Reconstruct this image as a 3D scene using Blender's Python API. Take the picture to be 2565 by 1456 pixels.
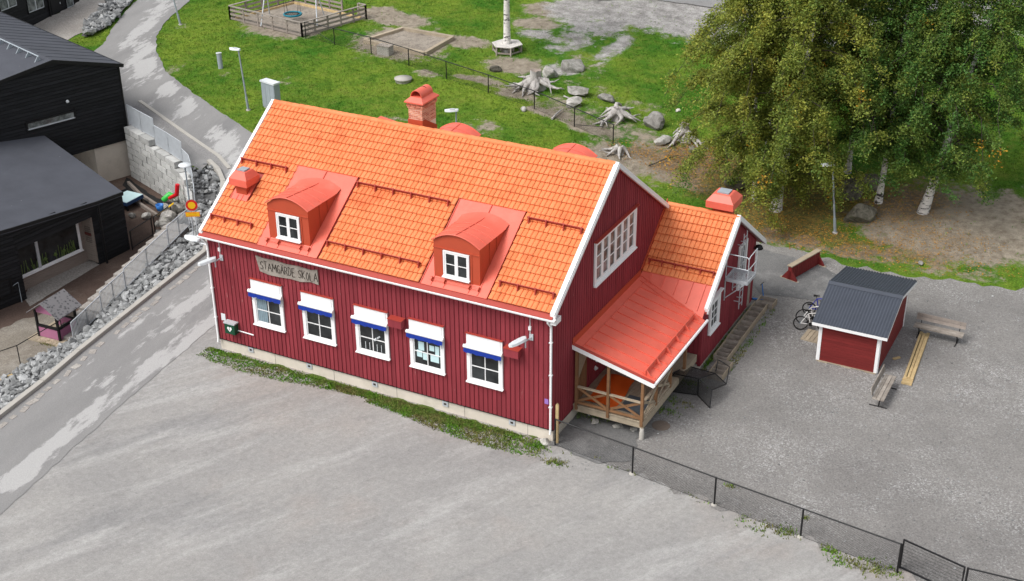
import bpy, bmesh, math, random
import numpy as np
from mathutils import Vector, Matrix
from mathutils.geometry import delaunay_2d_cdt
for o in list(bpy.data.objects): bpy.data.objects.remove(o)
scene = bpy.context.scene
C = scene.collection
random.seed(7); rng = np.random.default_rng(7)

# ------------------------------------------------------------------ camera
FPX, YAW, PITCH, ROLL = 3392.758, -0.486263, 0.475712, -0.008517     # focal length in pixels of a 2564 px wide frame
CAM = np.array([35.021, -39.232, 29.021])
dv = np.array([math.sin(YAW)*math.cos(PITCH), math.cos(YAW)*math.cos(PITCH), -math.sin(PITCH)])
rv = np.cross(dv, [0, 0, 1.]); rv /= np.linalg.norm(rv); uv = np.cross(rv, dv)
rv, uv = rv*math.cos(ROLL)+uv*math.sin(ROLL), uv*math.cos(ROLL)-rv*math.sin(ROLL)
cd = bpy.data.cameras.new('camera'); cam = bpy.data.objects.new('camera', cd); C.objects.link(cam)
mw = Matrix.Identity(4)
for i in range(3):
    mw[i][0] = rv[i]; mw[i][1] = uv[i]; mw[i][2] = -dv[i]; mw[i][3] = CAM[i]
cam.matrix_world = mw
cd.sensor_width = 36; cd.lens = FPX/2564*36; cd.clip_start = .5; cd.clip_end = 1000
scene.camera = cam
# ------------------------------------------------------------------ sky and sun (overcast)
SUN_EL, SUN_AZ = math.radians(52), math.radians(215)                 # azimuth clockwise from +y
w = bpy.data.worlds.new('World'); scene.world = w; w.use_nodes = True
nt = w.node_tree; nt.nodes.clear()
sky = nt.nodes.new('ShaderNodeTexSky'); sky.sky_type = 'NISHITA'; sky.sun_disc = False
sky.sun_elevation = SUN_EL; sky.sun_rotation = SUN_AZ; sky.dust_density = 3; sky.air_density = 1
hs = nt.nodes.new('ShaderNodeHueSaturation'); hs.inputs['Saturation'].default_value = .22
bg = nt.nodes.new('ShaderNodeBackground'); bg.inputs['Strength'].default_value = .128
wo = nt.nodes.new('ShaderNodeOutputWorld')
nt.links.new(sky.outputs[0], hs.inputs['Color']); nt.links.new(hs.outputs[0], bg.inputs['Color']); nt.links.new(bg.outputs[0], wo.inputs[0])
sl = bpy.data.lights.new('sun', 'SUN'); sl.energy = 1.35; sl.angle = math.radians(28); sl.color = (1, .97, .93)
so = bpy.data.objects.new('sun', sl); C.objects.link(so)
sd = Vector((math.sin(SUN_AZ)*math.cos(SUN_EL), math.cos(SUN_AZ)*math.cos(SUN_EL), math.sin(SUN_EL)))
so.rotation_euler = sd.to_track_quat('Z', 'Y').to_euler(); so.location = (0, -20, 60)
vs = scene.view_settings; vs.view_transform = 'Standard'; vs.look = 'None'; vs.gamma = 1; vs.use_curve_mapping = False
vs.exposure = 0.72

# ------------------------------------------------------------------ helpers
def ray(px, py): return dv + rv*(px-1282)/FPX - uv*(py-728)/FPX
def at(px, py, z=0.):
    v = ray(px, py); return Vector(CAM + v*(z-CAM[2])/v[2])
def atx(px, py, x):
    v = ray(px, py); return Vector(CAM + v*(x-CAM[0])/v[0])
def aty(px, py, y):
    v = ray(px, py); return Vector(CAM + v*(y-CAM[1])/v[1])
def atp(px, py, p0, n):
    v = ray(px, py); return Vector(CAM + v*(np.dot(np.array(p0)-CAM, n)/np.dot(v, n)))
def hz(x, y):                                                        # height of the ground
    u = min(1, max(0, (x+2)/18)); u = u*u*(3-2*u); t = y-(8+12*u)
    if t < 0: return 0.
    s = .12*(t-1.5*(1-math.exp(-t/1.5)))
    if t > 14: s -= .05*(t-14)
    return s
def G(px, py):
    v = ray(px, py); s = 30.
    while s < 400:
        p = CAM+v*s
        if p[2] <= hz(p[0], p[1]): break
        s += .05
    return Vector((p[0], p[1], hz(p[0], p[1])))
def gz(x, y, d=0): return Vector((x, y, hz(x, y)+d))

class MB:
    def __init__(s): s.v = []; s.f = []; s.mi = []; s.sm = []
    def add(s, vs_, fs, mi=0, sm=False):
        b = len(s.v); s.v += [tuple(p) for p in vs_]
        for f in fs: s.f.append(tuple(i+b for i in f)); s.mi.append(mi); s.sm.append(sm)
        return s
    BF = [(0, 3, 2, 1), (4, 5, 6, 7), (0, 1, 5, 4), (1, 2, 6, 5), (2, 3, 7, 6), (3, 0, 4, 7)]
    def bb(s, x0, y0, z0, x1, y1, z1, mi=0):
        return s.add([(x0, y0, z0), (x1, y0, z0), (x1, y1, z0), (x0, y1, z0), (x0, y0, z1), (x1, y0, z1), (x1, y1, z1), (x0, y1, z1)], s.BF, mi)
    def fb(s, fr, u0, v0, d0, u1, v1, d1, mi=0):                     # box in a frame (origin, u, v, n)
        O, U, V, N = fr; P = []
        for d in (d0, d1):
            for (a, b) in ((u0, v0), (u1, v0), (u1, v1), (u0, v1)): P.append(O+U*a+V*b+N*d)
        return s.add(P, s.BF, mi)
    def beam(s, p0, p1, wd, ht, up=(0, 0, 1), mi=0):
        p0 = Vector(p0); p1 = Vector(p1); d = (p1-p0); L = d.length
        if L < 1e-6: return s
        d /= L; sd_ = d.cross(Vector(up))
        if sd_.length < 1e-4: sd_ = d.cross(Vector((1, 0, 0)))
        sd_.normalize(); u = sd_.cross(d)
        return s.fb((p0, sd_, u, d), -wd/2, -ht/2, 0, wd/2, ht/2, L, mi)
    def tube(s, pts, r, n=6, mi=0, cap=True, sm=True):
        pts = [Vector(p) for p in pts]; k = len(pts); V = []; F = []
        if not hasattr(r, '__len__'): r = [r]*k
        ref = None
        for i, p in enumerate(pts):
            t = (pts[min(i+1, k-1)]-pts[max(i-1, 0)])
            if t.length < 1e-9: t = Vector((0, 0, 1))
            t.normalize()
            if ref is None: ref = Vector((1, 0, 0)) if abs(t.x) < .8 else Vector((0, 1, 0))
            a = (ref-t*ref.dot(t)).normalized(); ref = a; b = t.cross(a)
            for j in range(n):
                q = 2*math.pi*j/n; V.append(p+(a*math.cos(q)+b*math.sin(q))*r[i])
        for i in range(k-1):
            for j in range(n): F.append((i*n+j, i*n+(j+1) % n, (i+1)*n+(j+1) % n, (i+1)*n+j))
        s.add(V, F, mi, sm)
        if cap: s.add(V[:n][::-1], [tuple(range(n))], mi); s.add(V[-n:], [tuple(range(n))], mi)
        return s
    def prism(s, poly, ext, mi=0):
        n = len(poly); P = [Vector(p) for p in poly]; e = Vector(ext)
        F = [tuple(range(n))[::-1], tuple(range(n, 2*n))]+[(i, (i+1) % n, n+(i+1) % n, n+i) for i in range(n)]
        return s.add(P+[p+e for p in P], F, mi)
    def lathe(s, c, prof, n=12, mi=0, sm=True):
        c = Vector(c); V = []; F = []; k = len(prof)
        for (r, z) in prof:
            for j in range(n): q = 2*math.pi*j/n; V.append(c+Vector((r*math.cos(q), r*math.sin(q), z)))
        for i in range(k-1):
            for j in range(n): F.append((i*n+j, i*n+(j+1) % n, (i+1)*n+(j+1) % n, (i+1)*n+j))
        return s.add(V, F, mi, sm)
    def mesh(s, name, mats):
        me = bpy.data.meshes.new(name); me.from_pydata(s.v, [], s.f)
        for m in (mats if isinstance(mats, (list, tuple)) else [mats]): me.materials.append(m)
        me.polygons.foreach_set('material_index', s.mi); me.polygons.foreach_set('use_smooth', s.sm); me.update()
        return me
    def build(s, name, mats, parent=None, **k): return link(name, s.mesh(name, mats), parent, **k)

def link(name, me, parent=None, label=None, cat=None, group=None, kind=None, mat_world=None):
    o = bpy.data.objects.new(name, me); C.objects.link(o)
    if parent is not None:
        o.parent = parent
        if parent.type == 'EMPTY': o.matrix_parent_inverse = parent.matrix_basis.inverted()
    if mat_world is not None: o.matrix_basis = mat_world
    tag(o, label, cat, group, kind); return o
def tag(o, label=None, cat=None, group=None, kind=None):
    if label: o['label'] = label
    if cat: o['category'] = cat
    if group: o['group'] = group
    if kind: o['kind'] = kind
def thing(name, label, cat, loc=(0, 0, 0), group=None):
    o = bpy.data.objects.new(name, None); C.objects.link(o); o.location = loc; o.empty_display_size = .3
    o.matrix_basis = Matrix.Translation(Vector(loc))
    tag(o, label, cat, group); return o
def copy_tree(o, parent=None):
    c = o.copy(); C.objects.link(c)
    if parent is not None: c.parent = parent
    for ch in list(o.children): copy_tree(ch, c)
    return c
def fr(O, U, N, V=(0, 0, 1)): return (Vector(O), Vector(U).normalized(), Vector(V).normalized(), Vector(N).normalized())

# ------------------------------------------------------------------ materials
def srgb(r, g, b): return tuple((c/255/12.92 if c/255 <= .04045 else ((c/255+.055)/1.055)**2.4) for c in (r, g, b))
class NT:
    def __init__(s, name):
        s.m = bpy.data.materials.new(name); s.m.use_nodes = True; s.t = s.m.node_tree
        s.b = s.t.nodes['Principled BSDF']; s.pos = s.n('ShaderNodeNewGeometry').outputs['Position']
    def n(s, k, **kw):
        x = s.t.nodes.new(k)
        for a, b in kw.items(): setattr(x, a, b)
        return x
    def l(s, a, b): s.t.links.new(a, b)
    def put(s, sock, v):
        if isinstance(v, bpy.types.NodeSocket): s.l(v, sock)
        elif isinstance(v, (tuple, list)) and len(v) == 3 and sock.type == 'RGBA': sock.default_value = (*v, 1)
        else: sock.default_value = v
    def map(s, scale=(1, 1, 1), rot=(0, 0, 0), vec=None):
        m = s.n('ShaderNodeMapping'); s.l(vec or s.pos, m.inputs['Vector']); m.inputs['Scale'].default_value = scale; m.inputs['Rotation'].default_value = rot
        return m.outputs[0]
    def noise(s, scale, detail=4, rough=.6, vec=None, dist=0):
        n = s.n('ShaderNodeTexNoise'); s.l(vec or s.pos, n.inputs['Vector']); n.inputs['Scale'].default_value = scale
        n.inputs['Detail'].default_value = detail; n.inputs['Roughness'].default_value = rough; n.inputs['Distortion'].default_value = dist
        return n.outputs['Fac']
    def vor(s, scale, vec=None, out='Distance'):
        n = s.n('ShaderNodeTexVoronoi'); s.l(vec or s.pos, n.inputs['Vector']); n.inputs['Scale'].default_value = scale; return n.outputs[out]
    def ramp(s, f, a, b, v0=0., v1=1.):
        n = s.n('ShaderNodeMapRange'); n.clamp = True; s.put(n.inputs['Value'], f); n.inputs['From Min'].default_value = a; n.inputs['From Max'].default_value = b
        n.inputs['To Min'].default_value = v0; n.inputs['To Max'].default_value = v1; return n.outputs[0]
    def mix(s, f, a, b, mode='MIX'):
        n = s.n('ShaderNodeMix', data_type='RGBA', blend_type=mode); s.put(n.inputs[0], f); s.put(n.inputs[6], a); s.put(n.inputs[7], b); return n.outputs[2]
    def math(s, op, a, b=0.):
        n = s.n('ShaderNodeMath', operation=op); s.put(n.inputs[0], a); s.put(n.inputs[1], b); return n.outputs[0]
    def island(s): return s.n('ShaderNodeNewGeometry').outputs['Random Per Island']
    def orand(s): return s.n('ShaderNodeObjectInfo').outputs['Random']
    def attr(s, name, out='Color'): n = s.n('ShaderNodeAttribute'); n.attribute_name = name; return n.outputs[out]
    def val(s, col, f): # multiply colour by factor socket
        n = s.n('ShaderNodeVectorMath', operation='SCALE'); s.put(n.inputs[0], col); s.put(n.inputs['Scale'], f); return n.outputs[0]
    def bump(s, h, st=.3, dist=.02):
        n = s.n('ShaderNodeBump'); s.l(h, n.inputs['Height']); n.inputs['Strength'].default_value = st; n.inputs['Distance'].default_value = dist; s.l(n.outputs[0], s.b.inputs['Normal'])
    def fin(s, col, rough=.8, metal=0., spec=.3):
        s.put(s.b.inputs['Base Color'], col); s.put(s.b.inputs['Roughness'], rough); s.b.inputs['Metallic'].default_value = metal
        s.b.inputs['Specular IOR Level'].default_value = spec; return s.m
def M(name, col, rough=.75, var=.12, vs_=2., isl=0., metal=0., spec=.3, bump=0., bs=30., stretch=(1, 1, 1), dirt=None, dirt_amt=.5, dirt_s=1.5):
    t = NT(name); vec = t.map(stretch) if stretch != (1, 1, 1) else None
    f = t.ramp(t.noise(vs_, 6, .65, vec), .25, .75, 1-var, 1+var); c = t.val(col, f)
    if isl: c = t.val(c, t.ramp(t.math('FRACT', t.math('ADD', t.island(), t.orand())), 0, 1, 1-isl, 1+isl))
    if dirt: c = t.mix(t.ramp(t.noise(dirt_s, 8, .7, vec), .52, .72, 0, dirt_amt), c, dirt)
    if bump: t.bump(t.noise(bs, 4, .6, vec), bump, .01)
    return t.fin(c, rough, metal, spec)

m_tile = NT('roof tile clay'); _i = m_tile.math('FRACT', m_tile.math('ADD', m_tile.island(), m_tile.orand()))
_c = m_tile.mix(_i, (.69, .20, .072), (.74, .24, .095)); _c = m_tile.mix(m_tile.ramp(m_tile.noise(.55, 3), .57, .66, 0, .5), _c, (.58, .105, .034))
_c = m_tile.val(_c, m_tile.ramp(m_tile.noise(9, 4), .3, .7, .9, 1.08)); m_tile = m_tile.fin(_c, .62, 0, .25)
m_redwood = NT('falu red boards'); _v = m_redwood.map((1, 1, .12))
_c = m_redwood.val((.238, .035, .045), m_redwood.ramp(m_redwood.noise(5, 6, .7, _v), .25, .75, .82, 1.18)); _c = m_redwood.val(_c, m_redwood.ramp(m_redwood.math('FRACT', m_redwood.math('ADD', m_redwood.island(), m_redwood.orand())), 0, 1, .9, 1.1))
_c = m_redwood.mix(m_redwood.ramp(m_redwood.noise(2.6, 5, .75, m_redwood.map((3, 3, .5))), .655, .71, 0, .6), _c, (.42, .25, .23)); m_redwood.bump(m_redwood.noise(30, 4, .6, _v), .25, .006); m_redwood = m_redwood.fin(_c, .8, 0, .2)
m_white = M('white painted wood', (.80, .80, .80), .5, .04, 3, dirt=(.55, .54, .5), dirt_amt=.25)
m_redsheet = M('red sheet metal', (.72, .135, .088), .45, .09, 1.6, spec=.4, dirt=(.68, .22, .17), dirt_amt=.35, dirt_s=.8)
m_redguard = M('dark red steel', (.36, .05, .035), .5, .08)
m_redsheet_shade = M('red sheet shaded tone', (.44, .07, .032), .5, .05)  # red sheet paint darkened in colour, standing for faces that get less light
m_plinth = M('plinth render', (.62, .56, .48), .9, .1, 1.2, bump=.15, dirt=(.4, .36, .29), dirt_amt=.5, dirt_s=1.1)
m_concrete = M('concrete', (.40, .38, .345), .9, .12, 1.5, bump=.2, dirt=(.25, .235, .21), dirt_amt=.5)
m_block = M('concrete block', (.46, .46, .445), .9, .16, 3, isl=.2, bump=.4, bs=14, dirt=(.2, .2, .19), dirt_amt=.55, dirt_s=2.5)
m_glass = NT('window glass'); _c = m_glass.mix(m_glass.ramp(m_glass.noise(1.1, 3), .35, .7), (.010, .011, .012), (.045, .05, .052)); m_glass = m_glass.fin(_c, .08, 0, .35); _t = NT('window glass with painted reflection'); m_glass_reflect = _t.fin(_t.mix(_t.ramp(_t.noise(2.2, 5), .4, .62), (.07, .08, .078), (.24, .26, .255)), .1, 0, .35)  # second glass paints mottled grey green reflections into the pane colour
m_blackwood = NT('black stained boards'); _v = m_blackwood.map((.25, .25, 2)); _c = m_blackwood.val((.0105, .011, .0125), m_blackwood.ramp(m_blackwood.noise(4, 6, .7, _v), .3, .75, .7, 1.8)); _c = m_blackwood.val(_c, m_blackwood.ramp(m_blackwood.math('FRACT', m_blackwood.math('ADD', m_blackwood.island(), m_blackwood.orand())), 0, 1, .7, 1.5)); m_blackwood = m_blackwood.fin(_c, .7, 0, .25)
m_blackpaint = M('black paint', (.009, .009, .010), .5, .1)
m_felt = NT('grey roofing'); _c = m_felt.val((.062, .066, .080), m_felt.ramp(m_felt.noise(.6, 5, .65, m_felt.map((1, 1, 1))), .25, .75, .85, 1.2)); _c = m_felt.mix(m_felt.ramp(m_felt.vor(.9), .035, .015, 0, .6), _c, (.3, .3, .3)); m_felt = m_felt.fin(_c, .75, 0, .3)
m_cedar = M('pale grey boards', (.26, .215, .185), .8, .12, 3, stretch=(.4, .4, 3))
m_galv = M('galvanised steel', (.52, .55, .58), .45, .1, 4, metal=.2, spec=.5)
m_greysteel = M('grey painted steel', (.30, .34, .37), .5, .1, 3, spec=.4)
m_lamp = M('pale lamp housing', (.66, .69, .71), .4, .03)
m_blackmetal = M('black steel', (.010, .010, .011), .45, .1, spec=.4)
m_wire = M('black wire', (.012, .012, .013), .5, .1)
m_oldwood = NT('weathered grey wood'); _c = m_oldwood.mix(m_oldwood.ramp(m_oldwood.noise(3, 6, .7, m_oldwood.map((1, 1, 1))), .3, .7), (.20, .17, .145), (.40, .36, .315)); _c = m_oldwood.val(_c, m_oldwood.ramp(m_oldwood.math('FRACT', m_oldwood.math('ADD', m_oldwood.island(), m_oldwood.orand())), 0, 1, .85, 1.15)); m_oldwood.bump(m_oldwood.noise(25, 4), .3, .01); m_oldwood = m_oldwood.fin(_c, .85, 0, .2)
m_penwood = M('dark grey fence wood', (.28, .24, .21), .85, .2, 4, isl=.15)
m_porchwood = M('brown porch timber', (.22, .115, .055), .75, .22, 3, isl=.15)
m_deckwood = M('pale deck timber', (.36, .30, .22), .8, .2, 3, isl=.12)
m_newwood = M('yellow new timber', (.46, .34, .175), .75, .2, 4, isl=.12, stretch=(1.5, 1.5, 1))
m_root = NT('bleached wood'); _c = m_root.mix(m_root.ramp(m_root.noise(5, 6, .7, m_root.map((1, 1, .5))), .3, .7), (.20, .18, .165), (.54, .52, .50)); m_root.bump(m_root.noise(20, 4), .5, .02); m_root = m_root.fin(_c, .85, 0, .2)
m_blue = M('blue canvas', (.006, .030, .26), .8, .1)
m_orange = M('orange tarpaulin', (.62, .10, .012), .6, .1, 1.5, bump=.6, bs=4)
m_redtoy = M('red plastic', (.60, .01, .02), .35, .05); m_greentoy = M('green plastic', (.05, .5, .08), .35, .05); m_bluetoy = M('blue plastic', (.04, .19, .55), .4, .05)
m_yellow = M('sign yellow', (.85, .50, .01), .5, .03); m_signred = M('sign red', (.62, .02, .015), .5, .03); m_signorange = M('sign orange', (.80, .20, .01), .5, .03)
m_pink = M('pink paint', (.34, .13, .22), .7, .12); m_turq = M('turquoise plastic', (.01, .19, .26), .45, .08)
m_green = M('green cabinet', (.006, .06, .028), .45, .1); m_paper = M('pale blue paper', (.52, .70, .72), .8, .04); m_curtain = M('blue grey curtain', (.20, .27, .31), .9, .2, 6)
m_leafcut = M('green paper plants', (.10, .15, .04), .8, .25, 8)
m_mortar = M('mortar', (.74, .63, .52), .9, .1); m_brick = NT('chimney brick'); _c = m_brick.mix(m_brick.math('FRACT', m_brick.math('ADD', m_brick.island(), m_brick.orand())), (.50, .16, .10), (.74, .38, .26)); m_brick = m_brick.fin(_c, .85, 0, .2)
m_shedroof = M('dark blue grey sheet', (.050, .058, .076), .5, .1, 1.5, spec=.4); m_shedred = M('shed red boards', (.165, .018, .017), .75, .15, 4, isl=.1, stretch=(.4, .4, 2))
m_rubber = M('black rubber', (.012, .012, .012), .7, .1); m_bikewhite = M('white enamel', (.78, .78, .76), .35, .03); m_bikeblue = M('blue enamel', (.01, .02, .35), .35, .03)
def rockmat(name, a, b, c):
    t = NT(name); col = t.mix(t.ramp(t.noise(2.4, 8, .7, None, 1.), .35, .65), a, b); col = t.mix(t.ramp(t.noise(1.1, 6, .7), .55, .68, 0, .7), col, c)
    col = t.val(col, t.ramp(t.math('FRACT', t.math('ADD', t.island(), t.orand())), 0, 1, .6, 1.4)); t.bump(t.noise(9, 6, .7), .6, .04); return t.fin(col, .9, 0, .2)
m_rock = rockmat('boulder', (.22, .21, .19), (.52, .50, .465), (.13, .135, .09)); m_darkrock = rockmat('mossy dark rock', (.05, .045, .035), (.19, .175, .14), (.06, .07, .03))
m_stone = rockmat('crushed stone', (.15, .155, .155), (.36, .365, .365), (.24, .24, .235))
t = NT('birch bark'); _v = t.map((1.2, 1.2, 5)); _c = t.mix(t.ramp(t.noise(1.6, 5, .7, _v), .535, .59), (.66, .63, .60), (.06, .055, .05)); t.bump(t.noise(12, 4, .6, _v), .4, .02); m_birch = t.fin(_c, .85, 0, .2)
m_twig = M('twig bark', (.05, .04, .033), .85, .2)
t = NT('birch leaves'); _h = t.attr('hue', 'Fac'); _c = t.mix(t.ramp(_h, .0, .7), (.062, .145, .030), (.275, .290, .050)); _c = t.mix(t.ramp(_h, .8, .95), _c, (.55, .24, .02)); _c = t.val(_c, t.ramp(t.island(), 0, 1, .55, 1.6)); m_leaf = t.fin(_c, .6, 0, .25)
_tr = t.n('ShaderNodeBsdfTranslucent'); t.put(_tr.inputs['Color'], t.val(_c, 1.3)); _mx = t.n('ShaderNodeMixShader'); _mx.inputs[0].default_value = .38; t.l(t.b.outputs[0], _mx.inputs[1]); t.l(_tr.outputs[0], _mx.inputs[2]); t.l(_mx.outputs[0], t.t.nodes['Material Output'].inputs[0])

# ground materials ------------------------------------------------
def grass_colour(t):
    big = t.noise(.22, 5, .6); mid = t.noise(1.3, 6, .7); fine = t.noise(13, 4, .7)
    c = t.mix(t.ramp(big, .38, .62), (.050, .150, .012), (.150, .230, .024)); c = t.mix(t.ramp(mid, .50, .70, 0, .55), c, (.20, .215, .045)); c = t.mix(t.ramp(mid, .46, .30, 0, .8), c, (.032, .095, .008))
    return t.val(c, t.ramp(fine, .3, .7, .6, 1.4)), mid, fine
t = NT('lawn'); gc, mid, fine = grass_colour(t); msk = t.attr('mask'); sp = t.n('ShaderNodeSeparateColor'); t.l(msk, sp.inputs[0])
edge = t.math('MULTIPLY', t.math('SUBTRACT', t.noise(1.1, 8, .75), .5), 1.7)
nb = t.noise(.9, 6, .7); dirtc = t.mix(t.ramp(t.noise(2.2, 6, .7), .35, .65), (.20, .165, .125), (.36, .315, .25)); gravc = t.val(t.mix(t.ramp(t.noise(1.2, 6, .7), .35, .65), (.20, .19, .18), (.40, .385, .37)), t.ramp(t.vor(9), 0, .6, .7, 1.2))
leafc = t.mix(t.ramp(t.noise(5, 6, .75), .45, .62), (.115, .085, .055), (.38, .215, .07))
c = t.mix(t.ramp(t.math('ADD', sp.outputs[0], edge), .38, .62), gc, dirtc); c = t.mix(t.ramp(t.math('ADD', sp.outputs[1], edge), .38, .62), c, gravc); c = t.mix(t.ramp(t.math('ADD', sp.outputs[2], edge), .40, .80, 0, .7), c, leafc)
t.bump(t.math('ADD', fine, t.math('MULTIPLY', mid, 2.)), .8, .12); m_lawn = t.fin(c, .95, 0, .1)
t = NT('grass blades'); gc, mid, fine = grass_colour(t); m_grass = t.fin(t.val(gc, t.ramp(t.island(), 0, 1, .75, 1.45)), .8, 0, .15)
t = NT('weeds'); m_weed = t.fin(t.val(t.mix(t.ramp(t.noise(.7, 6, .75), .42, .58), (.16, .15, .05), (.085, .20, .014)), t.ramp(t.island(), 0, 1, .6, 1.45)), .8, 0, .15)
def gravel(name, a, b, hi, hs_, sc=.25, speck=26, rot=0, st=(1, 1, 1), amt=.7, thr=(.5, .66), fleck=0., lo=None, los=.1):
    t = NT(name); v = t.map(st, (0, 0, 0), t.map((1, 1, 1), (0, 0, rot)))
    c = t.mix(t.ramp(t.noise(sc, 6, .6, v), .3, .7), a, b)
    if lo: c = t.mix(t.ramp(t.noise(los, 7, .65, t.map(st, (0, 0, 0), t.map((1, 1, 1), (0, 0, rot+.6)))), .50, .68, 0, .8), c, lo)
    pm = t.ramp(t.noise(hs_, 9, .72, v), thr[0], thr[1], 0, amt)
    if fleck: pm = t.math('MULTIPLY', t.math('ADD', pm, .10), t.ramp(t.noise(fleck, 4, .75, None, .6), .50, .60, 0, 1))
    c = t.mix(pm, c, hi)
    c = t.val(c, t.ramp(t.noise(speck, 3, .8), .3, .7, .70, 1.30)); c = t.val(c, t.ramp(t.vor(11, None), .05, .6, .86, 1.08))
    t.bump(t.noise(speck, 3, .8), .5, .02); return t.fin(c, .95, 0, .12)
t = NT('pale fine gravel'); _r = t.map((1, 1, 1), (0, 0, .49)); _st = t.map((1, .22, 1), (0, 0, 0), _r); _st2 = t.map((1, .40, 1), (0, 0, 0), _r)
c = t.mix(t.ramp(t.noise(.16, 5, .6), .35, .65), (.262, .256, .250), (.318, .308, .294)); c = t.mix(t.ramp(t.noise(.13, 4, .6, t.map((1, 1, 1), (1, 2, 0))), .5, .66, 0, .8), c, (.325, .288, .262))
c = t.mix(t.ramp(t.noise(.55, 9, .72, _st), .50, .64, 0, .8), c, (.385, .378, .366)); c = t.mix(t.ramp(t.noise(.30, 9, .75, _st), .545, .66, 0, .55), c, (.205, .203, .204))
c = t.mix(t.ramp(t.noise(1.5, 9, .78, _st2), .55, .70, 0, .7), c, (.22, .212, .205)); c = t.val(c, t.ramp(t.noise(4.5, 7, .75), .3, .7, .85, 1.13)); c = t.val(c, t.ramp(t.noise(22, 3, .8), .3, .7, .86, 1.14))
t.bump(t.math('ADD', t.noise(22, 3, .8), t.math('MULTIPLY', t.noise(2.5, 7, .7, _st2), 4.)), .45, .03); m_yard = t.fin(c, .95, 0, .12)
m_yard2 = gravel('grey gravel', (.172, .165, .158), (.228, .218, .207), (.42, .415, .41), .22, .2, 18, 0, (1, 1, 1), .8, (.46, .64), 14., (.145, .138, .134), .09)
t = NT('worn asphalt'); _r = t.map((1, .30, 1), (0, 0, 0), t.map((1, 1, 1), (0, 0, -.165)))
c = t.mix(t.ramp(t.noise(.4, 6, .6, _r), .3, .7), (.205, .202, .20), (.268, .263, .258)); c = t.mix(t.ramp(t.noise(.35, 8, .7, _r), .55, .68, 0, .7), c, (.165, .164, .166))
_n = t.noise(.5, 10, .72, _r); _d = t.math('ADD', t.attr('mask', 'Fac'), t.math('MULTIPLY', t.math('SUBTRACT', _n, .5), 2.6)); c = t.mix(t.ramp(_d, .50, .62, 0, .92), c, (.40, .395, .388))
c = t.val(c, t.ramp(t.noise(24, 3, .8), .3, .7, .84, 1.16)); t.bump(t.noise(24, 3, .8), .4, .02); m_road = t.fin(c, .95, 0, .12)
m_road2 = gravel('dark asphalt', (.125, .125, .125), (.17, .168, .165), (.27, .265, .26), .5, .3, 24)
m_path = gravel('plain asphalt', (.20, .195, .195), (.24, .235, .23), (.28, .275, .27), .5, .3, 24)
m_court = gravel('brown bark ground', (.075, .052, .043), (.125, .088, .072), (.20, .17, .14), .4, .3, 20, 0, (1, 1, 1), .5, (.55, .75))
m_soil = gravel('grey soil', (.17, .15, .125), (.24, .215, .18), (.3, .28, .25), .6, .3, 18)
m_paving = gravel('pale paving', (.27, .25, .23), (.33, .305, .28), (.38, .36, .33), .6, .4, 10)
m_sand = gravel('sand', (.20, .17, .14), (.31, .275, .23), (.13, .115, .10), 2.5, .8, 12, 0, (1, 1, 1), .7, (.5, .65))
m_riprap = gravel('riprap bed', (.06, .06, .06), (.13, .13, .13), (.2, .2, .2), 2, .5, 9)
# ------------------------------------------------------------------ ground sheets
def densify(poly, step, amp, seed=0):
    r = random.Random(seed); out = []; n = len(poly)
    for i in range(n):
        a = Vector(poly[i][:2]); b = Vector(poly[(i+1) % n][:2]); k = max(1, int((b-a).length/step)) if amp else 1
        d = (b-a); nn = Vector((-d.y, d.x)).normalized() if d.length > 0 else Vector((0, 0))
        for j in range(k):
            p = a+d*(j/k)
            if amp: p = p+nn*r.uniform(-amp, amp)
            out.append((p.x, p.y))
    return out
def inside(poly, X, Y):
    res = np.zeros(X.shape, bool); n = len(poly)
    for i in range(n):
        x0, y0 = poly[i][:2]; x1, y1 = poly[(i+1) % n][:2]
        if y0 == y1: continue
        c = ((y0 > Y) != (y1 > Y)) & (X < (x1-x0)*(Y-y0)/(y1-y0)+x0); res ^= c
    return res
def cdt(poly, step, box=None):
    P = np.array(poly); x0, y0 = P.min(0); x1, y1 = P.max(0)
    if box: x0, y0, x1, y1 = max(x0, box[0]), max(y0, box[1]), min(x1, box[2]), min(y1, box[3])
    X, Y = np.meshgrid(np.arange(x0+step*.37, x1, step), np.arange(y0+step*.41, y1, step)); X = X.ravel(); Y = Y.ravel()
    k = inside(poly, X, Y); pts = [Vector(p) for p in poly]+[Vector((a, b)) for a, b in zip(X[k], Y[k])]
    if box:
        X, Y = np.meshgrid(np.arange(P[:, 0].min(), P[:, 0].max(), 12), np.arange(P[:, 1].min(), P[:, 1].max(), 12)); X = X.ravel(); Y = Y.ravel()
        k = inside(poly, X, Y) & ~((X > x0) & (X < x1) & (Y > y0) & (Y < y1)); pts += [Vector((a, b)) for a, b in zip(X[k], Y[k])]
    r = delaunay_2d_cdt(pts, [], [list(range(len(poly)))], 1, 1e-4)
    return r[0], r[2]
def sheet(name, poly, lift, m, step=.8, amp=.12, zf=hz, seed=1, **k):
    V, F = cdt(densify(poly, .35, amp, seed), step)
    mb = MB(); mb.add([(p.x, p.y, zf(p.x, p.y)+lift) for p in V], [tuple(f) for f in F], 0, True)
    return mb.build(name, m, kind='structure', **k)
def at2d(L_): return [tuple(at(*p)[:2]) for p in L_]
def P2(L_): return [tuple(G(*p)[:2]) for p in L_]

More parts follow.
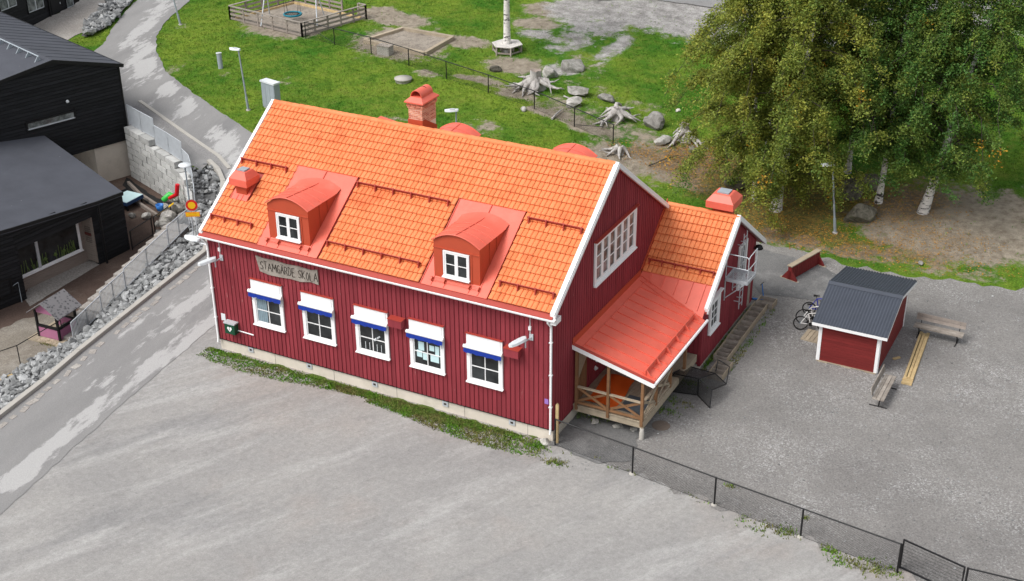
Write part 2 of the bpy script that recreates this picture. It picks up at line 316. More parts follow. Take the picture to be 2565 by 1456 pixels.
CZ = -2.1                                                            # level of the low court on the left
KERB = [at(-60, 1098), at(0, 1048), at(110, 962), at(200, 885), at(300, 805), at(400, 725), at(515, 635)]
KERB = [Vector((-1.6, -22, 0))]+KERB
KEND = [G(556, 500), G(562, 462), G(548, 430), G(525, 408)]
OUT = [Vector((-8.0, -22, CZ)), at(-60, 1000, CZ), at(0, 955, CZ), at(75, 900, CZ), at(185, 852, -2.0), at(290, 748, -1.45), at(385, 655, -.85), at(476, 577, -.3)]
OEND = [at(484, 530, -.1), at(480, 476, .2), at(477, 440, .42), at(478, 408, .6)]
WALLTOP = [(-20.65, 17.1), (-17.6, 15.9), (-14.9, 14.75), (-13.7, 14.0), (-12.6, 12.9), (-11.6, 11.8), (-10.9, 10.9)]
left_edge = [(k.x, k.y) for k in KERB]+[(k.x, k.y) for k in KEND]+[(-12.9, 14.6), (-14.3, 15.0), (-17.3, 16.3), (-20.5, 17.6), (-28, 20.2), (-34.6, 22.6), (-38.9, 26), (-39.3, 34), (-60, 40), (-60, 160)]
lawn_poly = left_edge+[(110, 160), (110, -30), (-1.2, -30)]
BL = dict(dirt=[], gravel=[], leaf=[])
def blob(kind, px, py, rx, ry=None, amt=1.):
    g = G(px, py); BL[kind].append((g.x, g.y, rx, ry or rx, amt))
for a in ((1010, 108, 3.2, 2.6), (1165, 105, 1.6, .9), (1000, 50, 2.2, 1.2), (950, 35, 1.5, 1.3), (720, 62, 3.2, 2.4), (1290, 165, 2.0, 1.2), (1200, 200, 1.6, .5), (1290, 235, 1.6, .5), (1390, 285, 1.8, .5), (1480, 325, 1.6, .6), (1560, 400, 2.2, 1.4), (1640, 420, 2.5, 1.2, .8), (1380, 25, 2.0, 1.4), (1340, 60, 1.6, 1.0), (560, 185, 0.81, 0.72, .46), (720, 205, 0.9, 0.72, .46), (1065, 185, 1., .5, .8), (690, 285, 1.08, 0.72, .46), (1000, 300, 1.17, 0.72, .46), (1210, 320, 1.6, 1., .55), (2400, 565, 4.6, 3.6), (2520, 540, 3.0, 2.4, .8), (2250, 590, 2.4, 1.3, .8), (2100, 630, 3., .6, .6), (2350, 680, 3., .6, .55), (2000, 610, 2.6, .7, .6), (1680, 400, 3.6, 2.8, .6), (1560, 330, 2.8, 1.8, .52), (1420, 270, 3.0, 1.8, .50), (1300, 170, 2.6, 1.4, .55), (1480, 220, 2.2, 1.2, .42), (1600, 270, 2.6, 1.4, .40), (1450, 160, 2.4, 2., .42), (1700, 450, 1.6, .7, .9), (405, 190, .5, 3., .6), (455, 65, 0.72, 0.54, .46), (2480, 590, 2.5, 1.6, .8), (1960, 600, 3.0, .9, .7), (2180, 640, 2.5, .8, .6)): blob('dirt', *a)
for a in ((1500, 60, 2.6, 2.4, .75), (1640, 35, 3.6, 3.0, .9), (1760, 50, 4.0, 3.6), (1430, 105, 1.6, 2.4, .62), (1540, 120, .8, 3.0, .7), (1400, 175, 1.3, .8, .8), (1340, 85, 1.5, 1.0, .7), (1480, 20, 3, 3), (1900, 60, 5, 5), (2200, 30, 8, 5), (2050, 40, 6, 5)): blob('gravel', *a)
for a in ((1800, 430, 3.6, 2.6), (1740, 385, 1.6, 1.2, .9), (1950, 545, 3.2, 1.8), (2090, 500, 3.0, 2.6, .9), (2250, 500, 3.0, 2.4, .8), (1620, 390, 2.0, 1.0, .6), (1900, 470, 3., 3.), (2150, 620, 5., 1.4, .7), (2000, 590, 3.5, 1.2, .8), (2300, 640, 4., 1., .5), (2330, 590, 3., 1., .5)): blob('leaf', *a)
def masks(x, y):
    out = []
    for k in ('dirt', 'gravel', 'leaf'):
        v = 0.
        for (a, b, rx, ry, am) in BL[k]:
            q = ((x-a)/rx)**2+((y-b)/ry)**2
            if q < 3: v = max(v, am*min(1., math.exp(-q*.9)*1.35))
        out.append(v)
    return out
V, F = cdt(lawn_poly, .7, (-42, -16, 45, 66))
mb = MB(); mb.add([(p.x, p.y, hz(p.x, p.y)) for p in V], [tuple(f) for f in F], 0, True)
lawn = mb.build('lawn', m_lawn, kind='structure', label='green sloping lawn with bare patches behind the red school')
ca = lawn.data.color_attributes.new('mask', 'FLOAT_COLOR', 'POINT')
ca.data.foreach_set('color', np.array([masks(p.x, p.y)+[1.] for p in V]).ravel())

court_poly = [(-1.6, -30), (-70, -30), (-70, 45), (-39.3, 40), (-38.9, 26), (-34, 22), (-20.5, 17.5), (-17.5, 16.2), (-14.8, 15), (-12.5, 13.2), (-10.6, 11), (-6.5, 8)]+[(k.x, k.y) for k in KERB[::-1]]
sheet('court', court_poly, 0, m_court, 2., 0, lambda x, y: CZ, label='brown bark covered court in front of the black building')
# soil patch, pale paving by the black building
def at2(L_, z): return [tuple(at(*p, z)[:2]) for p in L_]
sheet('soil', at2([(-80, 955), (-80, 860), (60, 800), (150, 770), (215, 800), (185, 860), (120, 890), (40, 935), (0, 970)], CZ), .008, m_soil, 2, .12, lambda x, y: CZ, label='bare grey soil strip beside the crushed stone slope')
sheet('paving', at2([(62, 752), (75, 700), (160, 640), (250, 625), (255, 660), (205, 690), (130, 735), (75, 768)], CZ), .012, m_paving, 2, .03, lambda x, y: CZ, label='pale paving under the big window of the black building')
# road
road_l = [(k.x, k.y) for k in KERB]+[(k.x, k.y) for k in KEND]+[(-12.9, 14.6), (-14.3, 15.0), (-17.3, 16.3), (-20.5, 17.6)]+[(-21.5, 17.2), (-29, 19.8)]+P2([(262, 108), (282, 72), (310, 35), (345, 0), (380, -40)])
road_r = P2([(545, -40), (478, 0), (412, 58), (392, 95), (392, 130), (415, 180), (482, 234), (560, 288), (630, 334), (690, 380), (700, 440)])+[(-2.6, 10.5), (-1.6, 1.8), (-.7, -5.3), (0.4, -12.2), (2.2, -24)]
road = sheet('road', road_l+road_r, .035, m_road, .8, .05, label='worn grey asphalt road curving up past the school')
DL = [at(20, 1225), at(130, 1120), at(250, 1020), at(400, 915), at(510, 840), at(560, 790)]; DL2 = [at(180, 1050), at(330, 905), at(470, 770), at(530, 700)]; DL3 = [G(600, 400), G(520, 320), G(430, 230), G(355, 160), G(345, 110), G(390, 40), G(420, -20)]
def dline(p, L_):
    best = 99
    for a, b in zip(L_, L_[1:]):
        ab = (b-a).to_2d(); u = max(0, min(1, (p-a.to_2d()).dot(ab)/ab.length_squared)); best = min(best, (p-a.to_2d()-ab*u).length)
    return best
mk = []
for v in road.data.vertices:
    p = v.co.to_2d(); mk.append(max(.86*math.exp(-(dline(p, DL)/.75)**2), .66*math.exp(-(dline(p, DL2)/.8)**2), .60*math.exp(-(dline(p, DL3)/1.5)**2), .27))
at_ = road.data.attributes.new('mask', 'FLOAT', 'POINT'); at_.data.foreach_set('value', mk)
sheet('footpath', P2([(318, 280), (350, 259), (392, 288), (470, 344), (545, 396), (556, 420), (527, 404), (503, 398), (458, 352), (388, 302)]), .055, m_path, .8, .02, label='plain asphalt footpath behind the steel mesh railing')
mb = MB(); ed = [G(350, 256), G(392, 285), G(470, 341), G(548, 394), G(575, 425)]
for a, b in zip(ed, ed[1:]): mb.beam(a+Vector((0, 0, .03)), b+Vector((0, 0, .03)), .22, .12)
mb.build('kerb', m_concrete, kind='structure', label='low pale kerb between footpath and road')
# front gravel yard, right yard
FEN = [at(1390, 1117), at(1583, 1188), at(1788, 1266), at(2004, 1346), at(2246, 1436)]
fl = [(p.x, p.y) for p in FEN]; fd = (FEN[-1]-FEN[1]); fd.normalize(); fend = FEN[-1]+fd*40
yard = [(1.0, -26), (-.8, -12.2), (-1.9, -5.3), (-2.6, 1.8), (-3.6, 10.5), (-.05, 10.4), (-.05, .1), (15.9, .1)]+[(x, y+1.2) for x, y in fl]+[(fend.x, fend.y+1.2), (90, -26)]
sheet('gravel_yard', yard, .02, m_yard, 1.5, .1, label='open pale gravel yard in front of the red school')
ytop = P2([(1860, 590), (1960, 622), (2090, 655), (2250, 688), (2400, 705), (2564, 728), (2700, 745)])
sheet('school_yard', fl[::-1]+[(15.9, .1), (15.9, 10.6), (13, 10.6), (13, 18)]+ytop+[(88, 26), (88, fend.y), (fend.x, fend.y)], .028, m_yard2, 1.5, .28, label='darker grey gravel play yard around the small shed')
sheet('asphalt_strip', P2([(1880, 620), (1960, 640), (2040, 660), (2110, 700), (2110, 760), (2040, 756), (1900, 738), (1870, 700)]), .045, m_road2, 1.5, .08, label='dark asphalt patch behind the annexe gable')
sheet('asphalt_apron', [(16.0, -.2), (18.2, -.6), (19.2, .3), (19.0, 1.2), (18.2, 2.9), (16.05, 2.9)], .046, m_road2, 1., .12, label='dark ground below the porch')  # patch in the darker asphalt material at the porch
sheet('upper_road', P2([(1490, -40), (1495, 4), (1600, -2), (1720, 12), (1840, 30), (1960, 45), (2564, 20), (2564, -60)]), .06, m_path, 2, .1, label='grey road along the top of the slope')
sheet('back_path', P2([(70, 70), (180, 18), (230, -20), (330, -40), (255, 25), (225, 75), (180, 95), (120, 130)]), .03, m_paving, 1, .1, label='pale path beside the far black wing')

# ------------------------------------------------------------------ scatter meshes
def rock_mesh(seed, sub=1, jit=.25, flat=.7, m=None):
    r = random.Random(seed); bm = bmesh.new(); bmesh.ops.create_icosphere(bm, subdivisions=sub, radius=.5)
    ph = [r.uniform(0, 6) for _ in range(6)]
    for v in bm.verts:
        n = v.co.normalized(); k = 1+jit*(math.sin(n.x*3.1+ph[0])*math.cos(n.y*2.7+ph[1])+.6*math.sin(n.z*5+n.x*4+ph[2]))+r.uniform(-jit, jit)*.5
        v.co = n*.5*k; v.co.z *= flat
    if sub > 1:
        for _ in range(16):
            n = Vector((r.gauss(0, 1), r.gauss(0, 1), r.gauss(0, .8))).normalized(); dd = r.uniform(.30, .44)*(flat if abs(n.z) > .6 else 1)
            for v in bm.verts:
                q = v.co.dot(n)
                if q > dd: v.co -= n*(q-dd)*.92
    me = bpy.data.meshes.new('rock'); bm.to_mesh(me); bm.free()
    if False: me.polygons.foreach_set('use_smooth', [True]*len(me.polygons))
    if m: me.materials.append(m)
    return me
stone_protos = [rock_mesh(100+i, 1, .28, .75, m_stone) for i in range(8)]
def rotm(r): return Matrix.Rotation(r.uniform(0, 6.3), 4, 'Z') @ Matrix.Rotation(r.uniform(-.6, .6), 4, 'X') @ Matrix.Rotation(r.uniform(-.6, .6), 4, 'Y')
def merge(mats, protos, name, m, parent=None, **k):
    VV = []; FF = []; b = 0
    for mm, pi in mats:
        me = protos[pi]; n = len(me.vertices); co = np.empty(n*3); me.vertices.foreach_get('co', co); co = co.reshape(-1, 3)
        A = np.array(mm); VV.append(co @ A[:3, :3].T+A[:3, 3]); FF += [tuple(i+b for i in p.vertices) for p in me.polygons]; b += n
    me = bpy.data.meshes.new(name); me.from_pydata(np.concatenate(VV).tolist(), [], FF); me.materials.append(m)
    return link(name, me, parent, **k)
def embankment(name, ka, oa, n, smin, smax, seed, label, lift=.0, maxp=300, closep=None):
    r = random.Random(seed); mb = MB(); k = len(ka); V = []; NS = 5
    for i in range(k):
        for j in range(NS+1):
            p = ka[i].lerp(oa[i], j/NS); V.append((p.x, p.y, p.z+lift-.05-.12*math.sin(math.pi*j/NS)))
    mb.add(V, [(i*(NS+1)+j, (i+1)*(NS+1)+j, (i+1)*(NS+1)+j+1, i*(NS+1)+j+1) for i in range(k-1) for j in range(NS)], 0, True)
    root = mb.build(name, m_riprap, kind='structure', label=label)
    lens = [((ka[i+1]+oa[i+1])/2-(ka[i]+oa[i])/2).length*((ka[i]-oa[i]).length+(ka[i+1]-oa[i+1]).length) for i in range(k-1)]; T = sum(lens); L_ = []
    for _ in range(n):
        q = r.uniform(0, T); i = 0
        while q > lens[i]: q -= lens[i]; i += 1
        f = q/lens[i]; a = ka[i].lerp(ka[i+1], f); b = oa[i].lerp(oa[i+1], f); p = a.lerp(b, r.uniform(.04, .98)); s = r.uniform(smin, smax)*r.choice((.7, 1, 1, 1.25))
        p.z += lift+r.uniform(-.02, .14)*s/.3-.08
        L_.append((Matrix.Translation(p) @ rotm(r) @ Matrix.Diagonal((s*r.uniform(.8, 1.4), s*r.uniform(.8, 1.1), s*r.uniform(.7, 1), 1)), r.randrange(8)))
    L_.sort(key=lambda e: (Vector(CAM)-e[0].translation).length-(9 if True else 0)*e[0].to_scale().x)
    for mm, pi in L_[:maxp]: link('stone', stone_protos[pi], root, mat_world=mm)
    if L_[maxp:]: merge(L_[maxp:], stone_protos, 'stones', m_stone, root, kind='stuff')
    return root
embankment('crushed_stone_slope', KERB+KEND, OUT+OEND, 2900, .17, .36, 3, 'slope of crushed grey stone below the roadside kerb', .02)
ka = [G(232, 92), G(262, 78), G(292, 50), G(325, 15), G(350, -15)]; oa = [G(205, 98), G(214, 76), G(240, 45), G(268, 8), G(280, -30)]
embankment('crushed_stone_bank', ka, oa, 330, .25, .6, 5, 'bank of pale crushed stone beside the far path', .25, 300)
mb = MB(); kk = KERB+KEND
for a, b in zip(kk, kk[1:]):
    n = max(1, int((b-a).length/1.9))
    for j in range(n):
        p = a.lerp(b, j/n); q = a.lerp(b, (j+.985)/n); mb.beam(p+Vector((-.05, 0, .06)), q+Vector((-.05, 0, .06)), .24, .26)
mb.build('kerb', m_concrete, kind='structure', label='long raised concrete kerb along the top of the stone slope')
mb = MB()                                                            # broken strip of old kerb stones by the kerb
for a, b in zip(KERB[:-1], KERB[1:]):
    d = (b-a); n = int(d.length/.55); nn = Vector((-d.y, d.x, 0)).normalized()
    for j in range(n):
        if random.random() < .88:
            p = a.lerp(b, (j+.1)/n)-nn*random.uniform(.42, .58); q = a.lerp(b, (j+random.uniform(.6, .98))/n)-nn*random.uniform(.42, .58)
            mb.beam(p+Vector((0, 0, .035)), q+Vector((0, 0, .035)), random.uniform(.16, .3), .03)
mb.build('gutter_setts', m_paving, kind='structure', label='broken row of pale setts along the kerb')
# ================================================================== the red school house
L, W, ZP, OV, EV, ZE, ZR = 16., 10.524, .56, .12, .253, 5.73, 9.607
YR = W/2; TS = (ZR-ZE)/(YR+EV); AL = math.atan(TS); SL = math.hypot(YR+EV, ZR-ZE)
house = thing('school_house', 'large red boarded school house with orange tiled roof, dormers and white windows', 'school', (8, 5, 0))
X, Y, Z = Vector((1, 0, 0)), Vector((0, 1, 0)), Vector((0, 0, 1))
mb = MB(); mb.bb(.02, .03, -.5, L-.02, W-.03, ZP-.03)
for x in (0.05,): pass
plinth = mb.build('plinth', m_plinth, house)
mb = MB()
for x in (2.9, 5.9, 8.95, 12.1, 14.9): mb.bb(x, .026, 0, x+.012, .031, ZP-.04)
mb.build('plinth_joint', m_twig, plinth)
mb = MB(); mb.bb(-.025, -.035, ZP-.03, L+.025, W+.035, ZP); mb.build('plinth_shadow_flashing', m_blackpaint, plinth)  # black strip paints the shadow line at the plinth top along with the flashing
# walls: backing sheets + vertical boards one by one
RT = .12                                                             # tile build-up above the rafters
def gtop(y): return min(ZE+TS*(y+EV), ZE+TS*(W+EV-y))-RT
wall_f = MB().bb(.02, 0, ZP, L-.02, .12, ZE-.05).build('wall', m_redwood, house)
mb = MB(); mb.prism([(L-.12, 0, ZP), (L-.12, W, ZP), (L-.12, W, gtop(W)), (L-.12, YR, gtop(YR)), (L-.12, 0, gtop(0))], (.12, 0, 0)); wall_g = mb.build('wall', m_redwood, house)
mb = MB(); mb.prism([(0, 0.12, ZP), (0, W-.12, ZP), (0, W-.12, gtop(W-.12)), (0, YR, gtop(YR)), (0, .12, gtop(.12))], (.12, 0, 0)); wall_l = mb.build('wall', m_redwood, house)
wall_b = MB().bb(.02, W-.12, ZP, L-.02, W, ZE-.05).build('wall', m_redwood, house)
def boards(frame, u0, u1, vb, vt, holes, parent, joined=False, name='wall_board', mt=None, bw=.15, pitch=.2, dep=.03):
    """vertical boards; vt(u) gives the top, holes = (u0, u1, v0, v1) openings"""
    mj = MB(); n = int((u1-u0)/pitch)
    for i in range(n+1):
        a = u0+i*pitch; b = min(a+bw, u1)
        if b-a < .03: continue
        segs = [(vb+random.uniform(-.012, .012), min(vt(a), vt(b))-.01)]
        for (h0, h1, v0, v1) in holes:
            if b > h0 and a < h1:
                ns = []
                for (s0, s1) in segs:
                    if s1 <= v0 or s0 >= v1: ns.append((s0, s1))
                    else:
                        if v0-s0 > .05: ns.append((s0, v0))
                        if s1-v1 > .05: ns.append((v1, s1))
                segs = ns
        for (s0, s1) in segs:
            if joined: mj.fb(frame, a, s0, .001, b, s1, dep)
            else: MB().fb(frame, a, s0, .001, b, s1, dep+random.uniform(-.004, .004)).build(name, mt or m_redwood, parent)
    if joined: mj.build('wall_boards', mt or m_redwood, parent, kind='stuff')
FW = [(2.09, 3.66), (4.63, 6.20), (7.21, 8.77), (9.76, 11.32), (12.33, 13.89)]
WZ0, WZ1 = 1.78, 3.93
boards(fr((0, 0, 0), X, -Y), .03, L-.02, ZP, lambda u: ZE-.1, [(a, b, WZ0-.01, WZ1) for a, b in FW], wall_f)
GWY0, GWY1, GWZ0, GWZ1 = 3.45, 7.47, 5.12, 7.02
boards(fr((L, 0, 0), Y, X), .0, W, ZP, gtop, [(GWY0, GWY1, GWZ0, GWZ1)], wall_g)
boards(fr((0, 0, 0), Y, -X), .0, W, ZP, gtop, [], wall_l, True)
boards(fr((0, W, 0), X, Y), .0, L, ZP, lambda u: ZE-.1, [], wall_b, True)
# window builder
def window(parent, frame, w_, h_, cols, rows, trim=.12, rec=.05, sash=.05, munt=.028, sill=True, glass=None, topblank=0., sashes=1, proj=.045, rows_f=None, extra_frame=None):
    f = MB(); mun = []
    f.fb(frame, 0, 0, -.02, trim, h_, proj); f.fb(frame, w_-trim, 0, -.02, w_, h_, proj)
    f.fb(frame, trim, h_-trim-topblank, -.02, w_-trim, h_, proj-.004); f.fb(frame, trim, 0, -.02, w_-trim, trim, proj-.004)
    ix0, ix1, iz0, iz1 = trim, w_-trim, trim, h_-trim-topblank; sw = (ix1-ix0)/sashes
    win = f.build('window', m_white, parent); s = MB(); g = []
    for k in range(sashes):
        a = ix0+k*sw; b = a+sw
        s.fb(frame, a, iz0, -.015-rec*.2, a+sash, iz1, .02); s.fb(frame, b-sash, iz0, -.015-rec*.2, b, iz1, .02)
        s.fb(frame, a+sash, iz0, -.015-rec*.2, b-sash, iz0+sash, .018); s.fb(frame, a+sash, iz1-sash, -.015-rec*.2, b-sash, iz1, .018)
        ga, gb, gc, gd = a+sash, b-sash, iz0+sash, iz1-sash
        for c in range(1, cols):
            u = ga+(gb-ga)*c/cols; s.fb(frame, u-munt/2, gc, -.01, u+munt/2, gd, .012)
        for r_ in range(1, rows):
            v = gc+(gd-gc)*(rows_f[r_-1] if rows_f else r_/rows); s.fb(frame, ga, v-munt/2, -.01, gb, v+munt/2, .010)
        ru = [ga+(gb-ga)*c/cols for c in range(cols+1)]; rv_ = [gc]+[gc+(gd-gc)*(rows_f[r_-1] if rows_f else r_/rows) for r_ in range(1, rows)]+[gd]
        for i in range(cols):
            for j in range(rows): g.append((ru[i], ru[i+1], rv_[j], rv_[j+1]))
    s.build('sash', m_white, win)
    for (a, b, c, d) in g:
        mp = MB(); mp.fb(frame, a, c, -.016, b, d, -.012); mp.build('pane', glass or m_glass, win)
    if sill:
        m2 = MB(); O, U, V_, N = frame
        pr = [O+U*-.03+V_*-.0+N*0, O+U*-.03+V_*.06+N*0, O+U*-.03+V_*.03+N*.12, O+U*-.03+V_*-.0+N*.12]; m2.prism(pr, U*(w_+.06)); m2.build('sill', m_white, win)
    return win
for i, (a, b) in enumerate(FW):
    F_ = fr((a, -.035, WZ0), X, -Y); w_ = b-a; h_ = WZ1-WZ0
    # recessed window: outer casing, inner window set back
    win = window(house, F_, w_, h_, 2, 3, .15, .1, .045, .035, True, None, .22, 1, .05, (.36, .72))
    MB().fb(F_, .09, h_-.46, .05, w_-.09, h_-.0, .066).build('awning_board', m_white, win)
    MB().fb(F_, -.02, h_+.002, -.01, w_+.02, h_+.03, .10).build('drip_flashing', m_redguard, win)
    aw = MB(); aw.tube([F_[0]+X*(-.07)+Z*(h_-.52)+F_[3]*.15, F_[0]+X*(w_+.05)+Z*(h_-.52)+F_[3]*.15], .075, 10); aw.fb(F_, -.02, h_-.60, .05, w_+.02, h_-.46, .15); awn = aw.build('awning', m_white, win)
    v = MB(); n = 28; pts = []
    for j in range(n+1): pts.append((j/n, .20+.035*abs(math.sin(math.pi*j/n*4))+.01*math.sin(j*1.7+i)))
    P = []
    for (q, d) in pts:
        o = F_[0]+X*(-.05+q*(w_+.08))+F_[3]*(.19+.006*math.sin(q*40)); P += [o+Z*(h_-.53), o+Z*(h_-.53-d)+F_[3]*.03]
    v.add(P+[p-F_[3]*.006 for p in P], [(2*j, 2*j+1, 2*j+3, 2*j+2) for j in range(n)]+[(2*n+2+2*j, 2*n+4+2*j, 2*n+5+2*j, 2*n+3+2*j) for j in range(n)]); v.build('valance', m_blue, awn)
    ar = MB()
    for u in (.06, w_-.06): ar.tube([F_[0]+X*u+Z*(h_-.56)+F_[3]*.19, F_[0]+X*u+Z*(h_-.95)+F_[3]*.10], .012, 5)
    ar.build('awning_arm', m_greysteel, awn)
    if i == 0:
        c = MB()
        for u in (.2, .3, .4, .5, .6): c.fb(F_, u, .2, -.0115, u+.09, h_-.62, -.009)
        c.build('curtain', m_curtain, win)
    if i == 3:
        for (u0, v0, u1, v1) in ((.36, .82, .62, 1.2), (.28, .5, .52, .8), (.55, .42, .74, .76), (.86, .9, 1.08, 1.14), (1.12, .72, 1.3, 1.16), (.9, .42, 1.28, .74)):
            MB().fb(F_, u0, v0, -.0115, u1, v1, -.009).build('paper_sheet', m_paper, win)
    if i == 2:
        c = MB()
        for (u, v_) in ((.93, .80), (1.03, .86), (1.1, .92), (.88, .72)): c.lathe(F_[0]+X*u+Z*v_-F_[3]*.004, [(.0, -.05), (.05, 0), (.0, .05)], 7)
        for u in (.4, .6, .95, 1.15): c.fb(F_, u, .22, -.0115, u+.02, .55, -.008)
        c.build('table_things', m_lamp, win)
gw = window(house, fr((L+.035, GWY0, GWZ0), Y, X), GWY1-GWY0, GWZ1-GWZ0, 1, 3, .11, .1, .10, .04, True, m_glass_reflect, 0, 6, .05)
mm_ = MB()
for k in (1, 2): u = .1+(GWY1-GWY0-.2)*k/3; mm_.fb(fr((L+.035, GWY0, GWZ0), Y, X), u-.07, .1, -.01, u+.07, GWZ1-GWZ0-.1, .035)
mm_.build('mullion', m_white, gw)
MB().fb(fr((L+.035, GWY0, GWZ0), Y, X), -.05, GWZ1-GWZ0, -.02, GWY1-GWY0+.05, GWZ1-GWZ0+.03, .14).build('drip_flashing', m_redguard, gw)
# white corner board hidden behind downpipe; wall things
def lamp_wall(x, z, label):
    t = thing('wall_lamp', label, 'lamp', (x, -.03, z), 'floodlights on the red front wall')
    MB().bb(x-.02, -.08, z-.12, x+.14, -.034, z+.14).build('bracket_plate', m_galv, t)
    mb = MB(); mb.tube([(x+.05, -.08, z), (x-.02, -.38, z-.04), (x-.12, -.62, z+.02)], .03, 6); mb.tube([(x-.02, -.38, z-.04), (x-.02, -.38, z-.3)], .03, 6); mb.build('arm', m_galv, t)
    mb = MB(); pr = [(-.08, .0), (.16, .0), (.2, .05), (.16, .1), (-.02, .12), (-.12, .06)]
    R_ = Matrix.Translation((x-.18, -.66, z+.02)) @ Matrix.Rotation(math.radians(-16), 4, 'Z')
    prof = [(.03, -.46), (.10, -.42), (.15, -.2), (.16, .12), (.13, .34), (.05, .40)]
    V = []; k = len(prof)
    for (hw, l) in prof:
        for (a, zz) in ((-hw, 0), (-hw*.75, .09), (0, .12), (hw*.75, .09), (hw, 0), (0, -.03)): V.append(R_ @ Vector((a, l, zz)))
    Fc = [(i*6+j, i*6+(j+1) % 6, (i+1)*6+(j+1) % 6, (i+1)*6+j) for i in range(k-1) for j in range(6)]+[tuple(range(6))[::-1], tuple(range(6*(k-1), 6*k))]
    mb.add(V, Fc, 0, False); mb.build('lamp_head', m_lamp, t)
    mb = MB(); mb.tube([(x+.0, -.045, z+.15), (x+.0, -.045, z+.95)], .012, 5); mb.bb(x-.05, -.10, z+.3, x+.05, -.034, z+.46); mb.build('cable', m_white, t)
lamp_wall(.62, 4.55, 'pale floodlight on the left end of the red front wall')
lamp_wall(15.05, 4.42, 'pale floodlight at the right end of the red front wall beside the downpipe')
for x in (8.95, 14.08):
    z = 3.5; mb = MB(); mb.bb(x, -.34, z, x+.62, -.034, z+.34)
    lb = 'red box shaped vent cover between the third and fourth window' if x < 10 else 'red box shaped vent cover right of the last front window'
    t = mb.build('vent_box', m_redwood, None, label=lb, cat='vent', group='vent boxes on the front wall')
    MB().bb(x-.02, -.36, z+.34, x+.64, -.034, z+.365).build('cover', m_redguard, t)
# sign board with carved letters
t = thing('name_board', 'weathered grey plank sign with carved letters hung under the eaves', 'sign', (4.05, -.04, 4.7))
top_ = [(2.50, 5.07), (2.9, 5.02), (3.5, 5.04), (4.0, 5.0), (4.6, 5.04), (5.2, 5.0), (5.55, 5.08)]; bot = [(5.57, 4.42), (5.2, 4.47), (4.7, 4.36), (4.2, 4.38), (3.7, 4.34), (3.1, 4.32), (2.66, 4.40), (2.58, 4.72)]
MB().prism([(x, -.036, z) for x, z in top_+bot], (0, -.055, 0)).build('plank', m_oldwood, t)
ST = {'S': [[(1, .9), (.6, 1), (.1, .85), (.2, .55), (.8, .45), (.9, .15), (.4, 0), (0, .12)]], 'T': [[(0, 1), (1, .97)], [(.5, 1), (.48, 0)]], 'A': [[(0, 0), (.5, 1), (1, 0)], [(.2, .4), (.82, .4)]],
      'M': [[(0, 0), (.05, 1), (.5, .35), (.95, 1), (1, 0)]], 'G': [[(.95, .85), (.5, 1), (.05, .6), (.15, .1), (.6, 0), (.95, .2), (.95, .45), (.6, .45)]], 'Ä': [[(0, 0), (.5, .9), (1, 0)], [(.2, .38), (.82, .38)], [(.25, 1.08), (.3, 1.0)], [(.75, 1.08), (.7, 1.0)]],
      'R': [[(0, 0), (.03, 1), (.7, .95), (.85, .72), (.6, .52), (.03, .5)], [(.4, .5), (.95, 0)]], 'D': [[(0, 0), (.03, 1), (.6, .9), (.95, .5), (.6, .08), (0, 0)]], 'E': [[(.9, 1), (.03, .98), (0, 0), (.9, .02)], [(0, .5), (.7, .52)]],
      'K': [[(0, 0), (.03, 1)], [(.9, 1), (.05, .45), (.95, 0)]], 'O': [[(.5, 1), (.1, .7), (.1, .3), (.5, 0), (.9, .3), (.9, .7), (.5, 1)]], 'L': [[(.05, 1), (0, 0), (.85, .04)]]}
x = 2.72; mb = MB()
for ch in 'STAMGÄRDE SKOLA':
    if ch == ' ': x += .12; continue
    wd = .19 if ch in 'MA' else .145; hh = .36+random.uniform(-.02, .03); zb = 4.53+random.uniform(-.02, .02)+.0
    for st in ST[ch]:
        for p, q in zip(st, st[1:]): mb.beam((x+p[0]*wd, -.094, zb+p[1]*hh), (x+q[0]*wd, -.094, zb+q[1]*hh), .012, .040, (0, -1, 0))
    x += wd+.042
mb.build('lettering', m_twig, t)
# defibrillator box, notice, cable duct
t = thing('defibrillator_box', 'small green cabinet with white heart sign low on the red wall', 'cabinet', (.87, -.04, 1.35))
MB().bb(.62, -.30, 1.10, 1.14, -.034, 1.58).build('cabinet', m_green, t); MB().bb(.59, -.33, 1.58, 1.17, -.034, 1.63).build('top', m_galv, t)
hrt = [(0, -.12), (.12, .02), (.11, .09), (.06, .12), (0, .08), (-.06, .12), (-.11, .09), (-.12, .02)]
MB().prism([(.88+a, -.302, 1.33+b) for a, b in hrt][::-1], (0, -.006, 0)).build('heart', m_white, t)
MB().prism([(.89, -.309, 1.42), (.85, -.309, 1.33), (.88, -.309, 1.33), (.865, -.309, 1.25), (.91, -.309, 1.35), (.88, -.309, 1.35)], (0, -.003, 0)).build('bolt', m_green, t)
mb = MB(); mb.tube([(1.14, -.06, 1.22), (1.95, -.06, 1.20)], .028, 6); mb.build('cable_duct', m_white, t)
MB().bb(.28, -.045, 1.52, .50, -.034, 1.85).build('notice', m_lamp, None, label='small pale notice sheet on the red wall by the downpipe', cat='notice')
MB().bb(15.66, -.045, 1.68, 15.82, -.034, 1.90).build('sticker', M('violet sticker', (.30, .16, .48)), None, label='small violet sticker on the red wall beside the right downpipe', cat='sticker')
vlab = ['left most', 'second', 'middle', 'fourth', 'right most']
for i, x in enumerate((1.66, 4.68, 7.92, 11.24, 14.23)):
    t = MB().bb(x-.13, -.012, .27, x+.13, .025, .5).build('plinth_vent', m_galv, None, label='small steel vent plate in the pale plinth, %s of the five' % vlab[i].replace('left most', 'leftmost').replace('right most', 'rightmost'), cat='vent', group='vent plates in the plinth')
    mb = MB(); mb.lathe((x, -.014, .385), [(.07, -.001), (.0, -.002)], 10); 
    mb = MB().bb(x-.06, -.016, .34, x+.06, -.013, .43).build('opening', m_twig, t)
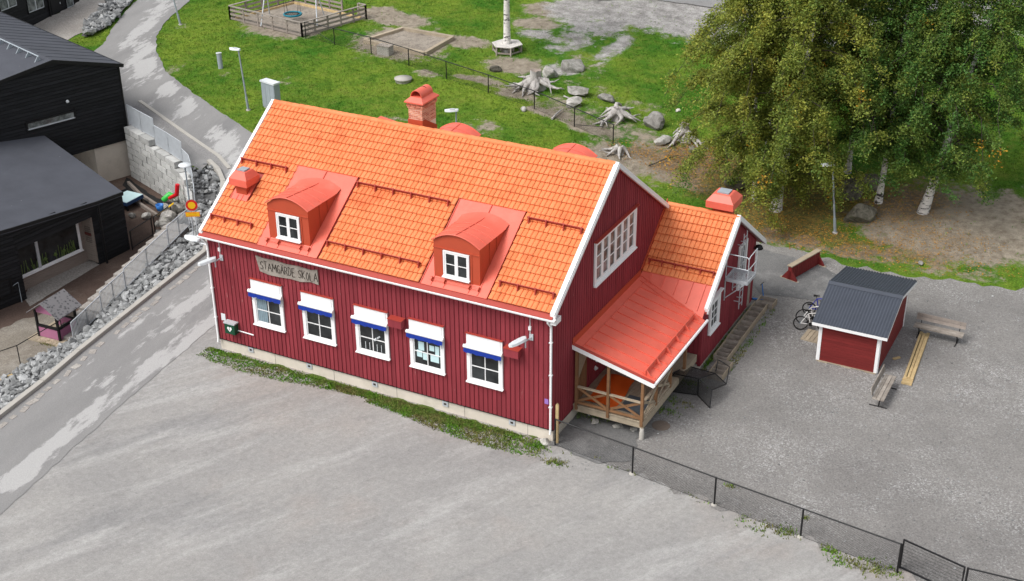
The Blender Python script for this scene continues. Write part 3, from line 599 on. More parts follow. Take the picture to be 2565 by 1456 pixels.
# ------------------------------------------------------------------ roof
SX, SS, SN = X, Vector((0, math.cos(AL), math.sin(AL))), Vector((0, -math.sin(AL), math.cos(AL)))
E0 = Vector((0, -EV, ZE))
roof = MB()
for sgn in (1, -1):
    a = Vector((-OV, -EV if sgn > 0 else W+EV, ZE-.075)); b = Vector((-OV, YR, ZR-.075))
    roof.prism([a, b, b-Vector((0, 0, .1)), a-Vector((0, 0, .1))] if sgn < 0 else [b, a, a-Vector((0, 0, .1)), b-Vector((0, 0, .1))], (L+2*OV, 0, 0))
roof = roof.build('roof', m_redguard, house)
def tile_mesh(name, wd, ln, tilt=.07):
    pu = [0, .07, .2, .38, .62, .8, .93, 1]; pz = [-.016, .010, .024, .022, .022, .024, .010, -.016]; mb = MB(); n = len(pu)
    V = [(u*wd, 0, z+tilt) for u, z in zip(pu, pz)]+[(u*wd, ln, z) for u, z in zip(pu, pz)]+[(u*wd, 0, z+tilt-.055) for u, z in zip(pu, pz)]
    mb.add(V, [(i, i+1, n+i+1, n+i) for i in range(n-1)], 0, True); mb.add(V, [(2*n+i, 2*n+i+1, i+1, i) for i in range(n-1)], 0, False)
    # small nub in the middle of the tile
    mb.add([(wd*.42, ln*.30, .047), (wd*.58, ln*.30, .047), (wd*.58, ln*.42, .043), (wd*.42, ln*.42, .043), (wd*.5, ln*.36, .068)], [(0, 1, 4), (1, 2, 4), (2, 3, 4), (3, 0, 4)])
    return mb.mesh(name, m_tile)
TW, TL, TP = .2, .40, .3548
tile_me = tile_mesh('roof_tile', TW*.985, TL)
def plane_m(O, S, N, x, s, r=None):
    m = Matrix.Identity(4); Xv = S.cross(N)
    for i in range(3): m[i][0] = Xv[i]; m[i][1] = S[i]; m[i][2] = N[i]
    p = O+Xv*x+S*s
    for i in range(3): m[i][3] = p[i]
    if r: m = m @ Matrix.Translation((r.uniform(-.003, .003), r.uniform(-.004, .004), r.uniform(-.003, .003))) @ Matrix.Rotation(r.uniform(-.006, .006), 4, 'Z')
    return m
DOR = [(2.74, 5.72, 4.2), (10.47, 13.36, 11.9)]; SDOR = (3.05+EV)/math.cos(AL)
VS1 = (.50, 1.30, 1.25, 2.2)                                         # x0, x1, y0, y1 of the vent stack foot
r = random.Random(11); mats = []
for j in range(19):
    for i in range(80):
        x = .0+i*TW; s = j*TP; xc = x+TW/2
        if s+TP*.5 < SDOR and any(a-.02 < xc < b+.02 for a, b, _ in DOR): continue
        yc = -EV+s*math.cos(AL)
        if VS1[0]-.05 < xc < VS1[1]+.02 and VS1[2]-.15 < yc < VS1[3]-.1: continue
        mats.append(plane_m(E0-SN*.035, SS, SN, x, s, r))
mats.sort(key=lambda m: (m.translation-Vector(CAM)).length)
for m in mats[:230]: link('roof_tile', tile_me, roof, mat_world=m)
merge([(m, 0) for m in mats[230:]], [tile_me], 'roof_tiles', m_tile, roof, kind='stuff')
SSb, SNb = Vector((0, -math.cos(AL), math.sin(AL))), Vector((0, math.sin(AL), math.cos(AL)))
merge([(plane_m(Vector((0, W+EV, ZE))-SNb*.035, SSb, SNb, -L+i*TW if False else -(L-i*TW), j*TP, r), 0) for j in range(19) for i in range(80)], [tile_me], 'rear_tiles', m_tile, roof, kind='stuff')
# ridge tiles
def ridge(x0, x1, y, z, n, parent, rad=.13):
    mb = MB(); l = (x1-x0)/n; k = 7; V = []
    for (xx, rr) in ((0, rad*1.06), (l*1.12, rad*.92)):
        for j in range(k): q = math.pi*(j/(k-1))*1.1-.05*math.pi; V.append((xx, rr*math.cos(q), rr*math.sin(q)*.9))
    F = [(j, k+j, k+j+1, j+1) for j in range(k-1)]; mb.add(V, F, 0, True)
    V2 = [(xx, yy*.86, zz*.86) for xx, yy, zz in V[:k]]; mb.add(V[:k]+V2, [(j, j+1, k+j+1, k+j) for j in range(k-1)])
    me = mb.mesh('ridge_tile', m_tile)
    for i in range(n): link('ridge_tile', me, parent, mat_world=Matrix.Translation((x0+i*l, y, z+random.uniform(-.006, .006))) @ Matrix.Rotation(random.uniform(-.015, .015), 4, 'Z'))
ridge(0, L, YR, ZR-.04, 48, roof)
# white verge boards
def verge(x0, x1, ya, za, yb, zb, name='verge_board', h0=-.16, h1=.075, parent=None, steps=True):
    mb = MB(); mb.prism([(x0, ya, za+h0), (x0, ya, za+h1), (x0, yb, zb+h1), (x0, yb, zb+h0)], (x1-x0, 0, 0))
    if steps: mb.prism([(x1, ya, za+h0+.0), (x1, ya, za+h1-.09), (x1, yb, zb+h1-.09), (x1, yb, zb+h0)], (.03, 0, 0))
    return mb.build(name, m_white, parent or roof)
yo = EV+.06
for x0, x1 in ((-OV-.02, .0), (L, L+OV+.06)):
    verge(x0, x1, -yo, ZE-TS*.06, YR, ZR); verge(x0, x1, W+yo, ZE-TS*.06, YR, ZR)
MB().bb(L+.02, -yo-.02, ZE-.42, L+OV+.12, .12, ZE-.20).build('verge_return', m_white, roof)
# eaves: red strip, white gutter, soffit
mb = MB(); mb.prism([(-OV, -EV-.16, ZE-.155), (-OV, -EV+.06, ZE-.015), (-OV, -EV+.06, ZE-.05), (-OV, -EV-.16, ZE-.175)], (L+2*OV, 0, 0)); mb.build('eaves_strip', m_redguard, roof)
mb = MB(); pr = []
for j in range(7): q = math.pi+math.pi*j/6; pr.append((0, -EV-.12+.085*math.cos(q), ZE-.19+.095*math.sin(q)))
pr += [(0, -EV-.045, ZE-.18), (0, -EV-.195, ZE-.18)]
mb.prism([(p[0]-OV-.06, p[1], p[2]) for p in pr], (L+2*OV+.18, 0, 0)); gut = mb.build('gutter', m_white, roof)
MB().bb(-OV, -EV-.02, ZE-.30, L+OV, -EV+.0, ZE-.17).build('fascia', m_white, roof)
MB().bb(-OV, -EV, ZE-.30, L+OV, .0, ZE-.28).build('soffit', m_white, roof)
mb = MB(); mb.bb(-OV, W+EV, ZE-.30, L+OV, W+EV+.12, ZE-.12); mb.build('gutter', m_white, roof)
for x in (.02, L-.06):
    mb = MB(); mb.tube([(x, -EV-.12, ZE-.26), (x, -EV-.1, ZE-.36), (x, -.10, ZE-.62), (x, -.09, ZE-.8), (x, -.09, .62), (x+.0, -.13, .42)], .05, 8)
    for z in (1.6, 3.0, 4.4): mb.bb(x-.062, -.15, z, x+.062, -.03, z+.04)
    mb.build('downpipe', m_white, house)
# snow guards
def guard(x0, x1, yc, O=E0, S=SS, N=SN, s=None, parent=roof, step=.73, mt=None, Xa=0):
    s = (yc+EV)/math.cos(AL) if s is None else s; fr_ = (O, S.cross(N), S, N); mb = MB()
    for k in range(3): mb.fb(fr_, x0, s-.012, .055+k*.055, x1, s+.012, .092+k*.055)
    g = mb.build('snow_guard', mt or m_redguard, parent); n = max(2, int((x1-x0)/step)+1)
    for i in range(n):
        xx = x0+.08+(x1-x0-.16)*i/(n-1); b = MB(); Xv = fr_[1]
        p = [O+Xv*(xx-.02)+S*(s-.2)+N*.03, O+Xv*(xx-.02)+S*(s+.02)+N*.03, O+Xv*(xx-.02)+S*(s+.02)+N*.23, O+Xv*(xx-.02)+S*(s-.04)+N*.2]
        b.prism(p, Xv*.045); b.build('bracket', mt or m_redguard, g)
for a, b in ((.02, 2.46), (5.84, 10.2), (13.58, 15.94)): guard(a, b, 2.70)
for a, b in ((.05, 2.25), (5.84, 10.2), (13.58, 15.94)): guard(a, b, .36)
# dormers
def dormer(cx, front=True, flash=None):
    """arched dormer on the front (or rear, mirrored) slope"""
    def P(x, y, z): return Vector((x, y if front else W-y, z))
    def rz_(y): return ZE+TS*(y+EV)
    d = MB(); hw = .99; yf = .10; zs = 7.47; zc = 7.82; n = 14
    arc = [(cx-hw+2*hw*i/n, zs+(zc-zs)*(1-((i/n)*2-1)**2)) for i in range(n+1)]
    fpoly = [P(cx-hw, yf, rz_(yf)-.1), P(cx+hw, yf, rz_(yf)-.1)]+[P(a, yf, b) for a, b in arc[::-1]]
    d.prism(fpoly, (0, .08 if front else -.08, 0))
    for sx in (-1, 1):
        x = cx+sx*hw; y1 = (zs-ZE)/TS-EV
        d.prism([P(x, yf+.08, rz_(yf+.08)-.1), P(x, yf+.08, zs), P(x, y1, zs), P(x, y1, zs-.1)], (-sx*.06, 0, 0))
        for ys in (.85, 1.4): d.prism([P(x, ys, rz_(ys)+.05), P(x, ys, zs), P(x, ys+.03, zs), P(x, ys+.03, rz_(ys)+.05)], (sx*.03, 0, 0))
    d.prism([P(cx-hw-.02, yf-.001, 7.19), P(cx+hw+.02, yf-.001, 7.19), P(cx+hw+.02, yf-.001, 7.24), P(cx-hw-.02, yf-.001, 7.24)], (0, -.03 if front else .03, 0))
    d.prism([P(cx-.66, yf-.001, rz_(yf)), P(cx-.60, yf-.001, rz_(yf)), P(cx-.60, yf-.001, 7.19), P(cx-.66, yf-.001, 7.19)], (0, -.02 if front else .02, 0))
    d.prism([P(cx+.60, yf-.001, rz_(yf)), P(cx+.66, yf-.001, rz_(yf)), P(cx+.66, yf-.001, 7.19), P(cx+.60, yf-.001, 7.19)], (0, -.02 if front else .02, 0))
    d = d.build('dormer', m_redsheet_shade, house)
    b = MB(); hw2 = hw+.05; arc = [(cx-hw2+2*hw2*i/20, zs+.0+(zc-zs+.03)*(1-((i/20)*2-1)**2)) for i in range(21)]; kq = lambda y: max(.45, 1-.25*max(0, y)); ny = 8; V = []
    for (a, z) in arc:
        ye = (z+.0-ZE)/TS-EV; ye = (zs+(z-zs)*kq(ye-.1)-ZE)/TS-EV
        for j in range(ny+1):
            f = j/ny; y = yf-.06+(ye+.12-(yf-.06))*f; zz = zs+(z-zs)*kq(y)+.03
            zr_ = rz_(y)+.02; zz = max(zr_, zz); zz += .05*math.exp(-((y-ye)/.16)**2)
            V.append(P(a, y, zz))
    b.add(V, [(i*(ny+1)+j, (i+1)*(ny+1)+j, (i+1)*(ny+1)+j+1, i*(ny+1)+j+1) if front else (i*(ny+1)+j, i*(ny+1)+j+1, (i+1)*(ny+1)+j+1, (i+1)*(ny+1)+j) for i in range(20) for j in range(ny)], 0, True)
    edge = [P(a, yf-.06, z+.03) for a, z in arc]; b.tube(edge, .028, 5)
    def onarc(x): q = (x-cx)/hw2; return zs+(zc-zs+.03)*(1-q*q)+.05
    for ys in (.55, 1.05, 1.55): b.tube([P(a, ys, zs+(z-zs)*kq(ys)+.04) for a, z in arc if rz_(ys) < zs+(z-zs)*kq(ys)], .016, 5)
    b.tube([P(cx, yy, max(zs+(zc+.03-zs)*kq(yy)+.045, rz_(yy)+.03)) for yy in (0.05, .6, 1.2, 1.8, 2.1, 2.3, 2.5, 2.8, 3.02)], .018, 5)
    b.build('arched_roof', m_redsheet, d)
    fw = fr(P(cx-.56, yf-.03, 6.06), X, -Y) if front else fr(P(cx+.56, yf-.03, 6.06), -X, Y)
    window(d, fw, 1.12, 1.10, 1, 2, .05, .05, .07, .03, True, None, 0, 2, .035)
    return d
for i, (a, b, c) in enumerate(DOR):
    f_ = MB(); F_ = (E0-SN*.03, X, SS, SN); f_.fb(F_, a, -.02, 0, b, SDOR+.03, .028)
    f_.fb(F_, a, -.02, .028, a+.02, SDOR, .06); f_.fb(F_, b-.03, -.02, .028, b, SDOR, .06)
    for x in (c-1.0, c-.45, c+.62, c+1.02): f_.fb(F_, x, .02, .028, x+.03, .5 if abs(x-c) < .9 else .75, .055)
    f_.build('dormer_flashing', m_redsheet, roof); dormer(c)
    g = MB(); F2 = (E0, X, SS, SN)
    for k in range(2): g.fb(F2, a+.35, .20+.1*k, .06+.05*k, b-.55, .212+.1*k, .072+.05*k)
    for x in (c-1.0, c-.45, c+.62, c+1.02): g.fb(F2, x, .16, .03, x+.02, .34, .12)
    g.build('snow_guard', m_redsheet_shade, roof)
dormer(6.2, False); dormer(11.9, False)
# chimney
ch = MB(); x0, x1, y0, y1 = 6.5, 7.16, 5.72, 6.82; ch.bb(x0+.012, y0+.012, 8.2, x1-.012, y1-.012, 10.40); ch = ch.build('chimney', m_mortar, house)
bm_ = MB().bb(0, 0, 0, .205, .1, .056).mesh('brick', m_brick); 
def brick(x, y, z, l, dx, dy):
    m = Matrix.Translation((x, y, z)) @ (Matrix.Rotation(math.pi/2, 4, 'Z') if dy else Matrix.Identity(4)) @ Matrix.Diagonal((l/.205, 1, 1, 1)); link('brick', bm_, ch, mat_world=m)
for c in range(12):
    z = 9.52+c*.076; ex = .0 if c < 9 else (.03 if c == 9 else .06 if c == 10 else .04); off = .108 if c % 2 else 0
    for (side) in range(4):
        a0, a1 = (x0-ex, x1+ex) if side in (0, 2) else (y0-ex+.1, y1+ex-.1); p = a0; first = True
        while p < a1-.02:
            l = min((.108 if (off and first) else .205), a1-p); first = False
            if side == 0: brick(p, y0-ex, z, l, 1, 0)
            elif side == 2: brick(p, y1+ex-.1, z, l, 1, 0)
            elif side == 1: brick(x1+ex, p, z, l, 0, 1)
            else: brick(x0-ex+.1, p, z, l, 0, 1)
            p += l+.024
fl_ = MB(); fl_.bb(x0-.02, y0-.03, 8.9, x1+.02, y0+.2, 9.72); fl_.prism([(x0-.02, y0+.2, 8.6), (x0-.02, y0+.2, 9.72), (x0-.02, y1+.02, 9.2), (x0-.02, y1+.02, 8.3)], (x1-x0+.04, 0, 0)); fl_.build('flashing', m_redsheet_shade, ch)
cp = MB(); ex = .12; zt = 10.44
V = [(x0-ex, y0-ex, zt), (x1+ex, y0-ex, zt), (x1+ex, y1+ex, zt), (x0-ex, y1+ex, zt), (x0-ex, y0-ex, zt+.05), (x1+ex, y0-ex, zt+.05), (x1+ex, y1+ex, zt+.05), (x0-ex, y1+ex, zt+.05), (x0+.08, y0+.1, zt+.22), (x1-.08, y0+.1, zt+.22), (x1-.08, y1-.1, zt+.22), (x0+.08, y1-.1, zt+.22)]
cp.add(V, [(3, 2, 1, 0), (0, 1, 5, 4), (1, 2, 6, 5), (2, 3, 7, 6), (3, 0, 4, 7), (4, 5, 9, 8), (5, 6, 10, 9), (6, 7, 11, 10), (7, 4, 8, 11), (8, 9, 10, 11)]); cp.build('cap', m_redsheet, ch)
hd_ = MB(); n = 12; V = []; cx, rr = (x0+x1)/2, .27
for (yy, rq) in ((y0+.1, rr), (y1-.08, rr), (y1-.08, rr-.02), (y0+.1, rr-.02)):
    for j in range(n+1): q = math.pi*j/n; V.append((cx+rq*math.cos(q), yy, zt+.21+(.12 if True else 0)*math.sin(q)*0+rq*1.08*math.sin(q)))
k = n+1
for a in range(4): b = (a+1) % 4; hd_.add(V, [(a*k+j, b*k+j, b*k+j+1, a*k+j+1) for j in range(n)], 0, a in (0, 2))
hood = hd_.build('hood', m_redsheet, ch); MB().prism([(cx+.24*math.cos(math.pi*j/10), y1-.4, zt+.2+.32*math.sin(math.pi*j/10)) for j in range(11)], (0, .02, 0)).build('flue', m_blackpaint, ch)
# ventilation stacks
def vent_stack(cx, cy, zb, zt, hw, cw, name='vent_stack'):
    v = MB(); v.bb(cx-hw, cy-hw, zb, cx+hw, cy+hw, zt); v = v.build(name, m_redsheet_shade, house)
    c = MB(); A = [(cw, zt-.08), (cw, zt+.22), (cw*.62, zt+.48), (cw*.56, zt+.5)]; V = []
    for (h_, z) in A: V += [(cx-h_, cy-h_, z), (cx+h_, cy-h_, z), (cx+h_, cy+h_, z), (cx-h_, cy+h_, z)]
    c.add(V, [(i*4+j, i*4+(j+1) % 4, (i+1)*4+(j+1) % 4, (i+1)*4+j) for i in range(3) for j in range(4)]+[(3, 2, 1, 0), (12, 13, 14, 15)]); c.build('cap', m_redsheet, v)
    MB().bb(cx-cw*.42, cy-cw*.4, zt+.5, cx+cw*.42, cy+cw*.4, zt+.56).build('lid', m_greysteel, v); return v
v = vent_stack(.9, 1.66, 6.4, 7.40, .27, .45)
f_ = MB(); F_ = (E0-SN*.01, X, SS, SN); s0 = (VS1[2]+EV)/math.cos(AL); s1 = (VS1[3]+EV)/math.cos(AL); f_.fb(F_, VS1[0]-.04, s0-.1, 0, VS1[1]+.02, s1-.1, .035)
for x in (VS1[0]-.04, .76, 1.0, VS1[1]-.01): f_.fb(F_, x, s0-.1, .035, x+.025, s0+.15, .06)
f_.build('flashing', m_redsheet, roof)
v = MB(); v.prism([(3.9-.3, W-3.4, 7.5), (3.9+.5, W-3.4, 7.5), (3.9+.5, W-3.4, 8.5), (3.9-.3, W-3.4, 8.62)], (0, .9, 0)); v.build('roof_hatch', m_redsheet, roof)
# ------------------------------------------------------------------ annexe and porch
AX, AYF, AYB, AYR, AZR, AS, ASB = 19.1, 7.6, 14.2, 10.95, 5.74, .80, .69
def azf(y): return AZR-AS*(AYR-y)
def azb(y): return AZR-ASB*(y-AYR)
def atop(y): return (azf(y) if y < AYR else azb(y))-.12
mb = MB(); mb.prism([(AX-.12, AYF, .2), (AX-.12, AYB, .2), (AX-.12, AYB, atop(AYB)), (AX-.12, AYR, atop(AYR)), (AX-.12, AYF, atop(AYF))], (.12, 0, 0)); wall_a = mb.build('wall', m_redwood, house)
wall_af = MB().bb(16, AYF, .3, AX-.12, AYF+.12, atop(AYF)).build('wall', m_redwood, house)
wall_ab = MB().bb(12.5, AYB-.12, .2, AX-.12, AYB, atop(AYB)).build('wall', m_redwood, house)
MB().bb(12.5, W, .2, 12.62, AYB, 4).build('wall', m_redwood, house)
MB().bb(16.02, AYF+.03, -.5, AX-.03, AYB-.03, .24).build('plinth', m_plinth, house)
AW0, AW1, AWZ0, AWZ1 = 8.32, 9.52, 1.35, 3.0
boards(fr((AX, 0, 0), Y, X), AYF, AYB, .25, atop, [(AW0, AW1, AWZ0, AWZ1), (11.75, 12.75, 1.9, 4.0)], wall_a, bw=.17)
boards(fr((16, AYF, 0), X, -Y), .0, AX-16, .75, lambda u: min(atop(AYF), 3.2-.25*u), [], wall_af, bw=.17)
win = window(house, fr((AX+.03, AW0, AWZ0), Y, X), AW1-AW0, AWZ1-AWZ0, 2, 3, .16, .1, .06, .035, True, None, .15, 1, .06)
MB().fb(fr((AX+.03, AW0, AWZ0), Y, X), -.06, AWZ1-AWZ0, -.02, AW1-AW0+.06, AWZ1-AWZ0+.04, .16).build('drip_flashing', m_white, win)
window(house, fr((AX+.03, 11.75, 1.9), Y, X), 1.0, 2.1, 1, 2, .14, .1, .07, .035, True, None, 0, 2, .06)
MB().bb(AX+.002, 13.45, .3, AX+.05, 13.75, 2.2).build('corner_board', m_oldwood, wall_a)
aroof = MB(); yt = 8.35
aroof.prism([(13, AYR, AZR-.07), (13, AYF-.15, azf(AYF-.15)-.07), (13, AYF-.15, azf(AYF-.15)-.15), (13, AYR, AZR-.17)], (AX+.2-13, 0, 0))
aroof.prism([(12.4, AYR, AZR-.17), (12.4, AYB+.55, azb(AYB+.55)-.17), (12.4, AYB+.55, azb(AYB+.55)-.07), (12.4, AYR, AZR-.07)], (AX+.2-12.4, 0, 0))
aroof = aroof.build('roof', m_redguard, house)
ALa = math.atan(AS); SSa, SNa = Vector((0, math.cos(ALa), math.sin(ALa))), Vector((0, -math.sin(ALa), math.cos(ALa))); Oa = Vector((16.06, yt, azf(yt)))
na = 9; pa = ((AYR-yt)/math.cos(ALa)+.02)/na; ma = [plane_m(Oa-SNa*.03, SSa, SNa, i*TW, j*pa, r) for j in range(na) for i in range(16)]
ma.sort(key=lambda m: (m.translation-Vector(CAM)).length)
for m in ma[:70]: link('roof_tile', tile_me, aroof, mat_world=m)
merge([(m, 0) for m in ma[70:]], [tile_me], 'roof_tiles', m_tile, aroof, kind='stuff')
ridge(16.02, AX+.2, AYR, AZR-.03, 9, aroof, .12)
ALb = math.atan(ASB); SSr, SNr = Vector((0, -math.cos(ALb), math.sin(ALb))), Vector((0, math.sin(ALb), math.cos(ALb))); Ob = Vector((AX+.2, AYB+.55, azb(AYB+.55)))
merge([(plane_m(Ob-SNr*.03, SSr, SNr, i*TW, j*.355, r), 0) for j in range(13) for i in range(33)], [tile_me], 'rear_tiles', m_tile, aroof, kind='stuff')
verge(AX+.08, AX+.24, AYF-.12, azf(AYF-.12), AYR, AZR, h0=-.17, h1=.09, parent=aroof); verge(AX+.08, AX+.24, AYB+.75, azb(AYB+.75), AYR, AZR, h0=-.17, h1=.09, parent=aroof)
guard(.1, 3.1, 0, Oa, SSa, SNa, .55, aroof, .6)
f_ = MB(); f_.fb((Vector((16.06, 0, 0)), Y, Z, X), 0, 0, 0, .01, .01, .01)
MB().prism([(16.035, yt-.1, azf(yt-.1)-.05), (16.035, yt-.1, azf(yt-.1)+.22), (16.035, AYR, AZR+.22), (16.035, AYR, AZR-.05)], (.03, 0, 0)).build('wall_flashing', m_redsheet_shade, aroof)
# lower metal part and lean-to porch roof
PZ0, PZ1, PX1, PY0 = 3.53, 2.69, 19.36, 1.58
def pz(x): return PZ0+(PZ1-PZ0)*(x-16)/(PX1-16)
def vy(x): return AYR-(AZR-pz(x))/AS                                  # valley
pr_ = MB(); a0, a1 = vy(16.0), vy(PX1); th = .09
def roofpoly(P): pr_.prism([Vector(p) for p in P], (0, 0, -th))
roofpoly([(16.0, PY0, pz(16)), (PX1, PY0, pz(PX1)), (PX1, a1, pz(PX1)), (16.0, a0, pz(16))])
roofpoly([(16.0, a0, pz(16)), (PX1-.14, vy(PX1-.14), pz(PX1-.14)), (AX+.1, yt+.06, azf(yt+.06)), (16.0, yt+.06, azf(yt+.06))])
proof = pr_.build('porch_roof', m_redsheet, house)
s = MB(); n = 11
for i in range(n+1):
    y = PY0+.35+i*.60; xe = PX1-.05; 
    if y > a1: xe = min(PX1-.05, 16+(AYR-(AZR-PZ0)/AS-y)/((a0-a1)/(PX1-16)))
    xs = 16.42
    if xe-xs > .2: s.beam((xs, y, pz(xs)+.018), (xe, y, pz(xe)+.018), .026, .055)
for x in (16.5, 17.1, 17.7, 18.35, 18.9):
    s.beam((x, vy(x)+.1, azf(vy(x)+.1)+.018), (x, yt, azf(yt)+.018), .035, .07)
s.beam((16.05, a0, pz(16.05)+.02), (PX1-.1, a1, pz(PX1)+.03), .03, .04); s.beam((16.2, a0-.38, pz(16.2)+.02), (PX1-.1, a1-.38, pz(PX1)+.03), .022, .035); s.beam((16.4, PY0+.05, pz(16.4)+.015), (16.4, a0-.2, pz(16.4)+.015), .02, .03)
s.build('seams', m_redsheet, proof)
MB().prism([(16.035, PY0, PZ0-.05), (16.035, PY0, PZ0+.25), (16.035, yt, PZ0+.25), (16.035, yt, PZ0-.05)], (.03, 0, 0)).build('wall_flashing', m_redsheet_shade, proof)
mb = MB(); mb.prism([(15.97, PY0-.03, PZ0-.18), (PX1+.05, PY0-.03, PZ1-.18), (PX1+.05, PY0-.03, PZ1+.02), (15.97, PY0-.03, PZ0+.02)][::1], (0, .05, 0)); mb.build('verge_board', m_white, proof)
mb = MB(); mb.prism([(15.97, PY0-.04, PZ0+.02), (PX1+.05, PY0-.04, PZ1+.02), (PX1+.05, PY0-.04, PZ1+.05), (15.97, PY0-.04, PZ0+.05)], (0, .14, 0)); mb.build('verge_capping', m_redguard, proof)
mb = MB(); mb.tube([(PX1+.07, PY0-.06, PZ1-.06), (PX1+.07, a1+.1, PZ1-.04)], .06, 8); mb.bb(PX1-.02, PY0, PZ1-.2, PX1+.02, a1, PZ1-.07); mb.build('gutter', m_white, proof)
gmb = MB(); xg = 18.95
for k in range(1): gmb.beam((xg, PY0+.25, pz(xg)+.13), (xg, a1-.3, pz(xg)+.13), .03, .2)
gd = gmb.build('snow_guard', m_redsheet, proof)
for i in range(6):
    y = PY0+.3+i*1.0; MB().prism([(xg-.12, y, pz(xg-.12)+.01), (xg+.25, y, pz(xg+.25)+.01), (xg+.02, y, pz(xg)+.25), (xg-.02, y, pz(xg)+.25)], (0, .04, 0)).build('bracket', m_redsheet, gd)
v = vent_stack(18.42, 11.40, 4.8, 6.05, .36, .60)
# porch timber
DZ = .80
porch = MB(); porch.bb(16.05, 1.72, DZ-.30, 19.0, 1.78, DZ-.06); porch.bb(18.94, 1.78, DZ-.30, 19.0, 7.45, DZ-.04); porch.bb(16.05, 4.4, DZ-.28, 18.94, 4.5, DZ-.05); porch.bb(16.05, 7.4, DZ-.28, 18.94, 7.45, DZ-.05)
porch = porch.build('porch', m_deckwood, house)
for i in range(22):
    x = 16.04+i*.1345; MB().bb(x, 1.68, DZ-.045, x+.125, 7.5, DZ-.0+random.uniform(-.002, .002)).build('deck_board', m_deckwood, porch)
def post(x, y, zt): MB().bb(x-.055, y-.055, DZ-.2, x+.055, y+.055, zt).build('post', m_porchwood, porch)
for x in (16.18, 17.52, 18.93): post(x, 1.71, pz(x)-.1)
for y in (3.1, 4.6, 6.2): post(18.93, y, pz(18.93)-.1)
MB().bb(16.06, 1.69, 2.5-.02, 16.08, 1.7, 2.5).build('nail', m_twig, porch)
for (a, b) in ((16.18, 17.52), (17.52, 18.93)):
    MB().bb(a+.056, 1.66, 1.62, b-.056, 1.77, 1.67).build('handrail', m_deckwood, porch)
    MB().bb(a+.056, 1.69, DZ+.08, b-.056, 1.75, DZ+.17).build('bottom_rail', m_porchwood, porch)
    MB().beam((a+.06, 1.705, 1.6), (b-.06, 1.705, DZ+.2), .03, .10, (0, 1, 0)).build('brace', m_porchwood, porch) if False else None
    for k, (p, q) in enumerate((((a+.06, 1.705, 1.6), (b-.06, 1.705, DZ+.19)), ((a+.06, 1.74, DZ+.19), (b-.06, 1.74, 1.6)))): MB().beam(p, q, .1, .028, (0, 1, 0)).build('brace', m_porchwood, porch)
for (a, b) in ((1.71, 3.1), (3.1, 4.6)):
    MB().bb(18.88, a+.056, 1.62, 18.99, b-.056, 1.67).build('handrail', m_deckwood, porch)
    MB().bb(18.91, a+.056, DZ+.08, 18.97, b-.056, DZ+.17).build('bottom_rail', m_deckwood, porch)
    for (p, q) in (((18.92, a+.06, 1.6), (18.92, b-.06, DZ+.19)), ((18.955, a+.06, DZ+.19), (18.955, b-.06, 1.6))): MB().beam(p, q, .1, .028, (1, 0, 0)).build('brace', m_deckwood, porch)
for i in range(7):
    y = 1.85+i*.14; MB().bb(16.07, y, DZ+.02, 16.1, y+.11, 3.2 if i < 9 else 2.2).build('screen_slat', m_porchwood, porch)
mb = MB(); mb.prism([(16.12, 1.82, 1.72), (16.12, 1.82, 3.2), (16.12, 2.82, 3.2), (16.12, 2.82, 2.55)], (.02, 0, 0)); mb.build('screen_panel', m_deckwood, porch)
mb = MB(); mb.lathe((18.95, 1.73, 0), [(.1, -.1), (.1, .34), (.085, .36), (.085, .5), (0, .5)], 10); mb.build('foundation_post', m_concrete, porch)
mb = MB()
for (y, z) in ((3.6, 1.9), (3.9, 1.65), (3.75, 1.35)): mb.lathe((16.055, y, z), [(0, -.12), (.12, 0), (0, .12)], 8)
mb.build('wall_disc', m_lamp, porch)
MB().bb(16.04, 5.2, DZ, 16.09, 6.2, 2.9).build('door', m_blackpaint, house)
mb = MB(); mb.lathe((19.2, 8.0, 0), [(0, 0)], 3)
# tarpaulin and mat on porch floor
mb = MB(); n = 9; V = []
for i in range(n+1):
    for j in range(n+1):
        a, b = i/n, j/n; x = 16.35+1.25*a+.08*math.sin(5*b); y = 2.05+2.3*b; z = DZ+.04+.10*math.exp(-((a-.5)**2)*18)*(.5+.5*math.sin(b*7+1))+.03*math.sin(a*11+b*5); V.append((x, y, z))
mb.add(V, [(i*(n+1)+j, (i+1)*(n+1)+j, (i+1)*(n+1)+j+1, i*(n+1)+j+1) for i in range(n) for j in range(n)], 0, True)
mb.build('tarpaulin', m_orange, None, label='crumpled orange tarpaulin spread over the porch floor', cat='tarpaulin')
MB().bb(17.75, 2.1, DZ+.002, 18.7, 3.3, DZ+.02).build('door_mat', M('blue grey mat', (.07, .085, .10)), None, label='flat blue grey mat on the porch floor beside the orange tarpaulin', cat='mat')
# things leaning / mounted on the annexe gable
t = thing('fire_escape', 'grey steel balcony platform with ladder on the red annexe gable', 'fire escape', (AX+.05, 10.6, 3.2))
x0, x1, y0, y1, zb = AX+.06, AX+1.02, 10.05, 11.1, 3.2
mb = MB()
for (p, q) in (((x0, y0), (x1, y0)), ((x1, y0), (x1, y1)), ((x1, y1), (x0, y1)), ((x0, y1), (x0, y0))): mb.beam((*p, zb), (*q, zb), .04, .15)
pf = mb.build('platform', m_galv, t)
mb = MB()
for i in range(1, 14): mb.beam((x0+(x1-x0)*i/14, y0, zb+.04), (x0+(x1-x0)*i/14, y1, zb+.04), .006, .03)
for i in range(1, 9): mb.beam((x0, y0+(y1-y0)*i/9, zb+.045), (x1, y0+(y1-y0)*i/9, zb+.045), .006, .03)
mb.build('grating', m_galv, pf)
mb = MB()
for z in (.62, 1.2): mb.tube([(x0, y0, zb+z), (x1-.08, y0, zb+z), (x1, y0, zb+z-.08 if z > 1 else zb+z)], .022, 6); mb.tube([(x1, y0, zb+z-.08 if z > 1 else zb+z), (x1, y0+.12, zb+z), (x1, y1, zb+z)], .022, 6)
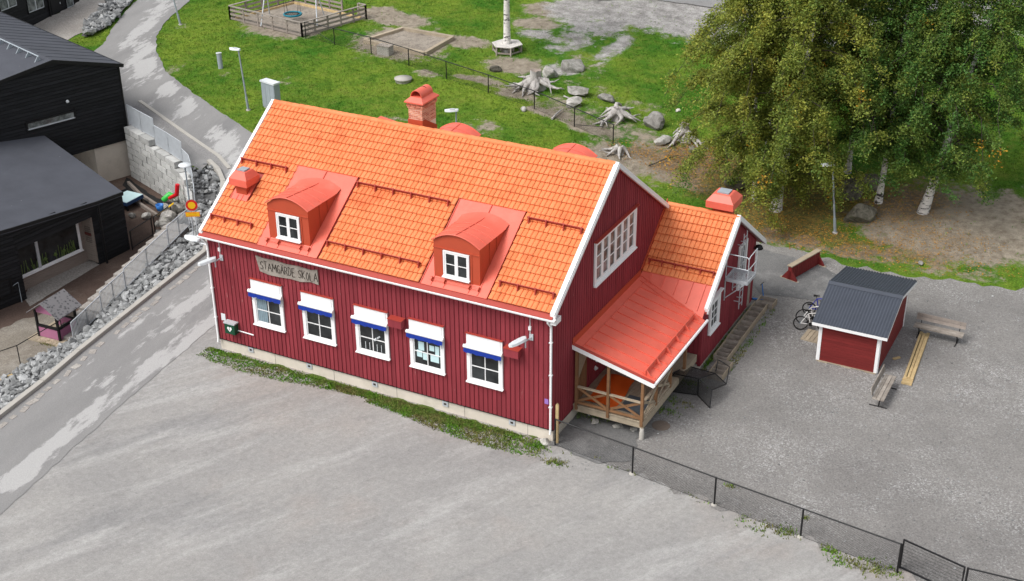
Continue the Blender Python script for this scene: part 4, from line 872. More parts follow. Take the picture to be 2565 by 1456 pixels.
for p in ((x0, y0), (x1, y0), (x1, y1)): mb.tube([(*p, zb), (*p, zb+1.18)], .022, 6)
mb.build('guard_rail', m_galv, t)
mb = MB()
for y in (y0, y1): mb.beam((x0, y, zb-.9), (x1-.1, y, zb-.05), .04, .04); mb.beam((x0, y, zb-1.0), (x0, y, zb), .04, .04)
mb.build('bracket', m_galv, t)
mb = MB(); lx = AX+.28
for y in (11.5, 11.9): mb.beam((lx, y, 1.15), (lx, y, 4.75), .05, .03, (1, 0, 0))
for i in range(11): mb.tube([(lx, 11.5, 1.35+i*.32), (lx, 11.9, 1.35+i*.32)], .016, 5)
for z in (1.5, 4.2): mb.beam((AX, 11.5, z), (lx, 11.5, z), .03, .03); mb.beam((AX, 11.9, z), (lx, 11.9, z), .03, .03)
mb.build('ladder', m_galv, t)
mb = MB(); mb.lathe((AX+.25, 13.9, 3.05), [(.0, .16), (.14, .13), (.2, .0), (.17, -.03), (0, -.03)], 12); t = mb.build('wall_lamp', m_blackpaint, None, label='round black dome lamp on the far corner of the annexe gable', cat='lamp'); MB().beam((AX, 13.9, 3.0), (AX+.25, 13.9, 3.08), .05, .05).build('arm', m_blackpaint, t)
def sashmat(w_, m):
    for o in w_.children:
        if o.name.startswith('sash'): o.data.materials[0] = m
# ================================================================== black buildings on the left
hd = Vector((-.948, .318, 0)).normalized(); gn = Vector((.318, .948, 0)).normalized()
c0 = at(318, 443, CZ); c0.z = 0
def BP(a, z, b=0.): return c0+gn*a+hd*b+Z*z                           # along gable, height, back along ridge
bld = thing('black_school_building', 'large black boarded building with grey roof and long narrow window at the left', 'building', BP(-5, CZ, 5))
gt = lambda a: 5.98-.285*(a+3.5) if a > -3.5 else 5.98+.145*(a+3.5)
ga, gb = -15., .42
F_ = (c0.copy(), gn, Z, -hd)
mb = MB(); mb.prism([BP(a, z) for a, z in ((ga, .18), (gb, .18), (gb, gt(gb)-.1), (-3.5, gt(-3.5)-.1), (ga, gt(ga)-.1))], hd*.2); wl = mb.build('wall', m_blackwood, bld)
mb = MB(); mb.prism([BP(gb, .18, .2), BP(gb, .18, 22), BP(gb, gt(gb)-.1, 22), BP(gb, gt(gb)-.1, .2)], gn*-.2); mb.build('wall', m_blackwood, bld)
WA = (-5.62, -2.6, 2.28, 2.82)
def hboards(frame, u0f, u1f, v0, v1, holes, parent, pitch=.2, h=.17, dep=.03, mt=None, name='cladding_board'):
    n = int((v1-v0)/pitch)
    for i in range(n+1):
        a = v0+i*pitch; b = min(a+h, v1)
        if b-a < .04: continue
        u0, u1 = u0f((a+b)/2), u1f((a+b)/2); segs = [(u0, u1)]
        for (h0, h1, q0, q1) in holes:
            if b > q0 and a < q1:
                ns = []
                for (s0, s1) in segs:
                    if s1 <= h0 or s0 >= h1: ns.append((s0, s1)); continue
                    if h0-s0 > .05: ns.append((s0, h0))
                    if s1-h1 > .05: ns.append((h1, s1))
                segs = ns
        for (s0, s1) in segs:
            if s1-s0 > .05: MB().fb(frame, s0, a, .001, s1, b, dep+random.uniform(-.004, .006)).build(name, mt or m_blackwood, parent)
hboards(F_, lambda v: ga if v < gt(ga)-.12 else -3.5-(5.86-v)/.145, lambda v: gb if v < gt(gb)-.12 else -3.5+(5.86-v)/.285, .18, 5.84, [WA], wl)
rf = MB()
def rp(P): rf.prism([Vector(p) for p in P], (0, 0, -.14))
e0, e1 = -.12, 24
rp([BP(-3.5, 5.98, e0), BP(.67, gt(.67), e0), BP(.67, gt(.67), e1), BP(-3.5, 5.98, e1)]); rp([BP(ga-.3, gt(ga-.3), e0), BP(-3.5, 5.98, e0), BP(-3.5, 5.98, e1), BP(ga-.3, gt(ga-.3), e1)])
rf = rf.build('roof', m_felt, bld)
mb = MB()
for i in range(1, 24): b = e0+i*1.0; mb.beam(BP(-3.4, 5.98-.02, b), BP(.62, gt(.62)+.012, b), .03, .02)
mb.build('seams', m_felt, rf)
mb = MB(); mb.beam(BP(-3.5, 5.90, e0-.02), BP(.74, gt(.74)-.07, e0-.02), .05, .2); mb.beam(BP(ga-.3, gt(ga-.3)-.07, e0-.02), BP(-3.5, 5.90, e0-.02), .05, .2); mb.beam(BP(.72, gt(.7)-.08, e0), BP(.72, gt(.7)-.08, e1), .06, .18); mb.build('verge', m_blackpaint, rf)
mb = MB(); mb.tube([BP(-4.0, 6.18, .4), BP(-4.0, 6.18, 16)], .04, 6)
g = mb.build('snow_rail', m_greysteel, rf)
for i in range(14): MB().prism([BP(-4.25, 5.86, .5+i*1.15), BP(-3.85, 5.93, .5+i*1.15), BP(-4.0, 6.2, .5+i*1.15)], hd*.05).build('bracket', m_greysteel, g)
wn = window(bld, (BP(WA[0], WA[2], -.035), gn, Z, -hd), WA[1]-WA[0], WA[3]-WA[2], 1, 1, .05, .05, .06, .03, False, m_glass_reflect, 0, 1, .05)
wn.data.materials[0] = m_blackpaint; sashmat(wn, m_blackpaint); MB().fb((BP(WA[0], WA[2], -.035), gn, Z, -hd), .05, .05, -.01, WA[1]-WA[0]-.05, .12, .02).build('sill', m_galv, wn)
mb = MB(); mb.lathe(BP(-3.0, 3.44, -.12), [(0, .1), (.08, .05), (.1, -.05), (0, -.1)], 8); mb.build('wall_lamp', m_lamp, bld)
mb = MB(); mb.beam(BP(gb+.05, .1, .0), BP(gb+.05, gt(gb)-.1, .0), .09, .09, (1, 0, 0)); mb.build('downpipe', m_blackpaint, bld)
mb = MB(); mb.prism([BP(a, z, .1) for a, z in ((-1.75, CZ-.2), (.38, CZ-.2), (.38, .18), (-1.75, .18))], hd*.25); mb.prism([BP(a, z, .35) for a, z in ((-1.75, CZ-.2), (-1.45, CZ-.2), (-1.45, .18), (-1.75, .18))], hd*3); mb.build('concrete_base', m_plinth, bld)
mb = MB(); mb.prism([BP(-9, CZ, 3.4), BP(-1.75, CZ, 3.4), BP(-1.75, .18, 3.4), BP(-9, .18, 3.4)], hd*.1); mb.build('recess_wall', m_concrete, bld)
mb = MB(); mb.prism([BP(.36, CZ, .3), BP(.36, CZ, 22), BP(.36, .18, 22), BP(.36, .18, .3)], gn*-.2); mb.build('concrete_base', m_plinth, bld)
# lower polygonal wing with flat pitched roof
pts = {'R': at(325, 625, CZ), 'M': at(262, 657, CZ), 'A': at(62, 752, CZ), 'B': at(-15, 782, CZ)}
top = {'R': 1.28, 'M': 1.40, 'A': 1.90, 'B': 2.0}
wing = thing('black_school_wing', 'low black boarded wing with big white framed window and flat grey roof', 'building', (-17, 6, CZ))
lp, ll = BP(-4.67, 1.80, -.05), BP(-7.23, 2.1, -.05)
B2 = pts['B']+Vector((-.6, -3.2, 0)); B3 = B2+Vector((-7, -1.5, 0))
def edge(a, b): return (b-a).normalized()
def wallseg(pa, pb, za, zb, holes=(), bd=True):
    U = edge(pa, pb); N = Vector((U.y, -U.x, 0)); ln = (pb-pa).length; o = Vector((pa.x, pa.y, 0)); f = (o, U, Z, N)
    mb = MB(); segs = [(0, ln, CZ, None)]
    w_ = mb
    if not holes: mb.prism([o+U*0+Z*CZ, o+U*ln+Z*CZ, o+U*ln+Z*(zb-.05), o+Z*(za-.05)], N*-.2)
    else:
        (h0, h1, q0, q1) = holes[0]
        mb.prism([o+Z*CZ, o+U*h0+Z*CZ, o+U*h0+Z*(za+(zb-za)*h0/ln-.05), o+Z*(za-.05)], N*-.2); mb.prism([o+U*h1+Z*CZ, o+U*ln+Z*CZ, o+U*ln+Z*(zb-.05), o+U*h1+Z*(za+(zb-za)*h1/ln-.05)], N*-.2)
        mb.prism([o+U*h0+Z*q1, o+U*h1+Z*q1, o+U*h1+Z*(za+(zb-za)*h1/ln-.05), o+U*h0+Z*(za+(zb-za)*h0/ln-.05)], N*-.2)
    wl = mb.build('wall', m_blackwood, wing)
    if bd:
        lim = min(za, zb)-.05; hboards(f, lambda v: 0 if v < lim or za > zb else (v-za)/(zb-za)*ln, lambda v: ln if v < lim or zb > za else (za-v)/(za-zb)*ln, CZ+.05, max(za, zb)-.08, holes, wl, .19, .165)
    return f, ln, wl
f, ln, wl = wallseg(pts['A'], pts['M'], top['A'], top['M'], [(.12, (pts['M']-pts['A']).length-.35, CZ, .62)])
# recess behind the opening
h0, h1 = .12, ln-.35; O, U, _, N = f; dp = .85
mb = MB(); mb.fb(f, h0, CZ, -dp-.1, h1, .62, -dp); mb.fb(f, h1-.02, CZ+.12, -dp, h1+.15, .62, -.02); mb.fb(f, h0-.1, CZ, -dp, h0, .62, -.02); rc = mb.build('recess_wall', m_cedar, wing)
hboards((O-N*dp, U, Z, N), lambda v: h0, lambda v: h1, CZ+.1, .6, [(h0+.35, h1-.25, CZ+.72, .58)], rc, .125, .112, .02, m_cedar)
fs = (O+U*(h1-.02), -N, Z, -U); hboards(fs, lambda v: .02, lambda v: dp, CZ+.12, .6, [], rc, .125, .112, .02, m_cedar)
wn = window(wing, (O+U*(h0+.4)+Z*(CZ+.75)-N*(dp-.035), U, Z, N), h1-h0-.7, .55-(CZ+.75), 1, 1, .07, .05, .06, .03, True, None, 0, 1, .05)
ww = h1-h0-.7; mb = MB(); mb.fb((O+U*(h0+.4)+Z*(CZ+.75)-N*(dp-.035), U, Z, N), ww*.30, .1, -.012, ww*.34, 1.85, .045); mb.build('mullion', m_galv, wn)
mb = MB(); Fw = (O+U*(h0+.4)+Z*(CZ+.75)-N*(dp-.035), U, Z, N)
for i in range(42):
    u = random.uniform(.16, ww-.2)
    if abs(u-ww*.32) < .12: continue
    hh = random.uniform(.25, .72)
    b0 = Fw[0]+U*u+Z*.14-N*.0115; b1 = b0+U*random.uniform(-.12, .12)+Z*hh; mb.beam(b0, b1, .035, .002, N)
for u in (ww*.42, ww*.58, ww*.72): mb.lathe(Fw[0]+U*u+Z*.42-N*.0115, [(0, -.13), (.13, 0), (0, .13)], 8)
mb.build('window_plants', m_leafcut, wn, kind='stuff')
mb = MB()
for i in range(5): mb.fb(fs, .25+i*.1, CZ+1.2, .021, .262+i*.1, CZ+2.1, .03)
for i in range(8): mb.fb(fs, .25, CZ+1.2+i*.125, .021, .66, CZ+1.212+i*.125, .03)
mb.build('trellis', m_twig, rc); mb = MB(); mb.fb(fs, .2, CZ+1.62, .03, .68, CZ+1.76, .06); mb.build('ornament', M('rust red ornament', (.12, .03, .025)), rc)
wallseg(pts['M'], pts['R'], top['M'], top['R']); wallseg(pts['R'], Vector((lp.x+.2, lp.y-.25, CZ)), top['R'], 1.6, (), False)
f, ln, wl = wallseg(pts['B'], pts['A'], top['B'], top['A']); wallseg(B2, pts['B'], 2.05, top['B']); wallseg(B3, B2, 2.1, 2.05)
wn = window(wing, (f[0]+f[1]*.15+Z*(CZ+.55)+f[3]*.035, f[1], Z, f[3]), 1.0, .95, 1, 1, .06, .05, .05, .03, False, None, 0, 1, .05); wn.data.materials[0] = m_blackpaint; sashmat(wn, m_blackpaint)
mb = MB(); dpx = pts['M']+Vector((.10, .02, 0)); mb.tube([(dpx.x+.1, dpx.y-.05, CZ), (dpx.x+.1, dpx.y-.05, top['M']-.1)], .06, 7); mb.build('downpipe', m_blackpaint, wing)
mb = MB(); RP = []
for k, q in (('R', .25), ('M', .22), ('A', .2), ('B', .2)):
    cpt = pts[k]; out = Vector((.9, -.45, 0)).normalized()*.28; RP.append(Vector((cpt.x+out.x, cpt.y+out.y, top[k]+.05)))
RP += [B2+Vector((.3, -.2, 2.1-CZ)), B3+Vector((0, -.2, 2.15-CZ)), Vector((-29, 2, 2.25)), ll, lp]
cen = sum(RP, Vector())/len(RP); cen.z = 1.85; n = len(RP)
mb.add(RP+[cen], [(i, (i+1) % n, n) for i in range(n)]); mb.add(RP+[p-Vector((0, 0, .2)) for p in RP], [(n+i, n+(i+1) % n, (i+1) % n, i) for i in range(n)]); mb.add([p-Vector((0, 0, .2)) for p in RP]+[cen-Vector((0, 0, .2))], [((i+1) % n, i, n) for i in range(n)])
rw = mb.build('roof', m_felt, wing)
mb = MB()
for i in range(n-3): mb.beam(RP[i]-Vector((0, 0, .06)), RP[(i+1) % n]-Vector((0, 0, .06)), .06, .16)
mb.build('fascia', m_blackpaint, rw)
# far wing
fa, fb_ = G(-60, 140), G(176, 16); far = thing('black_far_building', 'black boarded building section with tall windows in the far left corner', 'building', fa.lerp(fb_, .6))
U = Vector((fb_.x-fa.x, fb_.y-fa.y, 0)); ln = U.length; U.normalize(); N = Vector((U.y, -U.x, 0)); z0 = 1.7; f = (Vector((fa.x, fa.y, 0)), U, Z, N)
mb = MB(); mb.fb(f, 0, z0-1, -8, ln, z0+6, 0); wl = mb.build('wall', m_blackwood, far)
def pu(px, py):
    p = atp(px, py, f[0], np.array(N)); return ((p-f[0]).dot(U), p.z)
wins = []
for (a, b) in (((0, 32), (42, 8)), ((70, 36), (104, -25)), ((166, 24), (180, -20))):
    u0, zb = pu(*a); u1, zt = pu(*b); wins.append((u0, u1, zb, max(zt, zb+1.1)))
hboards(f, lambda v: 0, lambda v: ln, z0, z0+6, wins, wl, .2, .17)
for (u0, u1, zb, zt) in wins:
    wn = window(far, (f[0]+U*u0+Z*zb+N*.035, U, Z, N), u1-u0, zt-zb, 1, 1, .06, .05, .05, .03, False, m_glass_reflect, 0, 2 if u1-u0 > 1 else 1, .05); wn.data.materials[0] = m_blackpaint; sashmat(wn, m_galv)
u0, zb = pu(142, 38); MB().fb(f, u0-.5, z0, .0, u0+.6, z0+2.2, .06).build('door', m_blackpaint, far); MB().fb(f, u0+.45, z0+1.0, .06, u0+.5, z0+1.15, .1).build('door_handle', m_galv, far.children[-1])
mb = MB(); mb.tube([f[0]+U*(u0-.75)+N*.1+Z*z0, f[0]+U*(u0-.75)+N*.1+Z*(z0+6)], .06, 6); mb.build('downpipe', m_blackpaint, far)
mb = MB(); mb.fb((f[0], U, N, Z), u0-.4, .3, z0-.1, u0+.9, 1.4, z0+.12); mb.build('door_mat', m_blackpaint, None, label='dark door mat on the path in front of the far black door', cat='mat')
# ------------------------------------------------------------------ retaining wall of concrete blocks
rw = thing('retaining_wall', 'stepped retaining wall of pale grey concrete blocks below the road', 'wall', (-15, 14.8, CZ))
bl = MB().bb(.028, 0, .03, .972, 1, .372).mesh('block', m_block)
wp = [Vector((x, y, 0)) for x, y in WALLTOP]; cum = [0]
for a, b in zip(wp, wp[1:]): cum.append(cum[-1]+(b-a).length)
def wat(s):
    for i in range(len(wp)-1):
        if s <= cum[i+1] or i == len(wp)-2:
            return wp[i]+(wp[i+1]-wp[i])*((s-cum[i])/(cum[i+1]-cum[i])), (wp[i+1]-wp[i]).normalized()
tot = cum[-1]; BH = .4
def courses(s): return 8 if s < 3.0 else 7 if s < 6.4 else 6 if s < 8.2 else 5 if s < 9.6 else 4
for c in range(8):
    s = 0. if c % 2 == 0 else -.62
    while s < tot:
        e = s+1.24; a, b = max(s, 0), min(e, tot); s = e
        if b-a < .1 or courses((a+b)/2) <= c: continue
        p, _ = wat(a); q, _ = wat(b); d = (q-p); l = d.length; d /= l; nn = Vector((d.y, -d.x, 0))
        m = Matrix.Identity(4); dn = -nn; jit = random.uniform(-.012, .012)
        for i in range(3): m[i][0] = d[i]*l; m[i][1] = dn[i]*.5; m[i][2] = Z[i]; m[i][3] = (p+nn*jit)[i]
        m[2][3] = CZ+c*BH; link('block', bl, rw, mat_world=m)
mb = MB()
for a, b in zip(wp, wp[1:]):
    d = (b-a).normalized(); nn = Vector((-d.y, d.x, 0)); mb.beam(a+nn*.3+Z*(CZ+.7), b+nn*.3+Z*(CZ+.7), .3, 1.4)
mb.build('wall_core', m_concrete, rw)
# mesh railing on the wall
def rail_panel(name, p, q, zb, zt, m, mm, parent, bars=.11, r=.03, bw=.024):
    """steel panel p->q with posts, top and bottom rail and thin bars"""
    mb = MB(); P0, P1 = Vector((p[0], p[1], 0)), Vector((q[0], q[1], 0)); za0, za1 = zb; zt0, zt1 = zt
    mb.tube([P0+Z*za0, P0+Z*zt0], r, 5); mb.tube([P1+Z*za1, P1+Z*zt1], r, 5); mb.tube([P0+Z*zt0, P1+Z*zt1], r, 5); mb.tube([P0+Z*(za0+.08), P1+Z*(za1+.08)], r*.8, 5)
    o = mb.build(name, m, parent); b = MB(); n = max(2, int((P1-P0).length/bars))
    for i in range(1, n):
        f = i/n; x = P0.lerp(P1, f); b.beam(x+Z*(za0+(za1-za0)*f+.08), x+Z*(zt0+(zt1-zt0)*f), bw, bw)
    b.build('bars', mm, o); return o
rl = thing('mesh_railing', 'stepped grey steel mesh railing on top of the block retaining wall', 'railing', (-15, 15, .7))
def wback(s, d=.42):
    p, t_ = wat(s); return p+Vector((-t_.y, t_.x, 0))*d if Vector((-t_.y, t_.x, 0)).y > 0 else p-Vector((-t_.y, t_.x, 0))*d
seg = [(-.1, 1.5, 1.08), (1.5, 3.1, 1.08), (3.1, 4.8, .68), (4.8, 6.5, .68), (6.5, 7.6, .28), (7.6, 8.6, .28), (8.6, 9.8, -.1), (9.8, 11.0, -.5)]
for (a, b, z) in seg: rail_panel('rail_panel', wback(a), wback(min(b, tot)), (z, z), (z+1.25, z+1.25), m_galv, m_galv, rl, .055)
# ------------------------------------------------------------------ outdoor stair with railing
S0, S1 = at(183, 855, -2.0), at(474, 566, -.2); sdv = S1-S0; sh = Vector((sdv.x, sdv.y, 0)); sl_ = sh.length; sh.normalize(); sn_ = Vector((-sh.y, sh.x, 0))
st = thing('stairway', 'long concrete outdoor stair climbing beside the crushed stone slope', 'stairs', S0)
ns = 14
for i in range(ns):
    f0 = i/ns; p = S0+sh*sl_*f0; z = S0.z+sdv.z*(i+1)/ns
    MB().fb((Vector((p.x, p.y, 0)), sh, Z, sn_), 0, z-.3, .0, sl_/ns+.03, z, 1.25).build('step', m_paving, st)
for k in range(3): pass
hr = thing('stair_railing', 'grey steel railing with upright bars along the outdoor stair', 'railing', S0+sh*3)
brk = [0, .16, .30, .31, .52, .80, .81, 1.0]
for (a, b, da, db) in ((0, .225, .0, -.05), (.228, .42, .12, .0), (.425, .80, .12, .0), (.805, 1., .15, .0)):
    mid = (a+b)/2
    for u, v_ in ((a, mid), (mid, b)):
        p, q = S0+sdv*u-sn_*.06, S0+sdv*v_-sn_*.06; rail_panel('rail_panel', p, q, (p.z+.02, q.z+.02), (p.z+1.0+da+(db-da)*(u-a)/(b-a), q.z+1.0+da+(db-da)*(v_-a)/(b-a)), m_galv, m_galv, hr, .09)
# black low railings / gates in the court
def black_panel(p, q, h, label, cat='fence', mesh=True, z=None):
    z = CZ if z is None else z; t = thing('black_gate' if cat == 'gate' else 'black_railing', label, cat, p)
    P0, P1 = Vector((p[0], p[1], z)), Vector((q[0], q[1], z)); mb = MB()
    for x in (P0, P1): mb.beam(x, x+Z*h, .05, .05)
    mb.beam(P0+Z*h, P1+Z*h, .04, .04); mb.beam(P0+Z*.12, P1+Z*.12, .04, .04); mb.build('frame', m_blackmetal, t); b = MB(); n = int((P1-P0).length/.09)
    for i in range(1, n): x = P0.lerp(P1, i/n); b.beam(x+Z*.12, x+Z*h, .010, .010)
    b.build('bars', m_blackmetal, t); return t
black_panel(at(332, 626, CZ), at(384, 592, CZ), 1.1, 'black barred gate between the black wing and the stair', 'gate')
black_panel(at(390, 590, CZ), at(432, 560, CZ), 1.1, 'black railing panel in front of the boulder heap')
f1, f2, f3 = at(-40, 948, CZ), at(52, 916, CZ), at(160, 852, CZ)
t = thing('black_railing', 'thin black handrail fence at the bottom of the stone slope', 'fence', f2); mb = MB()
mb.tube([f1+Z*1.05, f2+Z*1.05, f3+Z*1.05], .022, 5)
for p in (f1, f2, f3): mb.tube([p, p+Z*1.05], .025, 5)
mb.build('rail', m_blackmetal, t)
p = at(2, 765, CZ); q = at(55, 752, CZ); mb = MB(); mb.tube([at(-20, 775, CZ)+Z*.05, at(-20, 775, CZ)+Z*.5, at(55, 757, CZ)+Z*1.1, at(55, 757, CZ)], .025, 5)
mb.build('handrail', m_greysteel, None, label='grey steel handrail beside the black wing wall', cat='railing')
# play house
ph = thing('play_house', 'small pink and dark wooden play hut with grey felt gable roof', 'playhouse', at(140, 830, CZ))
pc = at(148, 838, CZ); ang = math.radians(93); Uh, Vh = Vector((math.cos(ang-math.pi/2), math.sin(ang-math.pi/2), 0)), Vector((math.cos(ang), math.sin(ang), 0)); F_ = (pc, Uh, Vh, Z)
hwd, hln = .62, .6
for (a, b) in ((-hwd, -hln), (hwd, -hln), (-hwd, hln), (hwd, hln)): MB().fb(F_, a-.05, b-.05, .1, a+.05, b+.05, 1.5).build('post', m_blackpaint, ph)
for (a0, b0, a1, b1) in ((-hwd, -hln-.02, hwd, -hln+.02), (-hwd, hln-.02, hwd, hln+.02), (hwd-.02, -hln, hwd+.02, hln)):
    MB().fb(F_, a0, b0, .12, a1, b1, .62).build('panel', m_pink, ph); MB().fb(F_, a0-.03, b0-.03, .66, a1+.03, b1+.03, .76).build('ledge', m_blackpaint, ph)
MB().fb(F_, -hwd, hln-.015, .76, hwd, hln+.015, 1.5).build('back_panel', m_cedar, ph)
mb = MB(); g0 = [pc+Uh*-hwd+Vh*-hln+Z*1.38, pc+Uh*hwd+Vh*-hln+Z*1.38, pc+Uh*hwd+Vh*-hln+Z*1.5, pc+Vh*-hln+Z*1.95, pc+Uh*-hwd+Vh*-hln+Z*1.5]; mb.prism(g0, Vh*.04); mb.build('gable', m_pink, ph)
mb = MB()
for sg in (-1, 1): mb.prism([pc+Vh*-.85+Z*2.02, pc+Uh*sg*.95+Vh*-.85+Z*1.36, pc+Uh*sg*.95+Vh*-.85+Z*1.40, pc+Vh*-.85+Z*2.07], Vh*1.65)
rr_ = mb.build('roof', m_oldwood, ph); t_ = NT('felt shingles'); _c = t_.mix(t_.ramp(t_.vor(7), .1, .5), (.06, .06, .065), (.20, .195, .20)); rr_.data.materials[0] = t_.fin(_c, .9, 0, .2)
mb = MB()
for i in range(7): mb.fb(F_, -1.0+i*.27, -1.0, 0, -1.0+i*.27+.25, .9, .09)
mb.build('floor_boards', m_deckwood, ph)
b0 = at(-10, 962, CZ); b1 = at(140, 905, CZ); mb = MB(); mb.beam(b0+Z*.08, b1+Z*.08, .2, .16); mb.build('timber_beam', m_newwood, None, label='pale timber beam lying along the bottom of the stone slope', cat='beam')
# boulder heap with toys, sand table
r = random.Random(21); heap = thing('boulder_heap', 'heap of pale boulders with toys on it below the retaining wall', 'rocks', at(425, 555, CZ))
for i, (px, py, s, z) in enumerate(((402, 590, .8, .1), (420, 600, .7, .1), (440, 592, .8, .1), (412, 566, .9, .25), (436, 566, .9, .3), (455, 560, .9, .35), (424, 545, .8, .5), (446, 540, .9, .55), (462, 535, .8, .6), (440, 522, .7, .75), (456, 518, .7, .8), (470, 520, .7, .7), (398, 565, .6, .1), (462, 580, .8, .15), (415, 535, .7, .45))):
    p = at(px, py, CZ)+Z*(z*.8); link('boulder', rock_mesh(300+i, 2, .2, .8, m_rock), heap, mat_world=Matrix.Translation(p) @ rotm(r) @ Matrix.Scale(s, 4))
mb = MB()
for i, (x, a) in enumerate(((0, 5.6), (1, 5.2), (2, 4.8))): 
    p = wback(7.6+i*1.0, -.9-.2*i); link('boulder', rock_mesh(340+i, 2, .2, .8, m_rock), heap, mat_world=Matrix.Translation((p.x, p.y, CZ+.6)) @ rotm(r) @ Matrix.Scale(1.0, 4))
p = at(452, 545, CZ)+Z*1.25; mb = MB(); mb.tube([p+Vector((-.55, -.1, -.15)), p+Vector((-.05, 0, .15)), p+Vector((.05, .05, .75))], [.10, .13, .13], 8); t = mb.build('toy_slide', m_redtoy, None, label='bright red angled plastic toy on top of the boulder heap', cat='toy')
p = at(432, 538, CZ)+Z*1.0; mb = MB(); mb.tube([p+Vector((-.35, -.2, -.1)), p+Vector((0, 0, .22)), p+Vector((.3, .1, .1))], [.16, .2, .12], 7); mb.build('toy_boat', m_greentoy, None, label='bright green plastic toy on the boulder heap beside the red toy', cat='toy')
p = at(406, 562, CZ)+Z*.85; mb = MB(); mb.lathe(p, [(0, .0), (.17, 0), (.23, .34), (.2, .34), (.15, .05)], 12); mb.build('toy_bucket', m_bluetoy, None, label='light blue plastic bucket on the boulder heap left end', cat='bucket')
p = at(424, 565, CZ)+Z*.75; mb = MB(); mb.tube([p+Vector((-.5, -.3, -.1)), p+Vector((.05, .1, .35))], .03, 6); sp_ = mb.build('toy_spade', m_newwood, None, label='toy spade with yellow blade and wooden handle on the boulders', cat='spade'); mb = MB(); mb.beam(p+Vector((.05, .1, .35)), p+Vector((.28, .26, .55)), .16, .04); mb.build('blade', m_yellow, sp_)
mb = MB(); q = at(420, 600, CZ); mb.beam(q+Vector((-.3, -.1, .5)), q+Vector((.2, .3, 1.0)), .05, .05); mb.beam(q+Vector((.2, -.1, .4)), q+Vector((.4, .25, 1.0)), .05, .05); mb.build('wooden_sticks', m_porchwood, None, label='two crossed wooden sticks leaning on the boulder heap', cat='sticks')
st_ = thing('sand_table', 'low play table with pale blue lid beside the black wing', 'table', at(322, 518, CZ)); p = at(318, 515, CZ); mb = MB(); mb.bb(p.x-.8, p.y-.7, CZ+.35, p.x+.7, p.y+.7, CZ+.55); mb.build('tray', M('navy board', (.02, .05, .13)), st_)
MB().bb(p.x-.78, p.y-.68, CZ+.55, p.x+.68, p.y+.68, CZ+.58).build('lid', m_paper, st_)
mb = MB()
for a, b in ((-.7, -.6), (.6, -.6), (-.7, .6), (.6, .6)): mb.bb(p.x+a-.04, p.y+b-.04, CZ, p.x+a+.04, p.y+b+.04, CZ+.35)
mb.build('legs', m_blackpaint, st_)
for i, (px, py, s, lb) in enumerate(((366, 548, .65, 'pale round boulder on the brown court near the play table'), (331, 545, .5, 'small pale boulder beside the black wing wall corner'))): link('boulder', rock_mesh(360+i, 2, .2, .7, m_rock), None, lb, 'boulder', mat_world=Matrix.Translation(at(px, py, CZ)+Z*.15) @ Matrix.Scale(s, 4))
bd = thing('border_timbers', 'low dark timber border along the foot of the block wall', 'border', at(370, 505, CZ)); mb = MB()
for (a, b) in (((322, 462), (350, 490)), ((350, 490), (392, 518)), ((335, 505), (395, 545))): mb.beam(at(*a, CZ)+Z*.1, at(*b, CZ)+Z*.1, .15, .2)
mb.build('timber', m_penwood, bd)
# dark planting bed along the foot of the wall
sheet('planting_bed', at2([(318, 445), (345, 465), (392, 497), (430, 508), (425, 530), (385, 520), (340, 492), (305, 465)], CZ), .02, M('dark soil', (.018, .018, .018), .95, .3, 4), 2, .05, lambda x, y: CZ, label='dark soil bed along the foot of the block wall')
# pole lamp standing in the court with white disc top
def pole_lamp(base, top, label, head='flat', group=None, rot=0., r0=.055):
    t = thing('lamp_post', label, 'lamp post', base, group); base = Vector(base); top = Vector(top); mid = base.lerp(top, .22)
    mb = MB(); mb.tube([base, mid], r0*1.35, 8); mb.tube([mid, top], [r0, r0*.75], 8); mb.build('pole', m_greysteel, t); mb = MB(); mb.lathe(base, [(.14, -.1), (.14, .05), (.0, .06)], 10); mb.build('footing', m_concrete, t)
    if head == 'disc': mb = MB(); mb.lathe(top, [(0, -.06), (.08, -.05), (.35, .06), (.33, .1), (0, .13)], 16); mb.build('lamp_head', m_lamp, t)
    else:
        mb = MB(); R_ = Matrix.Translation(top) @ Matrix.Rotation(rot, 4, 'Z'); V = []; prof = [(.06, -.12), (.11, -.08), (.15, .1), (.17, .32), (.14, .52), (.05, .6)]; k = len(prof)
        for (hw, l) in prof:
            for (a, zz) in ((-hw, 0), (-hw*.7, .09), (0, .11), (hw*.7, .09), (hw, 0), (0, -.04)): V.append(R_ @ Vector((a, l, zz)))
        mb.add(V, [(i*6+j, (i+1)*6+j, (i+1)*6+(j+1) % 6, i*6+(j+1) % 6) for i in range(k-1) for j in range(6)]+[tuple(range(6)), tuple(range(6*(k-1), 6*k))[::-1]]); mb.build('lamp_head', m_lamp, t)
        MB().fb((top, Vector((math.cos(rot), math.sin(rot), 0)), Vector((-math.sin(rot), math.cos(rot), 0)), Z), -.09, .08, .1, .09, .34, .118).build('sensor_plate', m_galv, t)
    return t
b = at(470, 560, CZ+1.0); tp = at(463, 417, 2.2); pole_lamp(Vector((tp.x, tp.y, CZ)), tp, 'slim post with white disc lamp in front of the block wall', 'disc')
g = G(622, 277); pole_lamp(g, at(597, 126, g.z+3.8), 'tall grey lamp post on the lawn beside the curving road', rot=math.radians(95), group='grey lamp posts')
g = G(2091, 584); pole_lamp(g, at(2085, 414, g.z+3.75), 'grey lamp post in front of the birch trees', rot=math.radians(125), group='grey lamp posts')
tp = at(1142, 278, 4.9); pole_lamp((tp.x-.05, tp.y, hz(tp.x, tp.y)), tp, 'grey lamp post half hidden behind the orange roof', rot=math.radians(125), group='grey lamp posts')
g = G(452, 63); pole_lamp(g, at(418, -60, g.z+3.4), 'grey lamp post by the road at the top left', rot=math.radians(60), group='grey lamp posts')
